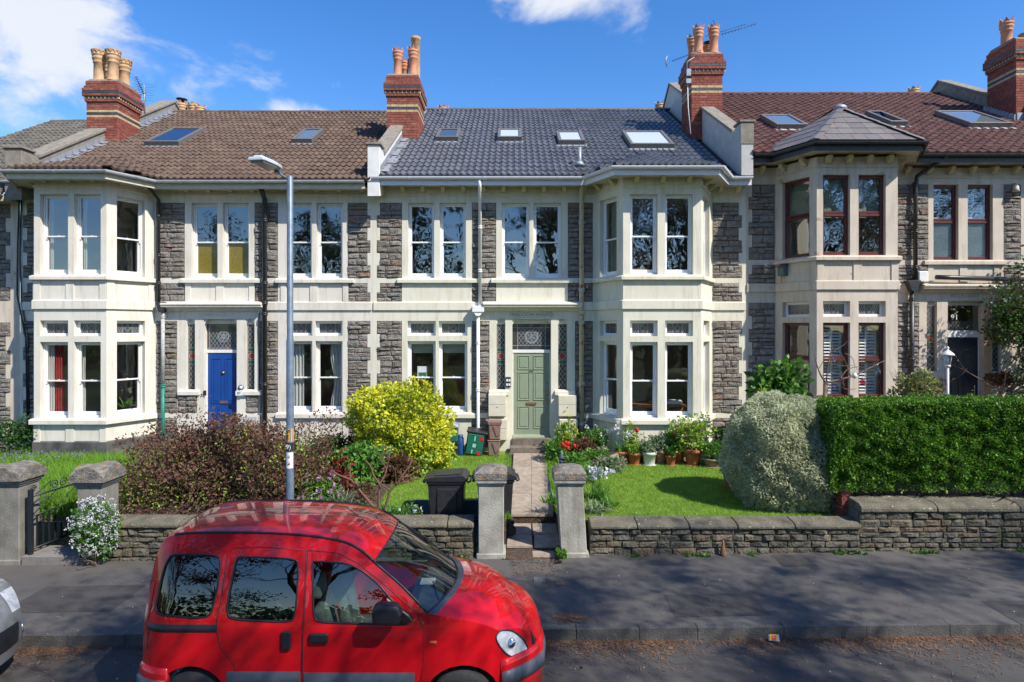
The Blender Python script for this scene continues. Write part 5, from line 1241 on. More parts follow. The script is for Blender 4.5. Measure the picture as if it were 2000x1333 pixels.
for (a, b, c, d) in ((3.28, 3.82, 6.40, 6.45), (3.28, 3.82, 6.85, 6.90), (3.28, 3.33, 6.45, 6.85), (3.77, 3.82, 6.45, 6.85)): m.box(a, b, c, d, -.13, -.085)
m.build('frame', 'iron', gt)
def zg89(X, Y): return .50 + .028 * (Y - 11)
def zg87(X, Y): return .50 + .055 * (Y - 11)
def zg91(X, Y): return .72 + .06 * (Y - 11)
PIT = (-1.78, -.17, 10.86, 11.75)
sheet('garden_soil', -3.35, -2.4, 10.8, 16.2, zg89, 'soil', 4, 14); sheet('lawn', -2.4, PIT[0], 10.8, 16.2, zg89, 'lawn_ground', 4, 14); sheet('lawn', PIT[0], PIT[1], PIT[3], 16.2, zg89, 'lawn_ground', 8, 12)
sheet('lawn', .85, 5.6, 10.8, 16.2, zg89, 'lawn_ground', 16, 14); sheet('garden_soil', -12.5, -3.35, 10.8, 16.2, zg87, 'soil', 20, 14); sheet('garden_soil', 5.6, 16, 10.85, 16.2, zg91, 'soil', 16, 10)
sheet('bin_store_floor', PIT[0], PIT[1], PIT[2], PIT[3], lambda X, Y: .13, 'paving_grey', 2, 2)
bd = MB(); bd.box(PIT[0] - .035, PIT[0], PIT[2], PIT[3], 0, .60); bd.box(PIT[0], PIT[1], PIT[3], PIT[3] + .035, 0, .60); bd.box(PIT[1], PIT[1] + .035, PIT[2], PIT[3], 0, .56)
tag(bd.build('bin_store_edging', 'plastic_teal', None, bevel=.006, loc=((PIT[0] + PIT[1]) / 2, PIT[3], 0)), 'teal painted boards edging the sunken bin store behind the wall', 'edging')
# garden path of concrete slabs
path = tag(bpy.data.objects.new('path', None), kind='structure'); COL.objects.link(path); path.location = (.4, 13, .5); ORG['path'] = Vector((.4, 13, .5))
def pz(Y): return .30 + .09 * (Y - 11.88)
pm = {}
def slab(parent, x0, x1, y0, y1, z0, z1, material='paving', th=.05, g=.006):
    mb = MB(); vs = []
    for (X, Y, Z) in ((x0[0], y0, z0), (x1[0], y0, z0), (x1[1], y1, z1), (x0[1], y1, z1)): vs.append((X, Y, Z))
    c = Vector((sum(v[0] for v in vs) / 4, sum(v[1] for v in vs) / 4, sum(v[2] for v in vs) / 4))
    vs = [tuple(c + (Vector(v) - c) * (1 - .035)) for v in vs]; jit = random.uniform(-.004, .004)
    vs = [(a, b, z + jit + random.uniform(-.0025, .0025)) for a, b, z in vs]
    mb.add(vs + [(a, b, z - th) for a, b, z in vs], [(0, 1, 2, 3), (4, 7, 6, 5), (0, 4, 5, 1), (1, 5, 6, 2), (2, 6, 7, 3), (3, 7, 4, 0)]); return mb.build('slab', material, parent, bevel=.005, loc=tuple(c))
n = 7; ya, yb = 11.88, 15.88
for k in range(n):
    y0, y1 = ya + (yb - ya) * k / n, ya + (yb - ya) * (k + 1) / n
    def lx(Y, u): t = (Y - ya) / (yb - ya); L_, R_ = -.05 + .08 * t, .78 + .15 * t; return L_ + (R_ - L_) * u
    for u in (0, .49): slab(path, (lx(y0, u), lx(y1, u)), (lx(y0, u + .505), lx(y1, u + .505)), y0, y1, pz(y0), pz(y1))
mb = MB(); mb.quad((-.2, 11.88, .25), (1.05, 11.88, .25), (1.05, 16.0, .62), (-.2, 16.0, .62)); mb.quad((-.1, 11.9, .05), (.9, 11.9, .05), (.9, 11.9, .27), (-.1, 11.9, .27)); mb.box(-.17, -.10, 10.86, 16.0, .0, .48); mb.box(.82, .95, 10.86, 13.5, .0, .50); mb.build('path_bed', 'soil', path)
for (u0, u1) in ((-.10, .355), (.365, .82)):
    slab(path, (u0, u0), (u1, u1), 11.30, 11.85, .125, .15); slab(path, (u0, u0 + .02), (u1, u1), 10.76, 11.29, .10, .122)
mb = MB(); mb.quad((-.16, 10.35, .02), (.84, 10.35, .02), (.84, 11.9, .10), (-.16, 11.9, .08)); mb.build('path_bed', 'soil', path)
slab(path, (.33, .33), (.72, .70), 10.42, 10.68, .035, .045, 'paving')
# garden walls, each stone and coping its own piece
WST = [piece_mesh('wall_stone', 'wall_stone', .12, seed=40 + i, chamfer=.07) for i in range(8)]
def garden_wall(label, x0, x1, zb, zt, ct, coplen, y=YP, back=.30, seed=1):
    w = thing('garden_wall', label, 'wall', ((x0 + x1) / 2, y, zb((x0 + x1) / 2)), 'garden walls along the pavement'); rnd = random.Random(seed)
    mb = MB(); mb.box(x0, x1, y + .05, y + back, -.25, zt); mb.build('wall_core', 'mortar', w)
    z0 = min(zb(x0), zb(x1)) - .03
    rubble(w, x0, x1, z0, zt - .005, y + .02, rnd, WST, 'stone', .08, .17, .15, .42, .07, .010)
    cm = [piece_mesh('coping_stone', 'coping', .035, seed=60 + seed * 3 + i, chamfer=.04) for i in range(3)]; x = x0
    while x < x1 - .05:
        l = min(x1 - x, coplen * rnd.uniform(.85, 1.15)); l = x1 - x if x1 - x - l < .3 else l
        q = MB(); a, b = y - .045, y + back + .06; q.prism([(a, zt), (b, zt), (b, zt + ct * .9), (b - .05, zt + ct + .02), (a + .10, zt + ct), (a + .02, zt + ct * .72), (a, zt + ct * .45)], x + .006, x + l - .006, 'x'); o = q.build('coping_stone', 'coping', w, bevel=.018, seg=2, loc=(x + l / 2, y, zt)); o.rotation_euler = (rnd.uniform(-.01, .01), rnd.uniform(-.008, .008), 0); x += l
    return w
garden_wall('low stone garden wall in front of the sunlit lawn, right of the gate', 1.28, 5.72, lambda x: gz(x), .465, .095, .88, seed=2)
garden_wall('taller stone garden wall under the clipped hedge', 5.72, 10.2, lambda x: gz(x), .735, .13, 1.2, y=YP + .03, seed=3, back=.42)
garden_wall('low stone garden wall behind the red van', -6.62, -.62, lambda x: gz(x), .485, .10, 1.1, seed=4)
garden_wall('mossy stone garden wall beyond the far left pillar', -10.5, -8.6, lambda x: gz(x), .5, .10, 1.0, seed=6)
def pillar(label, xc, w, y0, d, zb, zs, capz, mat_s, lean=0., kind='flat', capw=.055):
    t = thing('gate_pillar', label, 'pillar', (xc, y0 + d / 2, zb), 'gate pillars')
    def B(mb, x0, x1, ya, yb_, z0, z1):
        vs = [(x, y, z) for z in (z0, z1) for (x, y) in ((x0, ya), (x1, ya), (x1, yb_), (x0, yb_))]
        vs = [(x + lean * (z - zb) / (zs - zb), y, z) for x, y, z in vs]
        mb.add(vs, [(0, 3, 2, 1), (4, 5, 6, 7), (0, 1, 5, 4), (1, 2, 6, 5), (2, 3, 7, 6), (3, 0, 4, 7)])
    a, b = xc - w / 2, xc + w / 2
    m = MB(); B(m, a, b, y0, y0 + d, zb - .1, zs); B(m, a - .03, b + .03, y0 - .03, y0 + d + .03, zb - .12, zb + .09); m.build('shaft', mat_s, t, bevel=.012)
    m = MB(); B(m, a - .02, b + .02, y0 - .02, y0 + d + .02, zs, zs + .04); B(m, a - .045, b + .045, y0 - .045, y0 + d + .045, zs + .04, zs + .105); m.build('moulding', mat_s, t, bevel=.012, seg=2)
    m = MB(); n = 10; e = capw; xs = np.linspace(a - e, b + e, n + 1); ys = np.linspace(y0 - e, y0 + d + e, n + 1); vs = []; fs = []
    lx = lean * 1.02; rr = random.Random(int(xc * 100))
    for j in range(n + 1):
        for i in range(n + 1):
            u, v = abs(i / n * 2 - 1), abs(j / n * 2 - 1)
            k = (1 - max(u, v) ** 2.4) if kind == 'flat' else max(1 - u * u, 1 - v * v) if kind == 'arch' else 1
            edge = .10 if kind == 'flat' else .075
            vs.append((xs[i] + lx, ys[j], zs + .105 + edge + (capz - zs - .105 - edge) * k + rr.uniform(-.006, .006)))
    top = len(vs)
    for j in range(n):
        for i in range(n): fs.append((j * (n + 1) + i, j * (n + 1) + i + 1, (j + 1) * (n + 1) + i + 1, (j + 1) * (n + 1) + i))
    ring = [i for i in range(n + 1)] + [j * (n + 1) + n for j in range(1, n + 1)] + [n * (n + 1) + i for i in range(n - 1, -1, -1)] + [j * (n + 1) for j in range(n - 1, 0, -1)]
    for k in ring: vs.append((vs[k][0], vs[k][1], zs + .10))
    L = len(ring)
    for k in range(L): fs.append((ring[(k + 1) % L], ring[k], top + k, top + (k + 1) % L))
    m.add(vs, fs); m.build('cap', 'cap_stone', t)
    return t
pillar('grey gate pillar left of the slab path, cracked cap, bins behind it', PX(959, 10.45), .415, 10.42, .42, gz(-.3), 1.19, 1.50, 'pillar_render')
pillar('leaning grey gate pillar right of the slab path', PX(1119, 10.45) + .02, .425, 10.42, .42, gz(1), 1.19, 1.50, 'pillar_render', lean=-.07)
pillar('weathered gate pillar at the far left edge, left of the iron gate', -8.28, .54, 10.40, .46, -.1, 1.18, 1.50, 'pillar_grey', kind='arch', capw=.08)
pillar('weathered gate pillar with rusty moss on its cap, beside the white flowers', -6.87, .40, 10.40, .46, -.08, 1.16, 1.50, 'pillar_grey', kind='arch', capw=.08)
# brick pier between the gardens and its cap
t = thing('brick_pier', 'small red brick pier between the variegated bush and the hedge', 'pier', (PX(1654, 10.95), 10.95, .5)); xx = PX(1650, 10.95)
m = MB(); m.box(xx - .06, xx + .06, 10.90, 11.1, .5, .96); m.build('pier_core', 'brick_mortar', t)
for k in range(6): link('brick', brick_mesh('brick_red'), t, (xx + random.uniform(-.004, .004), 11.0, .54 + k * .077), (0, 0, random.uniform(-.02, .02)), (.15, .215, .068))
m = MB(); m.lathe([(.09, 0), (.10, .04), (.08, .1), (.03, .13)], (xx, 11.0, .96), 10); m.build('pier_cap', 'stoneware', t)
# open wrought-iron gate
t = thing('iron_gate', 'open black wrought iron gate with scrolls between the left pillars', 'gate', (-7.80, 10.6, 0)); gx = lambda y: -7.86 + .12 * (y - 10.45)
m = MB(); m.box(gx(10.45) - .03, gx(10.45) + .03, 10.42, 10.48, .0, 1.12); m.build('gate_post', 'iron', t, bevel=.004)
m = MB(); y1 = 11.42; top = 1.0
m.tube([(gx(10.45), 10.45, 1.0), (gx(y1), y1, 1.0)], .016, 6); m.tube([(gx(10.45), 10.45, .68), (gx(y1), y1, .68)], .014, 6); m.tube([(gx(10.45), 10.45, .14), (gx(y1), y1, .14)], .014, 6); m.tube([(gx(y1), y1, .08), (gx(y1), y1, 1.05)], .018, 6); m.build('gate_frame', 'iron', t)
for k in range(1, 8): y = 10.45 + (y1 - 10.45) * k / 8; m = MB(); m.box(gx(y) - .008, gx(y) + .008, y - .014, y + .014, .14, .68); m.build('bar', 'iron', t)
m = MB(); m.tube([(gx(10.5), 10.5, .70), (gx(10.95), 10.95, .98)], .009, 5); m.tube([(gx(10.95), 10.95, .70), (gx(11.4), 11.4, .98)], .009, 5); m.build('brace', 'iron', t)
m = MB()
def scroll(yc, zc, r, s): 
    m.tube([(gx(yc + s * r * (1 - k / 20) * math.cos(k * .62)), yc + s * r * (1 - k / 20) * math.cos(k * .62), zc + r * (1 - k / 20) * math.sin(k * .62)) for k in range(17)], .009, 5)
scroll(10.92, 1.09, .085, -1); scroll(11.10, 1.09, .085, 1); scroll(10.5, 1.12, .06, 1); m.tube([(gx(10.55), 10.55, 1.02), (gx(10.85), 10.85, 1.17)], .008, 5); m.build('scroll', 'iron', t)
m = MB(); m.box(-7.95, -7.0, 10.36, 10.9, -.1, .06); tag(m.build('threshold', 'paving_grey', None, loc=(-7.5, 10.6, 0), bevel=.01), kind='structure')
# ------------------------------------------------------------------ lamp post
t = thing('street_lamp', 'slim blue grey street lamp post with stickers behind the van', 'street lamp', (PX(566, 10.2), 10.2, gz(-3.5))); lx, ly, lz = PX(566.5, 10.2), 10.2, gz(-3.5)
m = MB(); m.lathe([(.085, 0), (.085, .88), (.062, .98), (.060, 1.1), (.058, 3.6), (.050, 3.62), (.048, PZ(346, ly) - lz), (.03, PZ(343, ly) - lz)], (lx, ly, lz), 18); m.build('post', 'lamp_paint', t)
A_ = pt(563, 352, ly); B_ = pt(534, 330, ly - .1); m = MB(); m.tube([tuple(A_), tuple(B_)], .016, 8); m.build('arm', 'lamp_paint', t)
c0 = pt(541, 331, ly - .12); c1 = pt(498, 313, ly - .75); ax = (c1 - c0); L_ = ax.length; ax.normalize(); sd = ax.cross(Vector((0, 0, 1))).normalized(); up = sd.cross(ax)
Ml = Matrix((( sd.x, ax.x, up.x, c0.x), (sd.y, ax.y, up.y, c0.y), (sd.z, ax.z, up.z, c0.z), (0, 0, 0, 1)))
m = MB(Ml); L_ = .62
m.prism([(-.09, 0), (.09, 0), (.125, .2), (.125, L_), (-.125, L_), (-.125, .2)], 0, .055, 'z'); m.prism([(-.05, .02), (.05, .02), (.07, .2), (.07, L_ - .05), (-.07, L_ - .05), (-.07, .2)], .055, .09, 'z'); m.build('lantern', 'lantern_grey', t, bevel=.012)
m = MB(Ml); m.prism([(-.07, .05), (.07, .05), (.105, .2), (.105, L_ - .03), (-.105, L_ - .03), (-.105, .2)], -.03, -.001, 'z'); m.build('bowl', 'bowl', t, bevel=.01)
m = MB(Ml); m.box(-.03, .03, -.10, .04, -.06, .0); m.build('bracket', 'lamp_paint', t, bevel=.006)
m = MB(); m.lathe([(.02, 0), (.022, .06), (0, .065)], tuple(c0 + ax * .32 + Vector((0, 0, .09))), 10); m.build('photocell', 'plastic_black', t)
def band(nm, ya, yb_, material, half=1.0, rad=.0622):
    m = MB(); vs = []; fs = []; k = 9
    for zz in (PZ(yb_, ly), PZ(ya, ly)):
        for i in range(k): th = math.pi * (1.5 + half * (i / (k - 1) - .5)); vs.append((lx + rad * math.cos(th), ly + rad * math.sin(th), zz))
    for i in range(k - 1): fs.append((i, i + 1, k + i + 1, k + i))
    m.add(vs, fs, 0, True); return m.build(nm, material, t)
band('sticker', 837, 862, 'yellow_sticker', 1.9); band('sticker', 864, 881, 'ink', .9, .0618); band('sticker', 883, 914, 'white_sticker', .75)
text('lettering', '9)', .10, (lx - .003, ly - .0665, PZ(872.5, ly)), 'white_sticker', t, extrude=.0015)
text('lettering', 'E', .10, (lx - .02, ly - .066, PZ(853, ly)), 'ink', t, rot=(math.pi / 2, 0, 0), extrude=.0015); text('lettering', 'LET', .05, (lx, ly - .066, PZ(841.5, ly)), 'ink', t, extrude=.0015)
m = MB()
for (zc, r_) in ((891, .022), (904, .026)): 
    for k in range(16): a0, a1 = k / 16 * 6.283, (k + 1) / 16 * 6.283; m.quad((lx + r_ * math.cos(a0), ly - .066, PZ(zc, ly) + r_ * math.sin(a0)), (lx + r_ * math.cos(a1), ly - .066, PZ(zc, ly) + r_ * math.sin(a1)), (lx + r_ * .84 * math.cos(a1), ly - .066, PZ(zc, ly) + r_ * .84 * math.sin(a1)), (lx + r_ * .84 * math.cos(a0), ly - .066, PZ(zc, ly) + r_ * .84 * math.sin(a0)))
m.build('pictogram_ring', 'red_sticker', t); m = MB(); m.box(lx - .012, lx + .012, ly - .0665, ly - .0655, PZ(905, ly) - .006, PZ(905, ly) + .006); m.box(lx - .012, lx - .007, ly - .0665, ly - .0655, PZ(905, ly) - .016, PZ(905, ly)); m.box(lx + .008, lx + .013, ly - .0665, ly - .0655, PZ(905, ly) - .014, PZ(905, ly) + .014); m.box(lx - .01, lx + .01, ly - .0665, ly - .0655, PZ(892, ly) - .003, PZ(892, ly) + .010); m.build('pictogram', 'ink', t)
# ------------------------------------------------------------------ bins
def tapered(mb, x0, x1, y0, y1, z0, z1, k, mi=0, M=None):
    cx, cy = (x0 + x1) / 2, (y0 + y1) / 2; lo = [(cx + (x - cx) * k, cy + (y - cy) * k, z0) for x, y in ((x0, y0), (x1, y0), (x1, y1), (x0, y1))]; hi = [(x, y, z1) for x, y in ((x0, y0), (x1, y0), (x1, y1), (x0, y1))]
    mb.add(lo + hi, [(0, 3, 2, 1), (4, 5, 6, 7), (0, 1, 5, 4), (1, 2, 6, 5), (2, 3, 7, 6), (3, 0, 4, 7)], mi, M=M)
def wheelie(label, xc, yc, z, rz=0, tilt=0.):
    """seen side on: lid hinged at the right end, lip at the left"""
    t = thing('wheelie_bin', label, 'bin', (xc, yc, z), 'black wheelie bins in the bin store'); M = Matrix.Translation((xc, yc, z)) @ Matrix.Rotation(rz, 4, 'Z')
    H = .98; m = MB(M); tapered(m, -.33, .30, -.27, .27, .04, H, .82); m.box(-.35, .32, -.29, .29, H - .05, H - .005)
    m.build('bin_body', 'plastic_black', t, bevel=.02, seg=2)
    m = MB(M); 
    for (a, b) in ((-.17, .17),): m.box(a, b, -.276, -.2, .25, .86)
    m.build('side_rib', 'plastic_black', t, bevel=.012)
    m = MB(M @ Matrix.Translation((.33, 0, H)) @ Matrix.Rotation(tilt, 4, 'Y')); m.prism([(-.74, .0), (.03, .0), (.03, .06), (-.06, .115), (-.56, .085), (-.72, .05), (-.745, .02)], -.31, .31, 'y')
    m.box(-.745, -.70, -.24, .24, -.035, .02); l = m.build('lid', 'plastic_black', t, bevel=.018, seg=2)
    m = MB(M @ Matrix.Translation((.33, 0, H)) @ Matrix.Rotation(tilt, 4, 'Y')); m.prism([(-.55, .085), (-.10, .112), (-.10, .125), (-.55, .1)], -.22, .22, 'y'); m.build('lid_panel', 'plastic_black', l, bevel=.01)
    m = MB(M); m.tube([(.36, -.24, H - .02), (.40, -.2, H - .01), (.40, .2, H - .01), (.36, .24, H - .02)], .018, 8); m.build('handle', 'plastic_black', t)
    for s in (-1, 1): m = MB(M); m.lathe([(.02, -.025), (.1, -.025), (.1, .025), (.02, .025)], (.25, s * .25, .1), 16, axis='y'); m.build('wheel', 'tyre', t)
wheelie('black wheelie bin in full view behind the low wall, left of the gate pillar', -1.12, 11.25, .14)
wheelie('black wheelie bin mostly hidden behind the gate pillar', -.29, 11.36, .14, rz=.06)
def caddy(label, xc, yc, z, s, material, lid, rz=0):
    t = thing('food_caddy', label, 'caddy', (xc, yc, z), 'stacked brown food caddies'); M = Matrix.Translation((xc, yc, z)) @ Matrix.Rotation(rz, 4, 'Z')
    m = MB(M); tapered(m, -.17 * s, .17 * s, -.16 * s, .16 * s, 0, .44 * s, .86); m.box(-.185 * s, .185 * s, -.175 * s, .175 * s, .40 * s, .44 * s); m.build('caddy_body', material, t, bevel=.012)
    if lid: m = MB(M); m.box(-.195 * s, .20 * s, -.185 * s, .185 * s, .44 * s, .52 * s); m.tube([(-.22 * s, -.1, .52 * s), (-.22 * s, .1, .52 * s)], .03, 8); m.build('lid', material, t, bevel=.02, seg=2)
    m = MB(M); m.tube([(-.02 * s, -.19 * s, .40 * s), (.12 * s, -.21 * s, .16 * s), (.175 * s, -.2 * s, .20 * s)], .009, 6); m.build('handle', material, t)
caddy('lower brown food caddy, left of the sage door', PX(965, 15.75), 15.72, .645, .88, 'plastic_brown', False); caddy('upper brown food caddy with its lid, stacked left of the sage door', PX(966, 15.75), 15.74, .645 + .392, .88, 'plastic_brown', True, .05)
t = thing('recycling_box', 'green recycling box tipped on its side below the white downpipe', 'recycling box', (PX(922, 15.6), 15.6, .64)); M = Matrix.Translation((PX(924, 15.6), 15.6, .66)) @ Matrix.Rotation(R(9), 4, 'Y') @ Matrix.Rotation(R(6), 4, 'X')
m = MB(M); tapered(m, -.215, .235, .02, .34, .0, .55, .98); m.build('box_body', 'plastic_black', t, bevel=.02); m = MB(M); m.box(-.20, .20, -.015, .018, .02, .53); f_ = m.build('box_base', 'plastic_green', t, bevel=.015)
m = MB(M); m.box(-.24, .28, -.02, .36, .54, .60); m.build('rim', 'plastic_black', t, bevel=.015)
for (a, c) in ((.10, .40), (.07, .03)): m = MB(M); m.box(a, a + .085, -.021, -.0155, c, c + .085); m.build('red_label', 'red_sticker', f_)
m = MB(M); 
for (a, b, c, d) in ((-.06, -.03, .04, .14), (-.05, .03, .20, .29), (-.03, 0, .36, .48)): m.box(a, b, -.0185, -.0155, c, d)
m.build('print', 'white_print', f_)
t = thing('recycling_box', 'black recycling box stacked with a green one behind the yellow shrub', 'recycling box', (PX(884, 15.6), 15.6, .64)); xb_ = PX(880, 15.6)
m = MB(); tapered(m, xb_ - .2, xb_ + .2, 15.42, 15.8, .64, 1.0, .9); m.box(xb_ - .21, xb_ + .21, 15.4, 15.82, .96, 1.0); m.build('box_body', 'plastic_black', t, bevel=.015)
t = thing('recycling_box', 'green recycling box with grey cover stacked behind the yellow shrub', 'recycling box', (xb_, 15.6, 1.005)); m = MB(); tapered(m, xb_ - .2, xb_ + .19, 15.43, 15.8, 1.005, 1.36, .92); m.build('box_body', 'plastic_green', t, bevel=.015)
m = MB(); m.prism([(-.23, 1.34), (.21, 1.34), (.22, 1.40), (.05, 1.47), (-.2, 1.44)], 15.40, 15.83, 'y', M=Matrix.Translation((xb_, 0, 0))); m.build('cover', 'lead', t, bevel=.02)
t = thing('blue_bag', 'blue recycling bag standing between the green boxes', 'bag', (PX(899, 15.7), 15.7, .64)); m = MB(); m.lathe([(.08, 0), (.095, .05), (.09, .3), (.085, .42), (.06, .46), (.075, .5), (.0, .5)], (PX(899, 15.7), 15.7, .64), 12); m.build('bag_body', 'plastic_blue', t)
# ------------------------------------------------------------------ small street things
t = thing('litter', 'crumpled red and yellow wrapper lying in the gutter', 'litter', (PX(1512, 7.8), 7.8, -.1)); m = MB(); c = Vector((PX(1511, 7.86), 7.83, gz(3.2) - .105))
m.add([tuple(c + Vector(v)) for v in ((-.07, 0, 0), (.05, -.03, .0), (.07, .05, .05), (-.05, .06, .04))], [(0, 1, 2, 3)]); m.build('wrapper', 'white_sticker', t); m = MB(); m.add([tuple(c + Vector(v)) for v in ((-.06, -.005, .012), (.03, -.03, .012), (.04, .03, .06), (-.04, .045, .055))], [(0, 1, 2), (0, 2, 3)]); m.build('print', 'yellow_sticker', t)
m = MB(); m.add([tuple(c + Vector(v)) for v in ((-.03, -.02, .02), (.01, -.026, .02), (.02, .02, .058), (-.02, .02, .058))], [(0, 1, 2, 3)]); m.build('print', 'red_sticker', t)
m = MB(); bx = PX(1413, 10.4); m.lathe([(.055, 0), (.05, .05), (.022, .2), (.015, .26), (0, .27)], (bx, 10.42, gz(3.4)), 10); tag(m.build('stop_post', 'bark_chip', None, loc=(bx, 10.42, gz(3.4))), 'small rusty red stop standing against the low wall', 'post')
# ------------------------------------------------------------------ vehicles
def catmull(P, n=6):
    out = []
    for i in range(len(P) - 1):
        p0, p1, p2, p3 = P[max(0, i - 1)], P[i], P[i + 1], P[min(len(P) - 1, i + 2)]
        for k in range(n):
            t = k / n; out.append(tuple(.5 * (2 * b + (c - a) * t + (2 * a - 5 * b + 4 * c - d) * t * t + (3 * b - a - 3 * c + d) * t ** 3) for a, b, c, d in zip(p0, p1, p2, p3)))
    out.append(tuple(P[-1])); return out
def inpoly(p, poly):
    x, y = p; c = False; n = len(poly); j = n - 1
    for i in range(n):
        xi, yi = poly[i]; xj, yj = poly[j]
        if (yi > y) != (yj > y) and x < (xj - xi) * (y - yi) / (yj - yi) + xi: c = not c
        j = i
    return c
def roundloop(pts, n=4):
    """closed smooth outline"""
    m = len(pts); out = []
    for i in range(m):
        p0, p1, p2, p3 = pts[i - 1], pts[i], pts[(i + 1) % m], pts[(i + 2) % m]
        for k in range(n):
            t = k / n; out.append(tuple(.5 * (2 * b + (c - a) * t + (2 * a - 5 * b + 4 * c - d) * t * t + (3 * b - a - 3 * c + d) * t ** 3) for a, b, c, d in zip(p0, p1, p2, p3)))
    return out
class Car:
    def __init__(s, root, X0, Y0, Z0, W, side_y, paint): s.r = root; s.o = Vector((X0, Y0, Z0)); s.W = W; s.sy = side_y; s.paint = paint
    def P(s, x, h, far=False, off=0.0):
        y = s.sy(x, h) - off
        return (s.o.x + x, s.o.y + (s.W - y if far else y), s.o.z + h)
    def L(s, x, y, h): return (s.o.x + x, s.o.y + y, s.o.z + h)
    def side(s, outline, regions, step=.07):
        """triangulate the flank once; regions: name -> loop. returns tris per region"""
        pts = []; edges = []
        def loop(lp):
            b = len(pts); pts.extend(Vector(p) for p in lp); n = len(lp); edges.extend((b + i, b + (i + 1) % n) for i in range(n))
        loop(outline)
        for lp in regions.values(): loop(lp)
        xs = [p[0] for p in outline]; hs = [p[1] for p in outline]
        x = min(xs)
        while x < max(xs):
            h = min(hs)
            while h < max(hs):
                q = (x + .5 * step * ((round(h / step)) % 2), h)
                if inpoly(q, outline): pts.append(Vector(q))
                h += step
            x += step
        v, e, f, *_ = delaunay_2d_cdt(pts, edges, [], 0, 1e-4)
        v = [(p.x, p.y) for p in v]; res = {k: [] for k in regions}; res['body'] = []
        order = list(regions)
        for t in f:
            c = (sum(v[i][0] for i in t) / len(t), sum(v[i][1] for i in t) / len(t))
            if not inpoly(c, outline): continue
            for k in order:
                if inpoly(c, regions[k]): res[k].append(t); break
            else: res['body'].append(t)
        return v, res
    def tri_mesh(s, mb, v, tris, far=False, off=0.0, mi=0):
        used = sorted({i for t in tris for i in t}); ix = {k: n for n, k in enumerate(used)}
        mb.add([s.P(v[k][0], v[k][1], far, off) for k in used], [tuple(ix[i] for i in t) for t in tris], mi, True)
    def line(s, mb, lp, r=.005, far=False, closed=False, off=.0):
        P = [s.P(x, h, far, off) for x, h in lp]
        if closed: P.append(P[0])
        mb.tube(P, r, 5, cap=not closed)
    def loft(s, mb, E, C, i0, i1, ns=9, mi=0, both=True, s0=0.0, s1=1.0, off=0):
        """skin from the flank edge E[i] up to the centreline C[i]; mirrored"""
        for far in (False, True):
            vs = []; fs = []
            for i in range(i0, i1 + 1):
                xe, he = E[i]; bx, cz = C[i]; ye = s.sy(xe, he)
                for k in range(ns + 1):
                    u = s0 + (s1 - s0) * k / ns; q = 1 - (1 - u) ** 2; z = 1 - (1 - u) ** 2.3
                    y = ye + (s.W / 2 - ye) * u
                    vs.append(s.L(xe + bx * q + (off if xe > 2.9 else 0), s.W - y if far else y, he + cz * z + off))
            n = ns + 1
            for i in range(i1 - i0):
                for k in range(ns): fs.append((i * n + k, (i + 1) * n + k, (i + 1) * n + k + 1, i * n + k + 1))
            mb.add(vs, fs, mi, True)
    def patch(s, name, x0, x1, h0, h1, off, material, far=False, parent=None, nx=10, nh=3, round_=True):
        mb = MB(); vs = []; fs = []
        for j in range(nh + 1):
            for i in range(nx + 1):
                x = x0 + (x1 - x0) * i / nx; h = h0 + (h1 - h0) * j / nh; e = i in (0, nx) or j in (0, nh); vs.append(s.P(x, h, far, off * (.15 if e else 1)))
        for j in range(nh):
            for i in range(nx): fs.append((j * (nx + 1) + i, j * (nx + 1) + i + 1, (j + 1) * (nx + 1) + i + 1, (j + 1) * (nx + 1) + i))
        mb.add(vs, fs, 0, True); return mb.build(name, material, parent or s.r)
    def wheel(s, x, r, far):
        y = s.W - .11 if far else .11; c = s.L(x, y, r); m = MB(); sg = 1 if far else -1
        m.lathe([(r * .62, -.085), (r * .9, -.09), (r * .985, -.06), (r, 0), (r * .985, .06), (r * .9, .09), (r * .62, .085)], c, 28, axis='y'); w = m.build('wheel', 'tyre', s.r)
        m = MB(); m.lathe([(r * .62, sg * .07), (r * .55, sg * .06), (r * .5, sg * .02), (r * .15, sg * .05), (0.001, sg * .055)], c, 20, axis='y', close=False); m.build('wheel_rim', 'lantern_grey', w)
def seat(car, x, y, w=.48, h=.42):
    m = MB(); m.prism([(x - .22, h), (x + .28, h), (x + .30, h + .13), (x - .16, h + .12)], y - w / 2, y + w / 2, 'y', M=Matrix.Translation(car.o)); m.prism([(x - .27, h + .08), (x - .13, h + .10), (x - .25, h + .68), (x - .36, h + .68)], y - w / 2 + .02, y + w / 2 - .02, 'y', M=Matrix.Translation(car.o)); s_ = m.build('seat', 'van_seat', car.r, bevel=.04, seg=2)
    m = MB(); m.prism([(x - .40, h + .74), (x - .29, h + .74), (x - .31, h + .94), (x - .40, h + .93)], y - .13, y + .13, 'y', M=Matrix.Translation(car.o)); m.build('headrest', 'van_seat', s_, bevel=.03, seg=2)
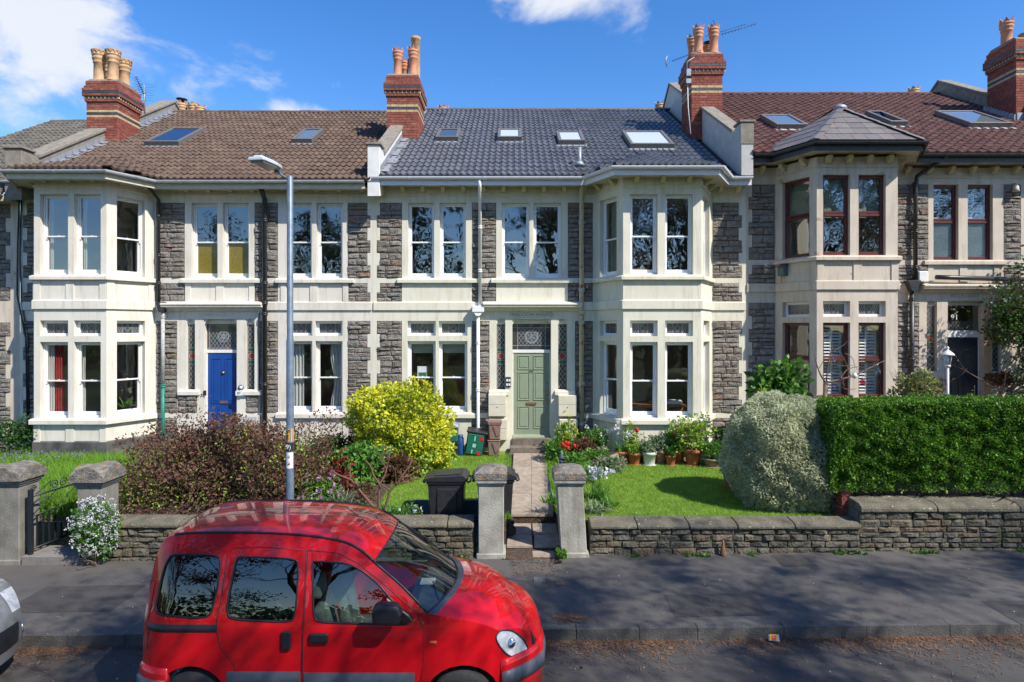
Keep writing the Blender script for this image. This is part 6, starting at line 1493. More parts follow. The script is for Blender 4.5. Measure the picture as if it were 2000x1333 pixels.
def red_van():
    X0, Y0, Z0 = -3.64, 6.13, -.15
    root = thing('parked_van', 'red small passenger van parked at the kerb', 'van', (X0 + 2, Y0 + .8, Z0))
    def sy(x, h):
        t = max(0, h - 1.0); a = .21 * t + .07 * t * t + .05 * max(0, (.55 - h) / .35) ** 2
        if .95 < h: pass
        if x < .34: a += .15 * ((.34 - x) / .34) ** 2.2
        if x > 2.95: a += .44 * ((x - 2.95) / .91) ** 2.3
        return a
    car = Car(root, X0, Y0, Z0, 1.66, sy, 'van_red')
    def sp(px, py):
        x, h = 2.0, 1.2
        for _ in range(8): d = Y0 + sy(x, h); h = (HC - Z0) - (py - CY) * d / F; x = (px - CX) * d / F - X0
        return (x, h)
    def c2(*ps): return [sp(240 + a / 3.573, 960 + b / 3.573) for a, b in ps]
    def c3(*ps): return [sp(680 + a / 3.573, 960 + b / 3.573) for a, b in ps]
    rear = [(.03, .22), (.02, .45), (.03, .62), (.045, .82), (.07, 1.3), (.095, 1.58), (.15, 1.74), (.29, 1.85)]
    roof = [sp(*p) for p in ((464, 1041), (576, 1045), (660, 1056), (702, 1073), (731, 1098))]
    A = catmull(rear + roof, 4); i_ws0 = len(A) - 1
    wsb = sp(835, 1197); Bp = [tuple(A[-1]), tuple(np.array(A[-1]) * .5 + np.array(wsb) * .5 + np.array((.012, .012))), wsb]; Bs = catmull(Bp, 4)[1:]; i_ws1 = i_ws0 + len(Bs)
    fen = [wsb] + [sp(*p) for p in ((858, 1203), (904, 1211), (950, 1222), (978, 1232))] + [(3.70, .90), (3.80, .80), (3.855, .65), (3.87, .45), (3.855, .22)]; Fs = catmull(fen, 4)[1:]
    E = A + Bs + Fs; nA = len(A); i_b0 = i_ws1 + 3
    C = []
    for i, (x, h) in enumerate(E):
        if i < nA * .45: bx, cz = -.05, .03 * min(1, h / 1.8)
        elif i <= i_ws0: bx, cz = .05 * max(0, (x - 1.5) / .9), .045
        elif i <= i_ws1: t = (i - i_ws0) / (i_ws1 - i_ws0); bx, cz = .05 + .17 * t, .045
        else:
            t = (x - wsb[0]) / (3.86 - wsb[0]); bx, cz = .22 - .12 * min(1, t), (.05 + .05 * math.sin(min(1, t * 1.2) * math.pi)) * (1 if h > .6 else max(0, (h - .22) / .38))
        C.append((bx, cz))
    # flank
    def arch(cx, r, a0, a1, n=14): return [(cx + r * math.cos(a0 + (a1 - a0) * k / n), .30 + r * math.sin(a0 + (a1 - a0) * k / n)) for k in range(n + 1)]
    xf, xr = 3.15, .56; aa = -.2
    outline = [tuple(p) for p in E] + [(3.55, .22)] + arch(xf, .365, aa, math.pi - aa) + [(2.75, .24), (1.8, .24), (.96, .24)] + arch(xr, .365, aa, math.pi - aa) + [(.2, .22)]
    W1 = roundloop(c2((365, 445), (500, 442), (640, 452), (678, 490), (668, 610), (640, 760), (600, 866), (500, 884), (380, 874), (262, 858), (230, 815), (242, 740), (280, 565), (320, 470)))
    W2 = roundloop(c2((830, 460), (1010, 463), (1190, 478), (1220, 520), (1216, 700), (1196, 868), (1150, 908), (950, 905), (770, 890), (730, 840), (738, 740), (772, 560), (795, 480)))
    W3 = roundloop(c2((1345, 490), (1500, 500)) + c3((0, 510), (90, 552), (200, 642), (300, 752), (398, 870), (405, 905), (385, 930), (200, 928), (0, 922)) + c2((1385, 912), (1335, 870), (1326, 700), (1324, 520)))
    D2 = c2((655, 905), (690, 720), (712, 560), (735, 430), (780, 395), (1000, 392), (1283, 412), (1272, 600), (1262, 800), (1250, 1000), (1245, 1255)) + [(1.63, .27), (1.0, .27), sp(458, 1300), sp(430, 1262), sp(424, 1235)]
    D3 = c2((1290, 413), (1450, 425)) + [sp(660, 1081), sp(700, 1101), sp(740, 1133), sp(778, 1166), sp(815, 1199), sp(826, 1225), sp(827, 1290)] + [(2.72, .28), (1.64, .27)] + c2((1252, 1250), (1258, 1000), (1270, 800), (1280, 600))
    HL = roundloop(c3((1060, 985), (1100, 953), (1170, 958), (1228, 1000), (1262, 1045), (1274, 1085), (1240, 1122), (1185, 1140), (1135, 1125), (1088, 1078), (1058, 1025))); HL = [(x - .03, h - .012) for x, h in HL]
    TL = [(.04, .80), (.115, .80), (.115, 1.10), (.145, 1.42), (.075, 1.42)]
    v, res = car.side(outline, dict(W1=W1, W2=W2, W3=W3, HL=HL, TL=TL, D3=D3, D2=D2))
    body = MB()
    for far in (False, True): car.tri_mesh(body, v, res['body'], far)
    car.loft(body, E, C, 0, i_ws0); car.loft(body, E, C, len(E) - 14, len(E) - 1)
    body.build('body', 'van_red', root)
    bon = MB(); car.loft(bon, E, C, i_b0, len(E) - 14); bn = bon.build('bonnet', 'van_red', root)
    cow = MB(); car.loft(cow, E, C, i_ws1, i_b0); cow.build('scuttle_panel', 'van_trim', root)
    ws = MB(); car.loft(ws, E, C, i_ws0, i_ws1, off=-.006); ws.build('windscreen', 'van_screen', root)
    m = MB()
    for i in (i_ws0, i_ws1):
        xe, he = E[i]; bx, cz = C[i]; ye = sy(xe, he); P = []
        for k in range(21): u = abs(1 - k / 10); u = 1 - u; y = ye + (.83 - ye) * u if k <= 10 else 1.66 - (ye + (.83 - ye) * u); P.append(car.L(xe + bx * (1 - (1 - u) ** 2), y, he + cz * (1 - (1 - u) ** 2.3)))
        m.tube(P, .009, 6)
    for far in (False, True): car.line(m, E[i_ws0:i_ws1 + 1], .011, far)
    m.build('windscreen_seal', 'van_black', root)
    for far in (False, True): m = MB(); car.line(m, [(x, h + .004) for x, h in E[int(nA * .58):i_ws0 + 1]], .013, far); m.build('roof_gutter', 'van_black', root)
    for far in (False, True):
        for key, nm in (('D3', 'front_door'), ('D2', 'sliding_door')):
            mb = MB(); car.tri_mesh(mb, v, res[key], far); d = mb.build(nm, 'van_red', root)
            mb = MB(); car.line(mb, {'D3': D3, 'D2': D2}[key], .0045, far, True); mb.build('shut_line', 'van_black', d)
            if not far and key == 'D3':
                mb = MB(); mb.box(-.09, .09, -.035, .0, -.048, .048, M=Matrix.Translation(car.P(*sp(624, 1245)))); mb.build('handle', 'van_black', d, bevel=.022, seg=3)
            if not far and key == 'D2':
                mb = MB(); mb.box(-.045, .045, -.03, .0, -.09, .09, M=Matrix.Translation(car.P(*sp(560, 1250)))); mb.build('handle', 'van_black', d, bevel=.018, seg=3)
        for key, lp, g in (('W1', W1, 'van_glass_dark'), ('W2', W2, 'van_glass_dark'), ('W3', W3, 'van_glass')):
            mb = MB(); car.tri_mesh(mb, v, res[key], far, -.012); w = mb.build('side_window', g, root); mb = MB(); car.line(mb, lp, .011, far, True, -.003); mb.build('seal', 'van_black', w)
        mb = MB(); car.tri_mesh(mb, v, res['HL'], far, .006); hl = mb.build('headlight', 'lamp_glass', root); mb = MB(); car.tri_mesh(mb, v, res['HL'], far, -.006); mb.build('reflector', 'lamp_reflector', hl)
        mb = MB(); car.line(mb, HL, .008, far, True); mb.build('lamp_rim', 'van_black', hl)
        hx = sum(p[0] for p in HL) / len(HL); hh = sum(p[1] for p in HL) / len(HL); mb = MB(); mb.lathe([(.0, -.012), (.035, -.008), (.052, .005), (.058, .02)], car.P(hx - .02, hh + .01, far, .0), 14, axis='y'); mb.build('lamp_bowl', 'chrome', hl)
        mb = MB(); car.tri_mesh(mb, v, res['TL'], far, .006); mb.build('tail_light', 'van_rearlamp', root)
        car.patch('side_moulding', sp(442, 1310)[0], sp(587, 1310)[0], .44, .615, .022, 'van_trim', far); car.patch('side_moulding', sp(593, 1310)[0], sp(810, 1310)[0], .44, .605, .022, 'van_trim', far)
        car.patch('door_rail', sp(287, 1225)[0], sp(423, 1225)[0], sp(350, 1236)[1], sp(350, 1220)[1], .014, 'van_black', far)
        car.patch('side_repeater', sp(839, 1255)[0], sp(853, 1255)[0], sp(846, 1259)[1], sp(846, 1252)[1], .012, 'van_amber', far, nx=4)
        for xw in (xf, xr): car.wheel(xw, .30, far)
        a, b = sp(728, 1225), sp(792, 1180); yy = -.20 if not far else 1.66 + .06; mm = MB(Matrix.Translation(car.L(2.47, yy, 1.235))); mm.prism([(-.13, -.10), (.12, -.105), (.14, .0), (.11, .085), (-.10, .095), (-.14, .03)], 0, .14, 'y'); mr = mm.build('wing_mirror', 'van_black', root, bevel=.035, seg=3)
        mm = MB(); ym = .03 if not far else 1.60; mm.prism([(2.42, 1.10), (2.70, 1.10), (2.66, 1.16), (2.44, 1.33)], ym - .06 if not far else ym, ym if not far else ym + .06, 'y', M=Matrix.Translation(car.o)); mm.build('mirror_arm', 'van_black', mr, bevel=.01)
    # bumpers
    def plan(xs, far): return [(X0 + x, Y0 + (1.66 - sy(x, .5) if far else sy(x, .5))) for x in xs]
    fr = plan((3.53, 3.6, 3.7, 3.78, 3.84), False) + [(X0 + 3.93, Y0 + .56), (X0 + 3.955, Y0 + .83), (X0 + 3.93, Y0 + 1.1)] + plan((3.84, 3.78, 3.7, 3.6, 3.53), True)
    rr = plan((.34, .2, .1, .03), True) + [(X0 - .02, Y0 + 1.2), (X0 - .03, Y0 + .83), (X0 - .02, Y0 + .46)] + plan((.03, .1, .2, .34), False)
    for pth, nm in ((fr, 'front_bumper'), (rr, 'rear_bumper')):
        mb = MB(); sweep(mb, pth, [(-.03, Z0 + .20), (.02, Z0 + .22), (.03, Z0 + .40), (.03, Z0 + .58), (.015, Z0 + .64), (-.03, Z0 + .65)], smooth=True); bm = mb.build(nm, 'van_red', root)
        mb = MB(); sweep(mb, pth, [(.0, Z0 + .38), (.045, Z0 + .39), (.052, Z0 + .46), (.045, Z0 + .535), (.0, Z0 + .54)], smooth=True); mb.build('bumper_strip', 'van_trim', bm)
    mb = MB(); sweep(mb, [(X0 + 3.86, Y0 + .42), (X0 + 3.90, Y0 + .6), (X0 + 3.92, Y0 + .83), (X0 + 3.90, Y0 + 1.06), (X0 + 3.86, Y0 + 1.24)], [(-.05, Z0 + .67), (.012, Z0 + .67), (-.03, Z0 + .80), (-.09, Z0 + .80)]); gr = mb.build('grille', 'van_black', root)
    mb = MB(); mb.add([car.L(3.945, .83 + dy, .73 + dz) for dy, dz in ((-.035, 0), (0, -.06), (.035, 0), (0, .06))], [(0, 1, 2, 3)]); mb.build('emblem', 'chrome', gr)
    # inside
    mb = MB(); mb.box(.2, 3.2, .12, 1.54, .28, .34, M=Matrix.Translation(car.o)); mb.build('floor', 'van_black', root)
    mb = MB(); mb.prism([(2.50, .55), (2.52, .98), (2.66, 1.07), (3.02, 1.03), (3.05, .5)], .16, 1.5, 'y', M=Matrix.Translation(car.o)); ds = mb.build('dashboard', 'van_dash', root, bevel=.03)
    mb = MB(); mb.box(2.62, 2.78, .95, 1.12, 1.065, 1.075, M=Matrix.Translation(car.o)); mb.build('parking_paper', 'white_sticker', ds)
    seat(car, 2.0, .46); seat(car, 2.0, 1.2); seat(car, 1.05, .83, 1.2)
    mb = MB(Matrix.Translation(car.L(2.42, .46, .98)) @ Matrix.Rotation(R(-62), 4, 'Y')); mb.tube([(.18 * math.cos(k * .3142), .18 * math.sin(k * .3142), 0) for k in range(21)], .014, 6); mb.tube([(0, -.17, 0), (0, .17, 0)], .02, 6); mb.build('steering_wheel', 'van_black', root)
    mb = MB(); mb.tube([car.L(.62, .5, 1.0), car.L(.7, .5, 1.36)], .025, 6); tag(mb.build('yellow_tube', 'yellow_sticker', None, loc=car.L(.62, .5, 1.0)), 'yellow tube standing inside the red van behind its rear side window', 'tube')
    # aerial, wipers
    a = Vector(car.L(2.34, .80, 1.615)); mb = MB(); mb.tube([tuple(a), tuple(a + Vector((-.03, 0, .03)))], .014, 8); mb.tube([tuple(a + Vector((-.02, 0, .02))), tuple(a + Vector((-.50, .02, .34)))], .0035, 5); mb.build('aerial', 'van_black', root)
    for y0 in (.35, .9):
        mb = MB(); mb.tube([car.L(3.0, y0 + .02, 1.135), car.L(2.93, y0 + .28, 1.19), car.L(2.90, y0 + .5, 1.215)], .009, 6); mb.tube([car.L(2.985, y0 + .1, 1.16), car.L(2.88, y0 + .58, 1.235)], .011, 5); mb.build('wiper', 'van_black', root)
mat('van_dash', (.06, .07, .075), (.08, .09, .09), rough=.7, scale=20)
red_van()
def silver_car():
    X0, Y0, Z0 = -9.73, 6.15, -.19
    root = thing('parked_car', 'nose of a silver grey car cut off by the left edge, behind the red van', 'car', (X0 + 2, Y0 + .85, Z0))
    def sy(x, h):
        t = max(0, h - .9); a = .30 * t + .1 * t * t + .05 * max(0, (.5 - h) / .35) ** 2
        if x < .4: a += .2 * ((.4 - x) / .4) ** 2.2
        if x > 3.15: a += .42 * ((x - 3.15) / .87) ** 2.2
        return a
    car = Car(root, X0, Y0, Z0, 1.74, sy, 'silver_paint')
    rear = [(.04, .22), (.02, .5), (.05, .85), (.15, 1.05), (.42, 1.35), (.75, 1.44)]; roof = [(1.3, 1.48), (1.9, 1.45), (2.25, 1.36)]; A = catmull(rear + roof, 4); i0 = len(A) - 1
    Bs = catmull([roof[-1], (2.6, 1.17), (2.95, .97)], 4)[1:]; i1 = i0 + len(Bs); Fs = catmull([(2.95, .97), (3.3, .92), (3.6, .84), (3.8, .72), (3.93, .6), (3.99, .45), (3.97, .22)], 4)[1:]; E = A + Bs + Fs
    C = []
    for i, (x, h) in enumerate(E):
        if i <= i0: C.append((-.05 if x < .9 else 0, .05))
        elif i <= i1: C.append((.2 * (i - i0) / (i1 - i0), .05))
        else: C.append((.2 - .08 * (x - 2.95), .06 * (1 if h > .6 else max(0, (h - .2) / .4))))
    def arch(cx, r, n=14): return [(cx + r * math.cos(-.2 + (math.pi + .4) * k / n), .31 + r * math.sin(-.2 + (math.pi + .4) * k / n)) for k in range(n + 1)]
    outline = [tuple(p) for p in E] + arch(3.22, .36) + [(2.7, .22), (1.1, .22)] + arch(.72, .36)
    W = roundloop([(.62, .98), (.72, 1.22), (1.0, 1.36), (1.6, 1.40), (2.1, 1.34), (2.5, 1.12), (2.62, 1.0), (1.8, .96), (1.0, .95)])
    HL = roundloop([(3.45, .80), (3.62, .795), (3.78, .71), (3.86, .60), (3.78, .58), (3.60, .65), (3.45, .74)]); GR = roundloop([(3.80, .50), (3.95, .50), (3.975, .36), (3.93, .28), (3.82, .30), (3.76, .40)])
    v, res = car.side(outline, dict(W=W, HL=HL, GR=GR), .09); body = MB()
    for far in (False, True): car.tri_mesh(body, v, res['body'], far)
    car.loft(body, E, C, 0, i0); car.loft(body, E, C, i1, len(E) - 1); body.build('body', 'silver_paint', root); ws = MB(); car.loft(ws, E, C, i0, i1); ws.build('windscreen', 'van_glass_dark', root)
    k0 = i1 + 9; mb = MB(); car.loft(mb, E, C, k0, k0 + 6, 6, s0=.0, s1=.42, off=.008); hl = mb.build('headlight', 'lamp_glass', root); mb = MB(); car.loft(mb, E, C, k0, k0 + 6, 6, s0=.01, s1=.41, off=.003); mb.build('reflector', 'lamp_reflector', hl)
    mb = MB(); car.loft(mb, E, C, len(E) - 7, len(E) - 3, 6, s0=.25, s1=1, off=.004); mb.build('radiator_grille', 'van_black', root)
    for far in (False, True):
        mb = MB(); car.tri_mesh(mb, v, res['W'], far, -.008); mb.build('side_window', 'van_glass_dark', root)
        mb = MB(); car.tri_mesh(mb, v, res['HL'], far, .006); hl = mb.build('headlight', 'lamp_glass', root); mb = MB(); car.tri_mesh(mb, v, res['HL'], far, -.03); mb.build('reflector', 'lamp_reflector', hl)
        mb = MB(); car.tri_mesh(mb, v, res['GR'], far, -.02); g_ = mb.build('lower_grille', 'van_black', root); mb = MB(); car.line(mb, [(3.80, .52), (3.93, .50), (3.985, .40), (3.95, .30)], .012, far, False, .01); mb.build('chrome_strip', 'chrome', g_)
        for xw in (3.22, .72): car.wheel(xw, .31, far)
    mb = MB(); mb.box(.3, 3.2, .14, 1.6, .24, .3, M=Matrix.Translation(car.o)); mb.build('floor', 'van_black', root); seat(car, 1.9, .5, h=.28); seat(car, 1.9, 1.25, h=.28)
silver_car()
# ------------------------------------------------------------------ planting
def area(x0, x1, y0, y1, n, zf, excl=()):
    p = np.stack([RNG.uniform(x0, x1, n), RNG.uniform(y0, y1, n), np.zeros(n)], 1)
    for e in excl:
        if len(e) == 4: k = ~((p[:, 0] > e[0]) & (p[:, 0] < e[1]) & (p[:, 1] > e[2]) & (p[:, 1] < e[3]))
        else: k = ((p[:, 0] - e[0]) / e[2]) ** 2 + ((p[:, 1] - e[1]) / (e[2] * .9)) ** 2 > 1
        p = p[k]
    p[:, 2] = [zf(x, y) for x, y, _ in p]; return p
def stuff(name, vs, material, label, nv=3, cat='grass'):
    o = np_mesh(name, vs, None, material, None, (0, 12, .5), nv); return tag(o, label, cat, kind='stuff')
def clumpy(p, scale, thr, seed):
    r = np.random.default_rng(seed); w = r.normal(0, scale, (5, 2)); ph = r.uniform(0, 6.28, 5); f = sum(np.cos(p[:, :2] @ w[i] + ph[i]) for i in range(5)); return p[f > thr]
pl = area(.92, 5.35, 10.88, 15.0, 85000, zg89); pl2 = area(-2.45, -.1, 10.9, 15.75, 48000, zg89, [PIT])
stuff('grass', np.concatenate([blades(pl, .042, .0035, .5), blades(pl2, .045, .0035, .5)]), 'grass_lawn', 'short mown lawn grass either side of the slab path')
pw = area(-12.4, -7.6, 10.95, 15.05, 30000, zg87); pw2 = area(-7.6, -6.3, 11.6, 14.9, 5000, zg87)
stuff('long_grass', np.concatenate([blades(pw, .17 + .26 * np.clip(lumps(pw, 9, 8, .5, 1.6) + .4, 0, 1), .008, .42), blades(pw2, .2, .008, .42)]), 'grass_long', 'long unmown spring grass in the garden of the blue door house')
pv = clumpy(area(-12.3, -7.2, 11.0, 14.6, 900, zg87), 1.6, 1.0, 4); pv[:, 2] += RNG.uniform(.16, .3, len(pv)); stuff('bluebells', leaf_verts(np.repeat(pv, 6, 0) + RNG.normal(0, .018, (len(pv) * 6, 3)), np.tile((0, 0, 1.), (len(pv) * 6, 1)), .022, .5, 1.5), 'flower_purple', 'blue violet flowers scattered in the long grass', 4, 'flowers')
pw3 = area(.9, 5.3, 14.9, 15.1, 900, zg89); stuff('edge_weeds', blades(np.concatenate([pw3, area(.79, .92, 10.9, 15.6, 1500, zg89), area(-.12, -.02, 10.9, 15.8, 900, zg89)]), .09, .006, .5), 'grass_long', 'grass tufts along the path edges and flower bed')
pe = np.concatenate([area(1.3, 10, 10.38, 10.47, 260, lambda x, y: gz(x)), area(-.15, -.05, 10.2, 10.9, 120, lambda x, y: .15), area(.74, .85, 10.1, 10.9, 150, lambda x, y: .12), area(-6.5, -.7, 10.38, 10.46, 120, lambda x, y: gz(x))]); pe = clumpy(pe, 3, .6, 8)
stuff('wall_weeds', leaf_verts(np.repeat(pe, 8, 0), np.tile((0, -.4, 1.), (len(pe) * 8, 1)), .06, .3, .7), 'leaf_mid', 'small weeds along the foot of the garden walls', 4, 'weeds')
def shrub(name, label, cat, base, parts, twigs=None, group=None):
    """parts: (name, material, blobs, leaf size, kwargs)"""
    t = thing(name, label, cat, base, group)
    if twigs:
        mb = MB(); rnd = random.Random(int(base[0] * 97)); n, L, r, dp, mt = twigs
        for k in range(n): a = rnd.uniform(0, 6.283); branch(mb, (base[0] + rnd.gauss(0, .06), base[1] + rnd.gauss(0, .06), base[2] - .03), (math.cos(a) * .5, math.sin(a) * .5, 1), L, r, dp, rnd, 2, .4, .7, None, 0, .1, 4, 3)
        mb.build('stems', mt, t)
    for (nm, m_, blobs, size, kw) in parts: foliage(nm, blobs, size, m_, t, **kw)
    return t
# purple-brown maple-like shrub
shrub('maple_shrub', 'large feathery purple brown shrub behind the lamp post', 'shrub', (-5.2, 12.1, .55),
      [('crown', 'leaf_maple', [((-5.9, 12.1, 1.05), (1.25, .95, .85), 12500), ((-4.75, 12.15, 1.1), (1.2, .95, .78), 12000), ((-5.3, 12.5, 1.35), (1.2, .8, .60), 8500), ((-6.3, 12.4, 1.4), (.5, .5, .62), 2300), ((-4.1, 11.9, .95), (.75, .7, .75), 4500), ((-5.2, 11.5, .8), (1.6, .6, .55), 6000)], .066, dict(width=.26, shell=.3, amp=.28, freq=5, zmin=.5, spread=1.1)),
       ('undergrowth', 'leaf_greenish', [((-5.4, 11.6, .75), (1.7, .55, .45), 1500), ((-6.9, 12.0, .75), (.5, .6, .35), 1300), ((-4.9, 12.0, 1.0), (1.5, .95, .75), 2600), ((-3.95, 11.8, .85), (.6, .6, .6), 1200)], .05, dict(width=.3, shell=.3, amp=.3, freq=5, zmin=.5))], (10, .5, .016, 3, 'twig'))
shrub('golden_shrub', 'rounded golden yellow shrub in front of the left ground floor windows', 'shrub', (-2.5, 14.5, .6),
      [('crown', 'leaf_yellow', [((-2.52, 14.5, 1.46), (1.04, .86, .98), 9500), ((-2.95, 14.5, 1.70), (.58, .58, .66), 3200), ((-2.0, 14.35, 1.12), (.62, .66, .56), 3200)], .085, dict(width=.3, shell=.09, amp=.16, freq=6, zmin=.62, spread=.75)),
       ('inner_leaves', 'leaf_greenish', [((-2.52, 14.5, 1.40), (.95, .8, .92), 8000), ((-2.3, 14.4, 1.0), (.95, .8, .45), 3500)], .075, dict(width=.32, shell=.13, amp=.16, freq=6, zmin=.6))], (9, .5, .022, 2, 'twig'))
shrub('variegated_bush', 'dense dome of grey white variegated leaves behind the low wall', 'bush', (5.0, 11.85, .5),
      [('crown', 'leaf_variegated', [((5.0, 11.85, 1.36), (1.0, .92, 1.2), 46000)], .046, dict(width=.34, shell=.035, amp=.045, freq=8, zmin=.5, spread=.55)),
       ('inner_leaves', 'leaf_variegated', [((5.0, 11.85, 1.34), (.9, .82, 1.08), 10000)], .07, dict(width=.4, shell=.05, amp=.04, zmin=.5))], (8, .5, .025, 2, 'twig'))
# clipped hedge
def hedge():
    t = thing('hedge', 'long clipped bright green hedge above the taller stone wall', 'hedge', (7.9, 11.3, .75))
    x0, x1, y0, y1, z0, z1 = 5.42, 10.6, 10.80, 11.85, .98, 2.47; n = 95000
    f = RNG.choice(4, n, p=[.52, .30, .10, .08]); u, v = RNG.uniform(0, 1, n), RNG.uniform(0, 1, n); dp = np.abs(RNG.normal(0, .05, n)); p = np.zeros((n, 3)); nr = np.zeros((n, 3))
    X, Z, Y = x0 + u * (x1 - x0), z0 + v * (z1 - z0), y0 + v * (y1 - y0)
    wob = lumps(np.stack([X, Z, Y * 0], 1), 5, 12, .035, 4) + lumps(np.stack([X, Z, Y * 0], 1), 6, 12, .03, 16)
    k = f == 0; p[k] = np.stack([X, y0 + dp + wob, Z], 1)[k]; nr[k] = (0, -1, .25)
    k = f == 1; p[k] = np.stack([X, Y, z1 - dp + .02 + lumps(np.stack([X, Y, Z * 0], 1), 7, 12, .03, 3) + lumps(np.stack([X, Y, Z * 0], 1), 8, 12, .03, 14)], 1)[k]; nr[k] = (0, 0, 1)
    k = f == 2; p[k] = np.stack([x0 + dp + .02 * np.sin(Z * 8), y0 + u * (y1 - y0), Z], 1)[k]; nr[k] = (-1, 0, .2)
    k = f == 3; p[k] = np.stack([X, y0 + .25 + RNG.uniform(0, .5, n), Z], 1)[k]; nr[k] = (0, -1, .3)
    # rounded shoulders
    e = np.clip((p[:, 2] - (z1 - .18)) / .18, 0, 1.2); p[:, 1] += np.where(f == 0, e * e * .13, 0)
    g = np.clip((x0 + .35 - p[:, 0]) / .35, 0, 1); p[:, 2] -= np.where(p[:, 2] > z0 + .5, g * g * .25, 0)
    low = (p[:, 2] < z0 + .35) & (RNG.uniform(0, 1, n) < (z0 + .35 - p[:, 2]) * 1.6); p, nr = p[~low], nr[~low]
    np_mesh('leaves', leaf_verts(p, nr, .042, .36, .85), None, 'leaf_hedge', t)
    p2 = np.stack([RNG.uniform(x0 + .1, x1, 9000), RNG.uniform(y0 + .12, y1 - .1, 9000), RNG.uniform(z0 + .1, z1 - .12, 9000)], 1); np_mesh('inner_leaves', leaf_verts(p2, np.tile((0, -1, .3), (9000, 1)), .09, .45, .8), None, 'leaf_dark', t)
    rnd = random.Random(9); x = x0 + .15
    while x < x1 - .2:
        mb = MB(); branch(mb, (x, 11.1 + rnd.uniform(-.12, .15), .72), (rnd.gauss(0, .25), rnd.gauss(0, .2), 1), .38, .024, 2, rnd, 2, .3, .75, None, 0, .1, 5, 3); mb.build('trunk', 'bark', t); x += rnd.uniform(.16, .34)
hedge()
# white cascade of candytuft at the left pillar
t = shrub('flowering_mound', 'mound of small white flowers spilling over the wall at the mossy pillar', 'flowers', (-6.72, 10.3, .0), [('leaves', 'leaf_mid', [((-6.72, 10.33, .50), (.34, .22, .46), 3800)], .05, dict(width=.2, shell=.2, amp=.15, freq=5, zmin=.02))], (5, .2, .012, 2, 'twig'))
p, nr = blob_points((-6.72, 10.33, .52), (.36, .25, .46), 900, 3, .04, .12, 5, .12); p, nr = p[nr[:, 1] < .4], nr[nr[:, 1] < .4]; k = RNG.uniform(0, 1, len(p)) < .35 + .9 * np.clip(p[:, 2] - .2, 0, .7); p, nr = p[k], nr[k]
q = np.repeat(p, 7, 0) + RNG.normal(0, .013, (len(p) * 7, 3)); np_mesh('flowers', leaf_verts(q, np.repeat(nr, 7, 0), .022, .5, 1.2), None, 'flower_white', t)
# ------------------------------------------------ border and pots
def strap_clump(name, label, cat, c, n, L, w, material, spread=.8, arch=.5, flowers=None, group=None):
    t = thing(name, label, cat, c, group); rnd = random.Random(int(c[0] * 131 + c[1] * 17)); mb = MB()
    for k in range(n):
        a = rnd.uniform(0, 6.283); s = rnd.uniform(.15, spread); strap(mb, (c[0] + rnd.gauss(0, .07), c[1] + rnd.gauss(0, .06), c[2] - .01), (math.cos(a) * s, math.sin(a) * s, 1), L * rnd.uniform(.6, 1.15), w, arch * rnd.uniform(.5, 1.3), 4)
    mb.build('leaves', material, t)
    if flowers:
        m_, k_, h_, s_ = flowers; P = np.array([(c[0] + rnd.gauss(0, .14), c[1] + rnd.gauss(0, .1), c[2] + h_ * rnd.uniform(.75, 1.15)) for _ in range(k_)])
        st = MB()
        for q in P: st.tube([(q[0] * .6 + c[0] * .4, q[1] * .6 + c[1] * .4, c[2]), tuple(q)], .004, 4)
        st.build('flower_stems', 'leaf_mid', t); tag(np_mesh('flowers', leaf_verts(np.repeat(P, 9, 0) + RNG.normal(0, s_ * .25, (len(P) * 9, 3)), np.tile((0, -.5, .7), (len(P) * 9, 1)), s_, .45, 1.0), None, m_, t), kind='stuff')
    return t
def leafy(name, label, c, rad, n, size, material, flowers=None, twigs=None, group='plants in the border and pots', cat='plant', **kw):
    k_ = dict(width=.34, shell=.3, amp=.25, freq=4, zmin=c[2]); k_.update(kw)
    parts = [('leaves', material, [((c[0], c[1], c[2] + rad[2] * .85), rad, n)], size, k_)]
    t = shrub(name, label, cat, c, parts, twigs, group)
    if flowers:
        m_, k2, s_ = flowers; p, nr = blob_points((c[0], c[1], c[2] + rad[2] * .95), (rad[0], rad[1], rad[2] * 1.05), k2 * 3, 5, .03); s2 = nr[:, 2] > -.1; p, nr = p[s2][:k2], nr[s2][:k2]
        tag(np_mesh('flowers', leaf_verts(np.repeat(p, 8, 0) + RNG.normal(0, s_ * .22, (len(p) * 8, 3)), np.repeat(nr, 8, 0), s_, .5, 1.0), None, m_, t), kind='stuff')
    return t
def G(px, py, Y): return (PX(px, Y), Y, zg89(0, Y))
leafy('border_plant', 'green border plant left of the red tulips by the door', G(1082, 0, 15.2), (.22, .3, .28), 900, .07, 'leaf_mid'); leafy('border_plant', 'yellow green spurge behind the red tulips', G(1107, 0, 15.6), (.25, .2, .5), 900, .08, 'leaf_greenish', ('flower_yellow', 14, .05))
t = strap_clump('tulips', 'red tulips in bloom beside the sage door path', 'tulips', G(1106, 0, 14.9), 26, .34, .022, 'leaf_grey', .5, .35); rnd = random.Random(2)
for (px, py) in ((1103, 872), (1109, 867), (1109, 876), (1122, 872), (1105, 866), (1099, 869)):
    c = pt(px, py, 14.9); mb = MB(); mb.lathe([(.0, -.05), (.035, -.035), (.045, 0), (.04, .035), (.03, .055), (.02, .05)], tuple(c), 9, close=False); mb.build('bloom', 'flower_red', t); mb = MB(); mb.tube([(c.x, c.y, zg89(0, 14.9)), tuple(c)], .006, 5); mb.build('stem', 'leaf_mid', t)
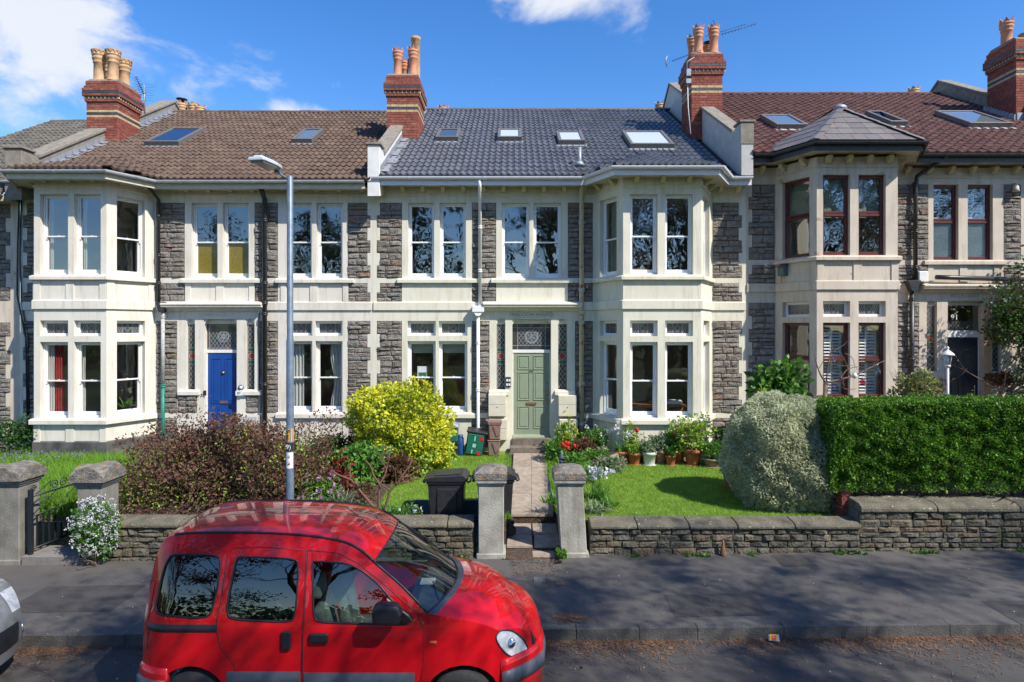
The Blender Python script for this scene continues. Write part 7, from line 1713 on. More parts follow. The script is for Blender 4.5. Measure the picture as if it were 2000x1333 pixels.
t = thing('garden_ornament', 'small blue and purple painted ornament among the tulips', 'ornament', tuple(G(1097, 0, 14.6))); c = Vector(G(1097, 0, 14.6)); mb = MB(); mb.lathe([(.0, .0), (.055, .04), (.07, .10), (.05, .14)], (c.x, c.y, c.z + .04), 12); mb.build('lower_half', 'flower_purple', t); mb = MB(); mb.lathe([(.068, .12), (.065, .18), (.04, .26), (.012, .33), (0, .34)], (c.x, c.y, c.z + .04), 12); mb.build('upper_half', 'plastic_teal', t)
for (px, Y, r, n, sz, m_, fl, lab) in ((1140, 15.1, (.3, .25, .3), 1100, .07, 'leaf_bronze', None, 'bronze leaved plant in the border right of the tulips'), (1130, 14.3, (.28, .3, .22), 900, .06, 'leaf_mid', None, 'low green plant at the path edge below the tulips'), (1160, 15.4, (.32, .2, .42), 1000, .08, 'leaf_mid', ('flower_white', 7, .05), 'tall green plant with pale buds beside the cream downpipe'),
        (1165, 14.5, (.35, .3, .24), 1100, .06, 'leaf_mid', ('flower_pink', 6, .035), 'low plant with pink buds behind the stone trough'), (1195, 14.1, (.3, .25, .2), 900, .06, 'leaf_grey', None, 'grey green plant in front of the stone trough'), (1147, 13.4, (.3, .35, .2), 900, .06, 'leaf_mid', None, 'green plant in the border behind the right gate pillar'), (1222, 14.9, (.14, .12, .2), 300, .06, 'leaf_grey', None, 'grey plant spilling beside the first terracotta pot')):
    leafy('border_plant', lab, G(px, 0, Y), r, n, sz, m_, fl)
strap_clump('daffodil_clump', 'clump of strap leaves with white flowers behind the leaning pillar', 'daffodils', G(1168, 0, 12.0), 120, .52, .012, 'leaf_mid', .8, .45, ('flower_white', 16, .5, .075)); strap_clump('strap_leaf_clump', 'lower strap leaved clump just behind the wall beside the leaning pillar', 'plant', G(1160, 0, 11.25), 80, .4, .018, 'leaf_grey', 1.1, .6); strap_clump('strap_leaf_clump', 'tuft of arching leaves left of the leaning pillar at the path edge', 'plant', (PX(1076, 11.9), 11.9, .52), 60, .35, .012, 'leaf_mid', .9, .6); strap_clump('strap_leaf_clump', 'leafy clump between the white daffodils and the lawn', 'plant', G(1188, 0, 11.6), 70, .38, .016, 'leaf_mid', 1.0, .55)
def pot_plant(label, px, Y, r, h, material, lattice_=False, z=None, tilt=0):
    c = Vector(G(px, 0, Y)); t = thing('plant_pot', label, 'plant pot', tuple(c), 'pots along the bay window'); m = MB()
    m.lathe([(r * .70, 0), (r * .72, .015), (r * .93, h * .78), (r * 1.04, h * .79), (r * 1.06, h), (r * .94, h), (r * .9, h * .85)], tuple(c), 18, close=False); m.add([(c.x + r * .9 * math.cos(k * .5236), c.y + r * .9 * math.sin(k * .5236), c.z + h * .86) for k in range(12)], [tuple(range(12))], 1); m.build('pot', [material, 'soil'], t)
    if lattice_:
        m = MB()
        for k in range(5): a = -2.4 + k * .42; m.tube([(c.x + r * .82 * math.cos(a), c.y + r * .82 * math.sin(a), c.z + .04), (c.x + r * .98 * math.cos(a + .35), c.y + r * .98 * math.sin(a + .35), c.z + h * .72)], .008, 4)
        m.build('lattice_relief', 'terracotta', t)
    m = MB(); m.lathe([(r * .95, 0), (r * 1.02, .02), (r * .9, .02)], tuple(c - Vector((0, 0, .004))), 16); m.build('saucer', material, t)
    return c + Vector((0, 0, h * .86))
P1 = pot_plant('terracotta pot nearest the stone trough', 1213, 14.85, .145, .30, 'terracotta'); P2 = pot_plant('terracotta pot with bright green cushion plant', 1239, 14.8, .16, .28, 'terracotta'); P3 = pot_plant('white bucket planter with trailing grey plant', 1268, 14.75, .165, .31, 'bucket_white'); P4 = pot_plant('brown stoneware pot with diagonal lattice relief', 1290, 14.9, .145, .32, 'stoneware', True)
P5 = pot_plant('small terracotta pot in front of the red geranium', 1310, 14.7, .12, .24, 'terracotta'); P6 = pot_plant('terracotta pot with red geranium', 1323, 14.95, .155, .36, 'terracotta'); P7 = pot_plant('largest terracotta pot holding the tall leafy shrub', 1353, 14.75, .20, .37, 'terracotta'); P8 = pot_plant('shallow dark bowl pot right of the large terracotta pot', 1393, 14.6, .24, .2, 'stoneware'); P9 = pot_plant('terracotta pot in the shade of the variegated bush', 1428, 12.9, .17, .34, 'terracotta'); P10 = pot_plant('terracotta pot half hidden at the end of the bay', 1411, 15.1, .15, .36, 'terracotta')
t = strap_clump('white_tulips', 'white tulips in the pot nearest the trough', 'tulips', tuple(P1), 26, .42, .022, 'leaf_mid', .55, .4, ('flower_white', 4, .55, .10)); leafy('cushion_plant', 'bright green cushion plant in terracotta pot', tuple(P2), (.19, .17, .13), 1300, .04, 'grass_lawn'); t = strap_clump('red_tulip', 'single tall red tulip behind the cushion plant', 'tulip', (P2.x + .05, P2.y + .12, P2.z), 7, .4, .03, 'leaf_mid', .45, .3)
c = pt(1244, 841, P2.y + .1); mb = MB(); mb.lathe([(.0, -.06), (.035, -.04), (.045, 0), (.036, .05), (.015, .075)], tuple(c), 9); mb.build('bloom', 'flower_red', t); mb = MB(); mb.tube([(P2.x + .06, P2.y + .12, P2.z), tuple(c)], .006, 5); mb.build('stem', 'leaf_mid', t)
leafy('trailing_plant', 'grey trailing plant in white bucket', tuple(P3), (.2, .18, .16), 900, .05, 'leaf_grey'); leafy('geranium', 'leafy plant in lattice pot', tuple(P4), (.24, .2, .22), 900, .06, 'leaf_grey'); leafy('pot_seedling', 'small plant in the small terracotta pot', tuple(P5), (.1, .1, .12), 200, .06, 'leaf_mid'); leafy('geranium', 'red flowering geranium in terracotta pot', tuple(P6), (.26, .22, .26), 1200, .07, 'leaf_mid', ('flower_red', 5, .055)); leafy('potted_shrub', 'tall open leafy shrub in the largest terracotta pot', tuple(P7), (.5, .35, .46), 1500, .07, 'leaf_greenish', None, (9, .38, .012, 2, 'twig'), shell=.35, amp=.4)
leafy('bowl_plant', 'green plant in the shallow bowl', tuple(P8), (.28, .22, .22), 1100, .06, 'leaf_mid'); leafy('shade_plant', 'arching green plant in the shaded pot by the variegated bush', tuple(P9), (.24, .22, .2), 900, .07, 'leaf_grey'); leafy('pot_herb', 'leafy herb at the end of the bay', tuple(P10), (.24, .2, .3), 700, .06, 'leaf_mid'); leafy('red_flower_plant', 'grey leaved plant with a red flower between the pots', G(1254, 0, 15.0), (.16, .14, .3), 500, .06, 'leaf_grey', ('flower_red', 2, .05)); leafy('standard_shrub', 'slender upright shrub in front of the bay wall', G(1232, 0, 15.0), (.22, .14, .55), 700, .06, 'leaf_greenish', None, (3, .4, .012, 2, 'twig'), shell=.5)
t = thing('stone_trough', 'pinkish stone trough tilted among the border plants', 'trough', tuple(G(1180, 0, 14.4))); c = Vector(G(1178, 0, 14.4)); mb = MB(Matrix.Translation(c + Vector((0, 0, .1))) @ Matrix.Rotation(R(-14), 4, 'Y') @ Matrix.Rotation(.5, 4, 'Z')); mb.box(-.36, .36, -.17, .17, -.08, .16); mb.build('trough_body', 'stoneware', t, bevel=.02); mb = MB(Matrix.Translation(c + Vector((0, 0, .1))) @ Matrix.Rotation(R(-14), 4, 'Y') @ Matrix.Rotation(.5, 4, 'Z')); mb.box(-.32, .32, -.13, .13, .158, .165); mb.build('trough_soil', 'soil', t)
# ------------------------------------------------ left flower bed
def H(px, Y): return (PX(px, Y), Y, zg89(0, Y))
leafy('daisy_cushion', 'cushion of pink daisies at the foot of the brown shrub', H(622, 11.6), (.42, .4, .3), 1800, .05, 'leaf_mid', ('flower_pink', 34, .045)); leafy('daisy_cushion', 'low pink daisies behind the van roof', H(600, 11.1), (.4, .25, .16), 900, .05, 'leaf_mid', ('flower_pink', 16, .045)); strap_clump('iris_clump', 'grey green strap leaves right of the pink daisies', 'iris', H(668, 11.4), 110, .55, .016, 'leaf_grey', .8, .45); strap_clump('iris_clump', 'fresh green strap leaves at the foot of the bare shrub', 'iris', H(715, 11.2), 120, .38, .018, 'leaf_mid', 1.1, .6); strap_clump('iris_clump', 'strap leaves just behind the wall right of the bare shrub', 'iris', H(762, 11.15), 70, .3, .018, 'leaf_mid', 1.0, .6)
leafy('bedding_plant', 'leafy green plant between the brown and golden shrubs', H(702, 12.9), (.42, .4, .5), 1500, .10, 'leaf_mid'); leafy('bedding_plant', 'red leaved plant left of the bare shrub', H(663, 12.0), (.22, .2, .5), 350, .10, 'flower_red_dark', shell=.5); leafy('bedding_plant', 'dark green plant under the golden shrub, left side', H(655, 14.6), (.5, .4, .4), 1500, .09, 'leaf_dark'); leafy('bedding_plant', 'dusky hellebore like plants below the golden shrub', H(765, 13.3), (.55, .3, .32), 1100, .09, 'leaf_bronze'); leafy('bedding_plant', 'small bronze bush behind the bare shrub', H(712, 11.9), (.2, .16, .22), 500, .05, 'leaf_bronze'); leafy('bedding_plant', 'bright green leaves in front of the dark window plinth', H(735, 13.4), (.4, .3, .38), 900, .1, 'leaf_grey')
leafy('wall_flowers', 'tiny white flowers at the corner of the bin store', H(790, 11.0), (.3, .14, .12), 500, .04, 'leaf_mid', ('flower_white', 10, .03)); leafy('foundation_plant', 'dark evergreen at the foot of the left bay', (-11.75, 15.2, .75), (.45, .4, .5), 1800, .07, 'leaf_dark'); leafy('foundation_plant', 'light green seedling plant at the left corner of the garden', (-12.2, 14.3, .65), (.5, .4, .45), 1300, .08, 'leaf_mid')
t = thing('bare_shrub', 'leafless brown shrub with forked branches left of the wheelie bin', 'shrub', H(745, 11.0)); bx, by, bz = H(745, 11.05)
def br(pts, r): mb = MB(); P = catmull([tuple(pt(x, y, Y)) for x, y, Y in pts], 4); mb.tube(P, [r * (1 - .55 * i / (len(P) - 1)) for i in range(len(P))], 6); mb.build('branch', 'twig_red', t)
for pts, r in (([(738, 1000, 11.0), (712, 970, 11.0), (690, 943, 11.0), (684, 937, 11.0), (661, 928, 11.0), (647, 918, 11.0)], .026), ([(684, 937, 11), (684, 920, 11.05), (684, 905, 11.1)], .016), ([(690, 940, 11), (704, 950, 10.95), (706, 930, 10.95)], .012), ([(740, 1000, 11.05), (740, 965, 11.05), (741, 946, 11.05), (730, 930, 11.05), (724, 912, 11.05), (714, 900, 11.1)], .026), ([(741, 946, 11.05), (751, 930, 11.1), (756, 912, 11.15), (760, 897, 11.15)], .016), ([(754, 915, 11.15), (748, 905, 11.2), (742, 900, 11.2)], .01), ([(750, 998, 11.1), (758, 972, 11.1), (762, 959, 11.1), (775, 946, 11.1), (785, 930, 11.1), (800, 910, 11.15), (805, 895, 11.2)], .024), ([(762, 959, 11.1), (750, 950, 11.0), (743, 944, 11.0)], .016), ([(772, 948, 11.1), (782, 944, 11.05), (803, 940, 11.05), (816, 934, 11.05)], .015), ([(803, 940, 11.05), (809, 930, 11.05)], .009), ([(783, 932, 11.1), (798, 931, 11.15), (810, 922, 11.2), (818, 918, 11.2)], .013), ([(772, 946, 11.1), (773, 930, 11.0), (771, 916, 11.0)], .011), ([(783, 930, 11.1), (783, 915, 11.15)], .011), ([(771, 918, 11), (766, 910, 11)], .008), ([(771, 918, 11), (778, 912, 11)], .008)): br(pts, r)
# ------------------------------------------------ garden of the maroon-window house
t = shrub('fatsia', 'large leaved evergreen shrub beside the beige bay', 'shrub', (PX(1522, 14.6), 14.6, 1.0), [('leaves', 'leaf_dark', [((PX(1520, 14.6), 14.6, 2.3), (.62, .5, .72), 620)], .2, dict(width=.3, shell=.35, amp=.3, droop=.3)), ('young_leaves', 'leaf_mid', [((PX(1525, 14.4), 14.4, 2.5), (.58, .4, .6), 620), ((PX(1490, 14.4), 14.4, 2.2), (.2, .2, .25), 90)], .17, dict(width=.26, shell=.35, amp=.3)), ('yellow_leaves', 'leaf_yellow', [((PX(1490, 14.3), 14.3, 2.2), (.16, .12, .26), 60)], .14, dict(width=.3))], (9, .6, .018, 2, 'twig'))
t = thing('easter_tree', 'bare twiggy tree hung with glass baubles in front of the beige bay', 'tree', (PX(1612, 13.2), 13.2, .9)); rnd = random.Random(12); tips = []
mb = MB(); mb.tube([(PX(1608, 13.2), 13.2, .85), (PX(1606, 13.2), 13.2, 1.8), tuple(pt(1614, 748, 13.2))], [.06, .05, .045], 7); mb.build('trunk', 'twig', t); mb = MB()
for pts, r in (([(1614, 748), (1604, 735), (1596, 715), (1590, 690)], .02), ([(1614, 748), (1618, 710), (1625, 680), (1622, 668)], .018), ([(1614, 748), (1640, 742), (1662, 736), (1690, 724), (1712, 712), (1728, 705)], .026), ([(1640, 742), (1655, 722), (1680, 716)], .014), ([(1622, 690), (1645, 676), (1655, 668)], .010), ([(1600, 720), (1608, 705), (1612, 690)], .008), ([(1650, 690), (1665, 700), (1670, 716), (1685, 730)], .008), ([(1662, 736), (1648, 700), (1632, 678)], .01), ([(1690, 724), (1697, 735), (1701, 742)], .007), ([(1680, 716), (1690, 695), (1704, 668)], .008), ([(1618, 712), (1650, 715), (1668, 714)], .007), ([(1625, 745), (1650, 760), (1672, 760)], .01), ([(1604, 735), (1630, 728), (1650, 740)], .008), ([(1640, 742), (1648, 752), (1645, 760)], .012), ([(1712, 712), (1720, 722)], .006), ([(1655, 668), (1660, 655)], .005)):
    Yb = 13.2 + rnd.uniform(-.25, .25); P = catmull([tuple(pt(x, y, Yb)) for x, y in pts], 3); mb.tube(P, [r * (1 - .6 * i / (len(P) - 1)) for i in range(len(P))], 5)
mb.build('branches', 'twig', t)
for i, (px, py, r, m_, lab) in enumerate(((1627, 706, .05, 'bauble_clear', 'amber clear glass bauble high on the twiggy tree'), (1669, 734, .055, 'white_paint', 'white egg bauble on the twiggy tree'), (1685, 747, .062, 'bauble_pink', 'larger pink glass bauble on the twiggy tree'), (1644, 743, .045, 'bauble_pink', 'smaller pink glass bauble near the trunk of the twiggy tree'), (1715, 727, .052, 'bauble_clear', 'clear glass bauble on the right hand twig'), (1626, 756, .06, 'bauble_clear', 'pear shaped clear glass bauble low on the twiggy tree'))):
    c = pt(px, py, 13.15); o = thing('bauble', lab, 'bauble', tuple(c), 'baubles on the twiggy tree'); m = MB(); m.lathe([(.001, -r * 1.15), (r * .6, -r * .9), (r, -r * .1), (r * .8, r * .6), (r * .3, r * 1.05), (.008, r * 1.2)], tuple(c), 14, close=False); m.build('glass_body', m_, o); m = MB(); m.lathe([(.012, r * 1.15), (.012, r * 1.4)], tuple(c), 8); m.tube([(c.x, c.y, c.z + r * 1.4), (c.x + .01, c.y + .03, c.z + r * 1.4 + .12)], .002, 4); m.build('hanger', 'chrome', o)
leafy('variegated_shrub', 'pale variegated shrub behind the hedge left of the navy door', (PX(1797, 14.5), 14.5, 1.75), (.52, .4, .58), 2000, .09, 'leaf_variegated_green', group='shrubs behind the hedge', zmin=1.3); strap_clump('flax_clump', 'striped strap leaves just behind the hedge below the beige bay', 'plant', (PX(1790, 13.5), 13.5, 1.5), 40, .7, .02, 'leaf_grey', .9, .5)
t = shrub('climbing_rose', 'big glossy climbing rose crowding the right of the navy door', 'climber', (12.4, 15.6, 1.0), [('leaves', 'leaf_rose', [((12.75, 15.55, 3.6), (1.0, .45, 1.0), 3400), ((12.25, 15.4, 4.1), (.7, .4, .7), 1600), ((13.0, 15.6, 2.2), (.6, .4, .9), 1500), ((11.85, 15.3, 3.9), (.35, .3, .45), 380), ((12.9, 15.6, 5.0), (.6, .35, .7), 1100)], .095, dict(width=.32, shell=.4, amp=.35, freq=4, zmin=1.0))], (6, 1.3, .03, 3, 'twig'))
leafy('hanging_basket', 'dry brown hanging basket below the right sidelight', (PX(1955, 15.9), 15.9, 2.35), (.34, .2, .17), 900, .06, 'leaf_bronze', cat='basket', group=None); t = thing('garden_lamp', 'white lantern on a post in front of the navy door', 'lamp', (PX(1851, 13.4), 13.4, 1.0)); c = pt(1851, 700, 13.4)
m = MB(); m.tube([(c.x, c.y, 1.0), (c.x, c.y, c.z - .14)], .025, 8); m.build('post', 'lantern_grey', t); m = MB(); m.lathe([(.05, -.15), (.075, .06), (.07, .06), (.045, -.14)], tuple(c), 6, smooth=False, close=False); m.build('lantern_glass', 'lamp_glass', t); m = MB(); m.lathe([(.13, .06), (.12, .085), (.06, .14), (.02, .17), (.018, .2), (.03, .22), (.0, .25)], tuple(c), 12); m.build('lantern_top', 'white_paint', t); m = MB()
for k in range(6): a = k * 1.0472; m.tube([(c.x + .052 * math.cos(a), c.y + .052 * math.sin(a), c.z - .15), (c.x + .078 * math.cos(a), c.y + .078 * math.sin(a), c.z + .06)], .006, 4)
m.lathe([(.03, -.2), (.055, -.17), (.055, -.145), (.0, -.14)], tuple(c), 10); m.build('lantern_cage', 'white_paint', t)
t = thing('twiggy_shrub', 'thin leafless shrub beside the white garden lantern', 'shrub', (PX(1812, 13.8), 13.8, 1.0)); mb = MB(); rnd = random.Random(31)
for k in range(7): branch(mb, (PX(1815, 13.8), 13.8, 1.2), (rnd.gauss(0, .25), rnd.gauss(0, .2), 1), .8, .016, 2, rnd, 2, .35, .7, None, 0, .15, 4, 3)
mb.build('stems', 'twig_red', t)
# ------------------------------------------------ litter of pine needles and petals
def road_z(X, Y): return gz(X) - .11 - .008 * abs(Y - 3.6)
n = 19000; px_ = RNG.uniform(-9, 8, n); py_ = YK - np.abs(RNG.exponential(.16, n)); P = np.stack([px_, py_, np.zeros(n)], 1); P = P[(np.sin(P[:, 0] * 1.7) + np.sin(P[:, 0] * 4.3 + 1) + RNG.normal(0, .8, n)) > -.9]
P2 = area(-9, 8, 5.6, YK, 2600, lambda x, y: 0); P2 = clumpy(P2, 2.0, .8, 3); P3 = area(-9, 9, 8.1, 10.45, 1000, lambda x, y: 0)
P4 = np.stack([RNG.normal(4.0, .45, 1100), RNG.normal(6.55, .10, 1100), np.zeros(1100)], 1); P5 = np.stack([RNG.normal(.75, .12, 350), RNG.normal(8.25, .07, 350), np.zeros(350)], 1); P6 = area(.0, .75, 9.7, 10.3, 260, lambda x, y: 0)
Q = np.concatenate([P, P2, P3, P4, P5, P6]); Q[:, 2] = [(road_z(x, y) + .006 if y < YK else gz(x) + .02 if y < 10.0 else gz(x) + .07) + RNG.uniform(0, .012) for x, y, _ in Q]
th = RNG.uniform(0, 6.283, len(Q)); L = RNG.uniform(.025, .07, len(Q))[:, None]; d = np.stack([np.cos(th), np.sin(th), RNG.normal(0, .12, len(Q))], 1); s = np.stack([-np.sin(th), np.cos(th), np.zeros(len(Q))], 1) * .0034
Qd = np.concatenate([area(.95, 5.2, 10.9, 14.9, 70, zg89), area(-2.3, -.2, 11.9, 15.5, 40, zg89)]); Qd[:, 2] += .04; stuff('daisies', leaf_verts(np.repeat(Qd, 5, 0) + RNG.normal(0, .006, (len(Qd) * 5, 3)), np.tile((0, -.3, .8), (len(Qd) * 5, 1)), .014, .5, .8), 'flower_white', 'scattered tiny white daisies in the mown lawns', 4, 'daisies')
stuff('pine_needles', np.stack([Q - s, Q + s, Q + d * L + s, Q + d * L - s], 1).reshape(-1, 3), 'needles', 'brown pine needles drifted along the gutter', 4, 'needles')
Q = area(-9, 9, 5.6, 10.4, 240, lambda x, y: road_z(x, y) + .012 if y < YK else gz(x) + .026); stuff('petals', leaf_verts(Q, np.tile((1., 0, .1), (len(Q), 1)), .017, .4, .6, fold=.02), 'petal_litter', 'pale petals and scraps scattered on pavement and road', 4, 'petals')
Q = area(-9, 8.5, 5.7, 7.9, 90, lambda x, y: road_z(x, y) + .012); stuff('bark_scraps', leaf_verts(Q, np.tile((1., 0, .1), (len(Q), 1)), .07, .25, .6, fold=.05), 'bark_chip', 'dry leaves and bark scraps on the road', 4, 'leaves')
# ------------------------------------------------------------------ park trees across the road (behind the camera: they shade the street and show in the panes)
def big_tree(label, x, y, h, clumps, leaf=.11, nleaf=850, material='leaf_pine', r=.28, name='pine_tree', rad=1.05):
    t = thing(name, label, 'tree', (x, y, gz(x)), 'park trees across the road'); rnd = random.Random(int(x * 13 + 5)); mb = MB()
    path = [(x, y, gz(x) - .2)]; px_, py_ = x, y
    for k in range(1, 7): px_ += rnd.gauss(0, .18); py_ += rnd.gauss(0, .15); path.append((px_, py_, h * k / 6))
    mb.tube(path, [r * (1.35 if k == 0 else 1 - .13 * k) for k in range(7)], 10); mb.build('trunk', 'bark', t)
    lb = MB()
    for c in clumps:
        k = min(5, max(2, int((c[2] - 2.0) / h * 6))); a = Vector(path[k]); b = Vector(c); m_ = (a + b) / 2 + Vector((rnd.gauss(0, .3), rnd.gauss(0, .3), rnd.uniform(.1, .7))); lb.tube([tuple(a), tuple(m_), tuple(b)], [.045, .026, .01], 5)
    lb.build('limbs', 'bark', t)
    if nleaf: foliage('crown', [(c, (rad * rnd.uniform(.7, 1.35), rad * rnd.uniform(.7, 1.35), rad * rnd.uniform(.4, .7)), nleaf) for c in clumps], leaf, material, t, width=.2, shell=.45, amp=.35, freq=3, spread=1.2, seed=int(abs(x) * 7) + 2)
def bare_tree(label, x, y, L, dp=6, r=.3, lean=(0, 0), seed=1):
    t = thing('bare_tree', label, 'tree', (x, y, gz(x)), 'park trees across the road'); rnd = random.Random(seed); mb = MB(); base = (x, y, gz(x) - .2); top = (x + lean[0], y + lean[1], 3.2); mb.tube([base, (x + lean[0] * .4, y, 1.5), top], [r * 1.3, r, r * .85], 10); mb.build('trunk', 'bark', t); mb = MB()
    for k in range(4): a = k * 1.57 + rnd.uniform(-.4, .4); branch(mb, top, (math.cos(a) * .55, math.sin(a) * .55, 1), L, r * .6, dp - 1, rnd, 2, .3, .72, None, 0, .12, 5, 3)
    mb.build('limbs', 'bark', t)
def shade_clumps(x0, x1, n, seed, zr=(8.5, 14), reach=10.6, ymin=-7):
    rnd = random.Random(seed); out = []
    while len(out) < n:
        z = rnd.uniform(*zr); ym = reach - .9 - (z - .4) * (math.cos(SUN_AZ) / math.tan(SUN_EL)); y = rnd.uniform(ymin, ym)
        if y < ymin + .1 or ym < ymin: continue
        if z < 4.6 + .55 * max(0, y + 1.5): continue
        out.append((rnd.uniform(x0, x1), y, z))
    return out
big_tree('tall pine across the road, behind the camera and to its left', 2.5, -3.6, 13.5, shade_clumps(-1.5, 6.0, 30, 1))
big_tree('tall pine across the road, straight behind the camera', 9.2, -3.9, 14.0, shade_clumps(5.2, 12.5, 34, 2))
big_tree('tall pine across the road, behind the camera and to its right', 16.0, -3.7, 14.0, shade_clumps(12.0, 19.5, 40, 3, reach=10.9))
big_tree('fourth tall pine across the road, far to the right', 23, -3.8, 14, shade_clumps(18.5, 27, 40, 4, reach=11.9))
bare_tree('spreading leafless tree in the park opposite the sage door house', 1.6, -17.5, 3.3, seed=4)
bare_tree('leafless tree in the park opposite the blue door house', -9.5, -19, 3.0, seed=8)
bare_tree('leafless tree in the park opposite the maroon window house', 17, -22, 3.2, seed=11)
def far_clumps(x, y, z0, z1, r, n, seed): rnd = random.Random(seed); return [(x + rnd.gauss(0, r), y + rnd.gauss(0, r), rnd.uniform(z0, z1)) for _ in range(n)]
for i, (x, y, h, z0, lab) in enumerate(((9.8, -15, 15, 8.5, 'pine with a bare lower trunk opposite the right bay'), (-14, -14, 12, 3.5, 'low branched pine opposite the left bay'), (-24, -22, 13, 3, 'broad pine far to the left in the park'), (27, -18, 13, 3.0, 'broad pine far to the right in the park'), (-3.5, -27, 10, 2.5, 'bushy pine in the middle of the park'), (6, -33, 9, 2, 'bushy pine deep in the park'), (15, -30, 11, 2, 'dark pine deep in the park on the right'), (-7, -12, 14, 5, 'tall dark pine opposite the lamp post'), (4.5, -22, 13, 3.5, 'tall dark pine opposite the gate'), (-18, -30, 14, 3, 'tall dark pine behind the far left of the park'), (21, -14, 14, 6, 'tall dark pine opposite the hedge'))):
    big_tree(lab, x, y, h, far_clumps(x, y, z0, h, 2.0, 26, i + 20), nleaf=150, leaf=.3, rad=1.3)
sh = [((x, -40 + 3 * math.sin(x), 1.6), (5.5, 2.5, 3.0 + 1.2 * math.sin(x * 1.7)), 900) for x in range(-60, 61, 8)]
foliage('treeline', sh, .6, 'leaf_dark', None, shell=.3, amp=.25, zmin=0, loc=(0, -40, 0)); tag(bpy.data.objects['treeline'], 'dark belt of trees closing the park across the road', 'trees', kind='stuff')
# ------------------------------------------------------------------ behind the panes
def pane_x(p, k): return p[k]
W = MAIN
curtain('long red curtain in the first lower window of the left bay', f87[1], .32, .55, 1.7, 3.4, .25, 'curtain_red', 4); curtain('white net curtain beside the red one in the left bay', f87[1], .17, .32, 1.7, 3.4, .24, 'curtain_white', 3)
curtain('red curtain edge in the angled lower window of the left bay', f87[2], .26, .38, 1.7, 3.4, .25, 'curtain_red', 2); curtain('pale curtain drawn back in the second lower window of the left bay', f87[1], .98, 1.06, 1.7, 3.4, .25, 'curtain_white', 2)
curtain('white curtain in the first of the paired lower windows left of the golden shrub', W, lo87[0][0][0] + .03, lo87[0][0][0] + .38, 1.75, 3.4, .25, 'curtain_white', 4); curtain('white curtain in the second of the paired lower windows left of the golden shrub', W, lo87[0][1][0] + .32, lo87[0][1][1] - .03, 1.75, 3.4, .25, 'curtain_white', 4, gather=(lo87[0][1][1], .25))
curtain('pale curtain at the left upper bay window', f87[1], .16, .24, 5.1, 6.9, .32, 'curtain_white', 2); curtain('pale curtain at the second upper bay window on the left', f87[1], .97, 1.05, 5.1, 6.9, .32, 'curtain_white', 2)
curtain('sage curtain in the angled upper window of the right bay', f89[0], .32, .66, 5.1, 6.85, .30, 'curtain_sage', 5)
for i, (a, b) in enumerate(lo89[0]):
    m = MB(); m.box(a + .08, b - .08, YW + .25, YW + .258, 3.12, 3.40); tag(m.build('roller_blind', 'curtain_sage', None, loc=((a + b) / 2, YW + .25, 3.4)), ('pale roller blind in the first' if i == 0 else 'pale roller blind in the second') + ' lower window above the golden shrub', 'blind')
a, b = lo89[0][0]; t = thing('window_poster', 'small blue seascape card propped in the lower window above the golden shrub', 'card', ((a + b) / 2, YW + .22, 2.5)); m = MB(); m.box(a + .22, a + .47, YW + .215, YW + .221, 2.47, 2.78); m.build('card', 'white_sticker', t); m = MB(); m.box(a + .245, a + .445, YW + .212, YW + .2155, 2.5, 2.62); m.build('sea', 'plastic_green', t); m = MB(); m.box(a + .245, a + .445, YW + .212, YW + .2155, 2.621, 2.75); m.build('sky_print', 'painted_sky', t)
for i, (a, b) in enumerate(op91[1]): shutters(['white louvred shutters in the first lower window of the beige bay', 'white louvred shutters in the second lower window of the beige bay'][i], f91[1], a + .07, b - .07, V91['LB'] + .08, V91['LT'] - .06)
for i, (a, b) in enumerate(up91[0]): shutters(['white louvred shutters in the upper window above the navy door, first light', 'white louvred shutters in the upper window above the navy door, second light'][i], W, a + .07, b - .07, V91['UB'] + .08, V91['UT'] - .06)
for i, (f, a, b) in enumerate(((f91[0], .26, .92), (f91[1], .2, .74), (f91[1], 1.04, 1.58))):
    m = MB(f.M); m.box(a, b, .26, .27, V91['UB'] + .92, V91['UT'] - .05); tag(m.build('roller_blind', 'curtain_sage', None, loc=f.at((a + b) / 2, .26, V91['UT'])), ['pale blind in the angled upper window of the beige bay', 'pale blind in the first front upper window of the beige bay', 'pale blind in the second front upper window of the beige bay'][i], 'blind')
t = thing('house_plant', 'spiky green house plant inside the angled window of the left bay', 'plant', tuple(f87[2].at(.66, .45, 1.6))); c = f87[2].at(.68, .42, 1.72); mb = MB(); rnd = random.Random(4)
for k in range(26): a = rnd.uniform(0, 6.283); s_ = rnd.uniform(.2, 1.0); strap(mb, tuple(c), (math.cos(a) * s_, math.sin(a) * s_, 1), rnd.uniform(.4, .75), .022, .45, 5)
mb.build('leaves', 'leaf_mid', t); mb = MB(); mb.lathe([(.08, -.2), (.1, 0), (.0, 0)], tuple(c), 12); mb.build('pot', 'stoneware', t)
t = thing('spider_plant', 'trailing house plant inside the upper window above the blue door', 'plant', (up87[0][1][0] + .35, YW + .4, 6.0)); mb = MB(); rnd = random.Random(6)
for k in range(18): a = rnd.uniform(0, 6.283); strap(mb, (up87[0][1][0] + .32, YW + .35, 6.02), (math.cos(a) * .8, math.sin(a) * .3, .9), rnd.uniform(.22, .4), .012, .7, 5)
mb.build('leaves', 'leaf_grey', t)
c = f89[1].at(.55, .75, 5.05); t = thing('chair', 'wooden chair back seen in the upper right bay window', 'chair', tuple(c)); m = MB()
for dx in (-.2, .2): m.box(c.x + dx - .02, c.x + dx + .02, c.y, c.y + .04, 4.5, 5.5)
m.build('chair_post', 'wood_brown', t); m = MB(); m.box(c.x - .2, c.x + .2, c.y + .005, c.y + .035, 5.40, 5.5); m.box(c.x - .2, c.x + .2, c.y + .005, c.y + .035, 5.2, 5.26); m.build('chair_rail', 'wood_brown', t)
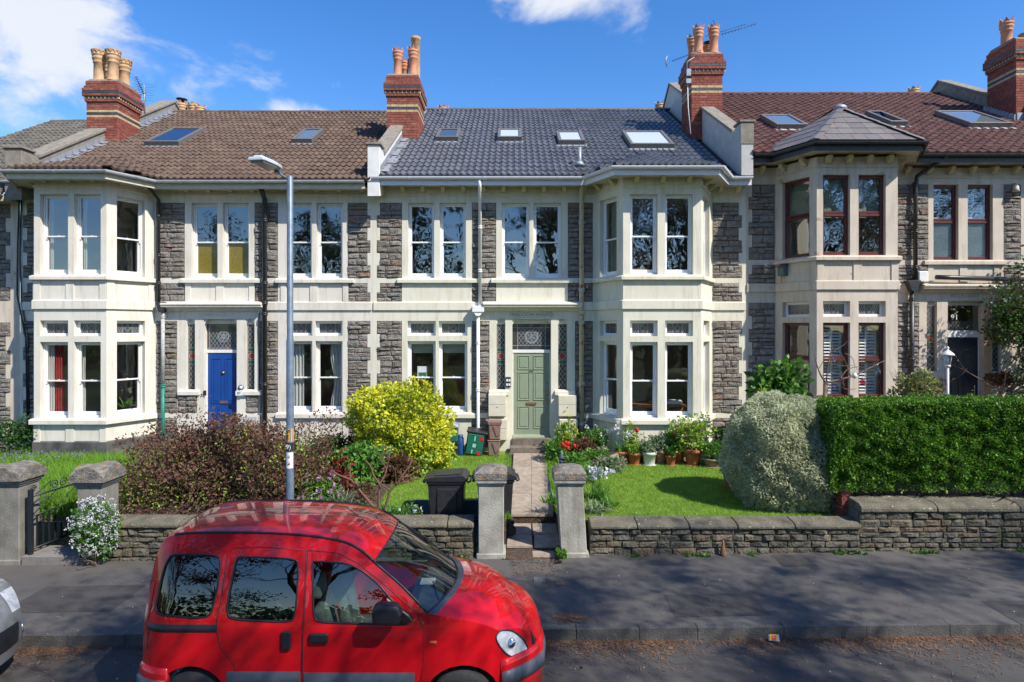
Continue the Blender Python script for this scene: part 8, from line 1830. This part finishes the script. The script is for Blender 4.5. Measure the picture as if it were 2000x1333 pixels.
c = f89[1].at(1.3, .8, 1.75); t = thing('desk', 'wooden desk with white papers inside the lower right bay window', 'desk', tuple(c)); m = MB(); m.box(c.x - 1.1, c.x + .35, c.y - .25, c.y + .4, 1.82, 1.87); m.build('desk_top', 'wood_brown', t); m = MB()
for dx in (-1.05, .3): m.box(c.x + dx - .03, c.x + dx + .03, c.y, c.y + .06, 1.1, 1.82)
m.build('desk_legs', 'wood_brown', t); m = MB(Matrix.Translation((c.x + .05, c.y - .1, 1.90)) @ Matrix.Rotation(.12, 4, 'X')); m.box(-.22, .22, -.12, .14, 0, .06); tag(m.build('paper_stack', 'white_sticker', None, loc=(c.x + .05, c.y - .1, 1.88)), 'white papers lying on the desk in the lower right bay window', 'papers')
# ------------------------------------------------------------------ aerials and rear stacks
def yagi(t, a, b, n, w, up=(0, 0, 1), r=.008):
    m = MB(); a, b = Vector(a), Vector(b); m.tube([tuple(a), tuple(b)], r, 5); u = Vector(up)
    for k in range(n): p = a.lerp(b, (k + .5) / n); ww = w * (1 - .3 * k / n); m.tube([tuple(p - u * ww), tuple(p + u * ww)], r * .6, 4)
    m.build('aerial_boom', 'iron', t)
t = thing('tv_aerial', 'tall television aerial rising behind the left chimney', 'aerial', tuple(pt(283, 218, 20.4))); m = MB(); m.tube([tuple(pt(283, 222, 20.4)), tuple(pt(281, 165, 20.4))], .018, 6); m.build('mast', 'lead', t); yagi(t, pt(281, 185, 20.4), pt(265, 150, 20.1), 9, .12, (.9, 0, .25), .012); yagi(t, pt(281, 163, 20.4), pt(284, 199, 20.6), 7, .30, (1, .3, .05), .006)
t = thing('tv_aerial', 'long television aerial reaching right from the chimney above the dark roof', 'aerial', tuple(pt(1408, 70, 19.2))); yagi(t, pt(1408, 68, 19.3), pt(1477, 47, 19.3), 11, .06); m = MB(); m.tube([tuple(pt(1378, 72, 19.4)), tuple(pt(1458, 47, 19.5))], .008, 5); m.tube([tuple(pt(1398, 52, 19)), tuple(pt(1393, 40, 19))], .012, 5); m.build('mast', 'iron', t)
t = thing('tv_aerial', 'television aerial reaching left from the chimney above the dark roof', 'aerial', tuple(pt(1350, 120, 18.7))); yagi(t, pt(1370, 98, 18.8), pt(1312, 120, 18.8), 11, .05); m = MB(); m.tube([tuple(pt(1342, 140, 18.75)), tuple(pt(1342, 121, 18.75)), tuple(pt(1356, 112, 18.75))], .014, 5); m.tube([tuple(pt(1303, 110, 18.8)), tuple(pt(1300, 118, 18.8)), tuple(pt(1302, 130, 18.8))], .02, 5); m.build('mast', 'lead', t)
m = MB(); m.tube([tuple(pt(1343, 165, 18.8)), tuple(pt(1344, 210, 18.8)), tuple(pt(1349, 262, 18.5))], .012, 5); m.build('aerial_cable', 'white_paint', t); m = MB(); m.box(-.06, .06, -.03, .03, -.1, .1, M=Matrix.Translation(pt(1345, 142, 18.75))); m.box(-.07, .07, -.03, .03, -.08, .05, M=Matrix.Translation(pt(1345, 158, 18.75))); m.build('bracket', 'lead', t)
for hs, lst in ((H87, ((355, 205, 'pot_buff'), (378, 207, 'pot_buff'), (391, 212, 'pot_buff'))), (H89, ((866, 213, 'pot_terracotta'), (1290, 206, 'pot_buff'))), (H91, ((1785, 177, 'pot_buff'),))):
    X_ = PX(lst[0][0], 26); m = MB(); m.box(X_ - .5, X_ + 1.2, 25.6, 26.4, 6, PZ(lst[0][1], 26) - .35); ck = m.build('chimney', 'brick_red', hs)
    for i, (px, py, m_) in enumerate(lst): pot(ck, PX(px, 26), 26, PZ(py, 26) - .75, .85, .17, m_, cowl=(i == 0 and hs is H87), crown=True)
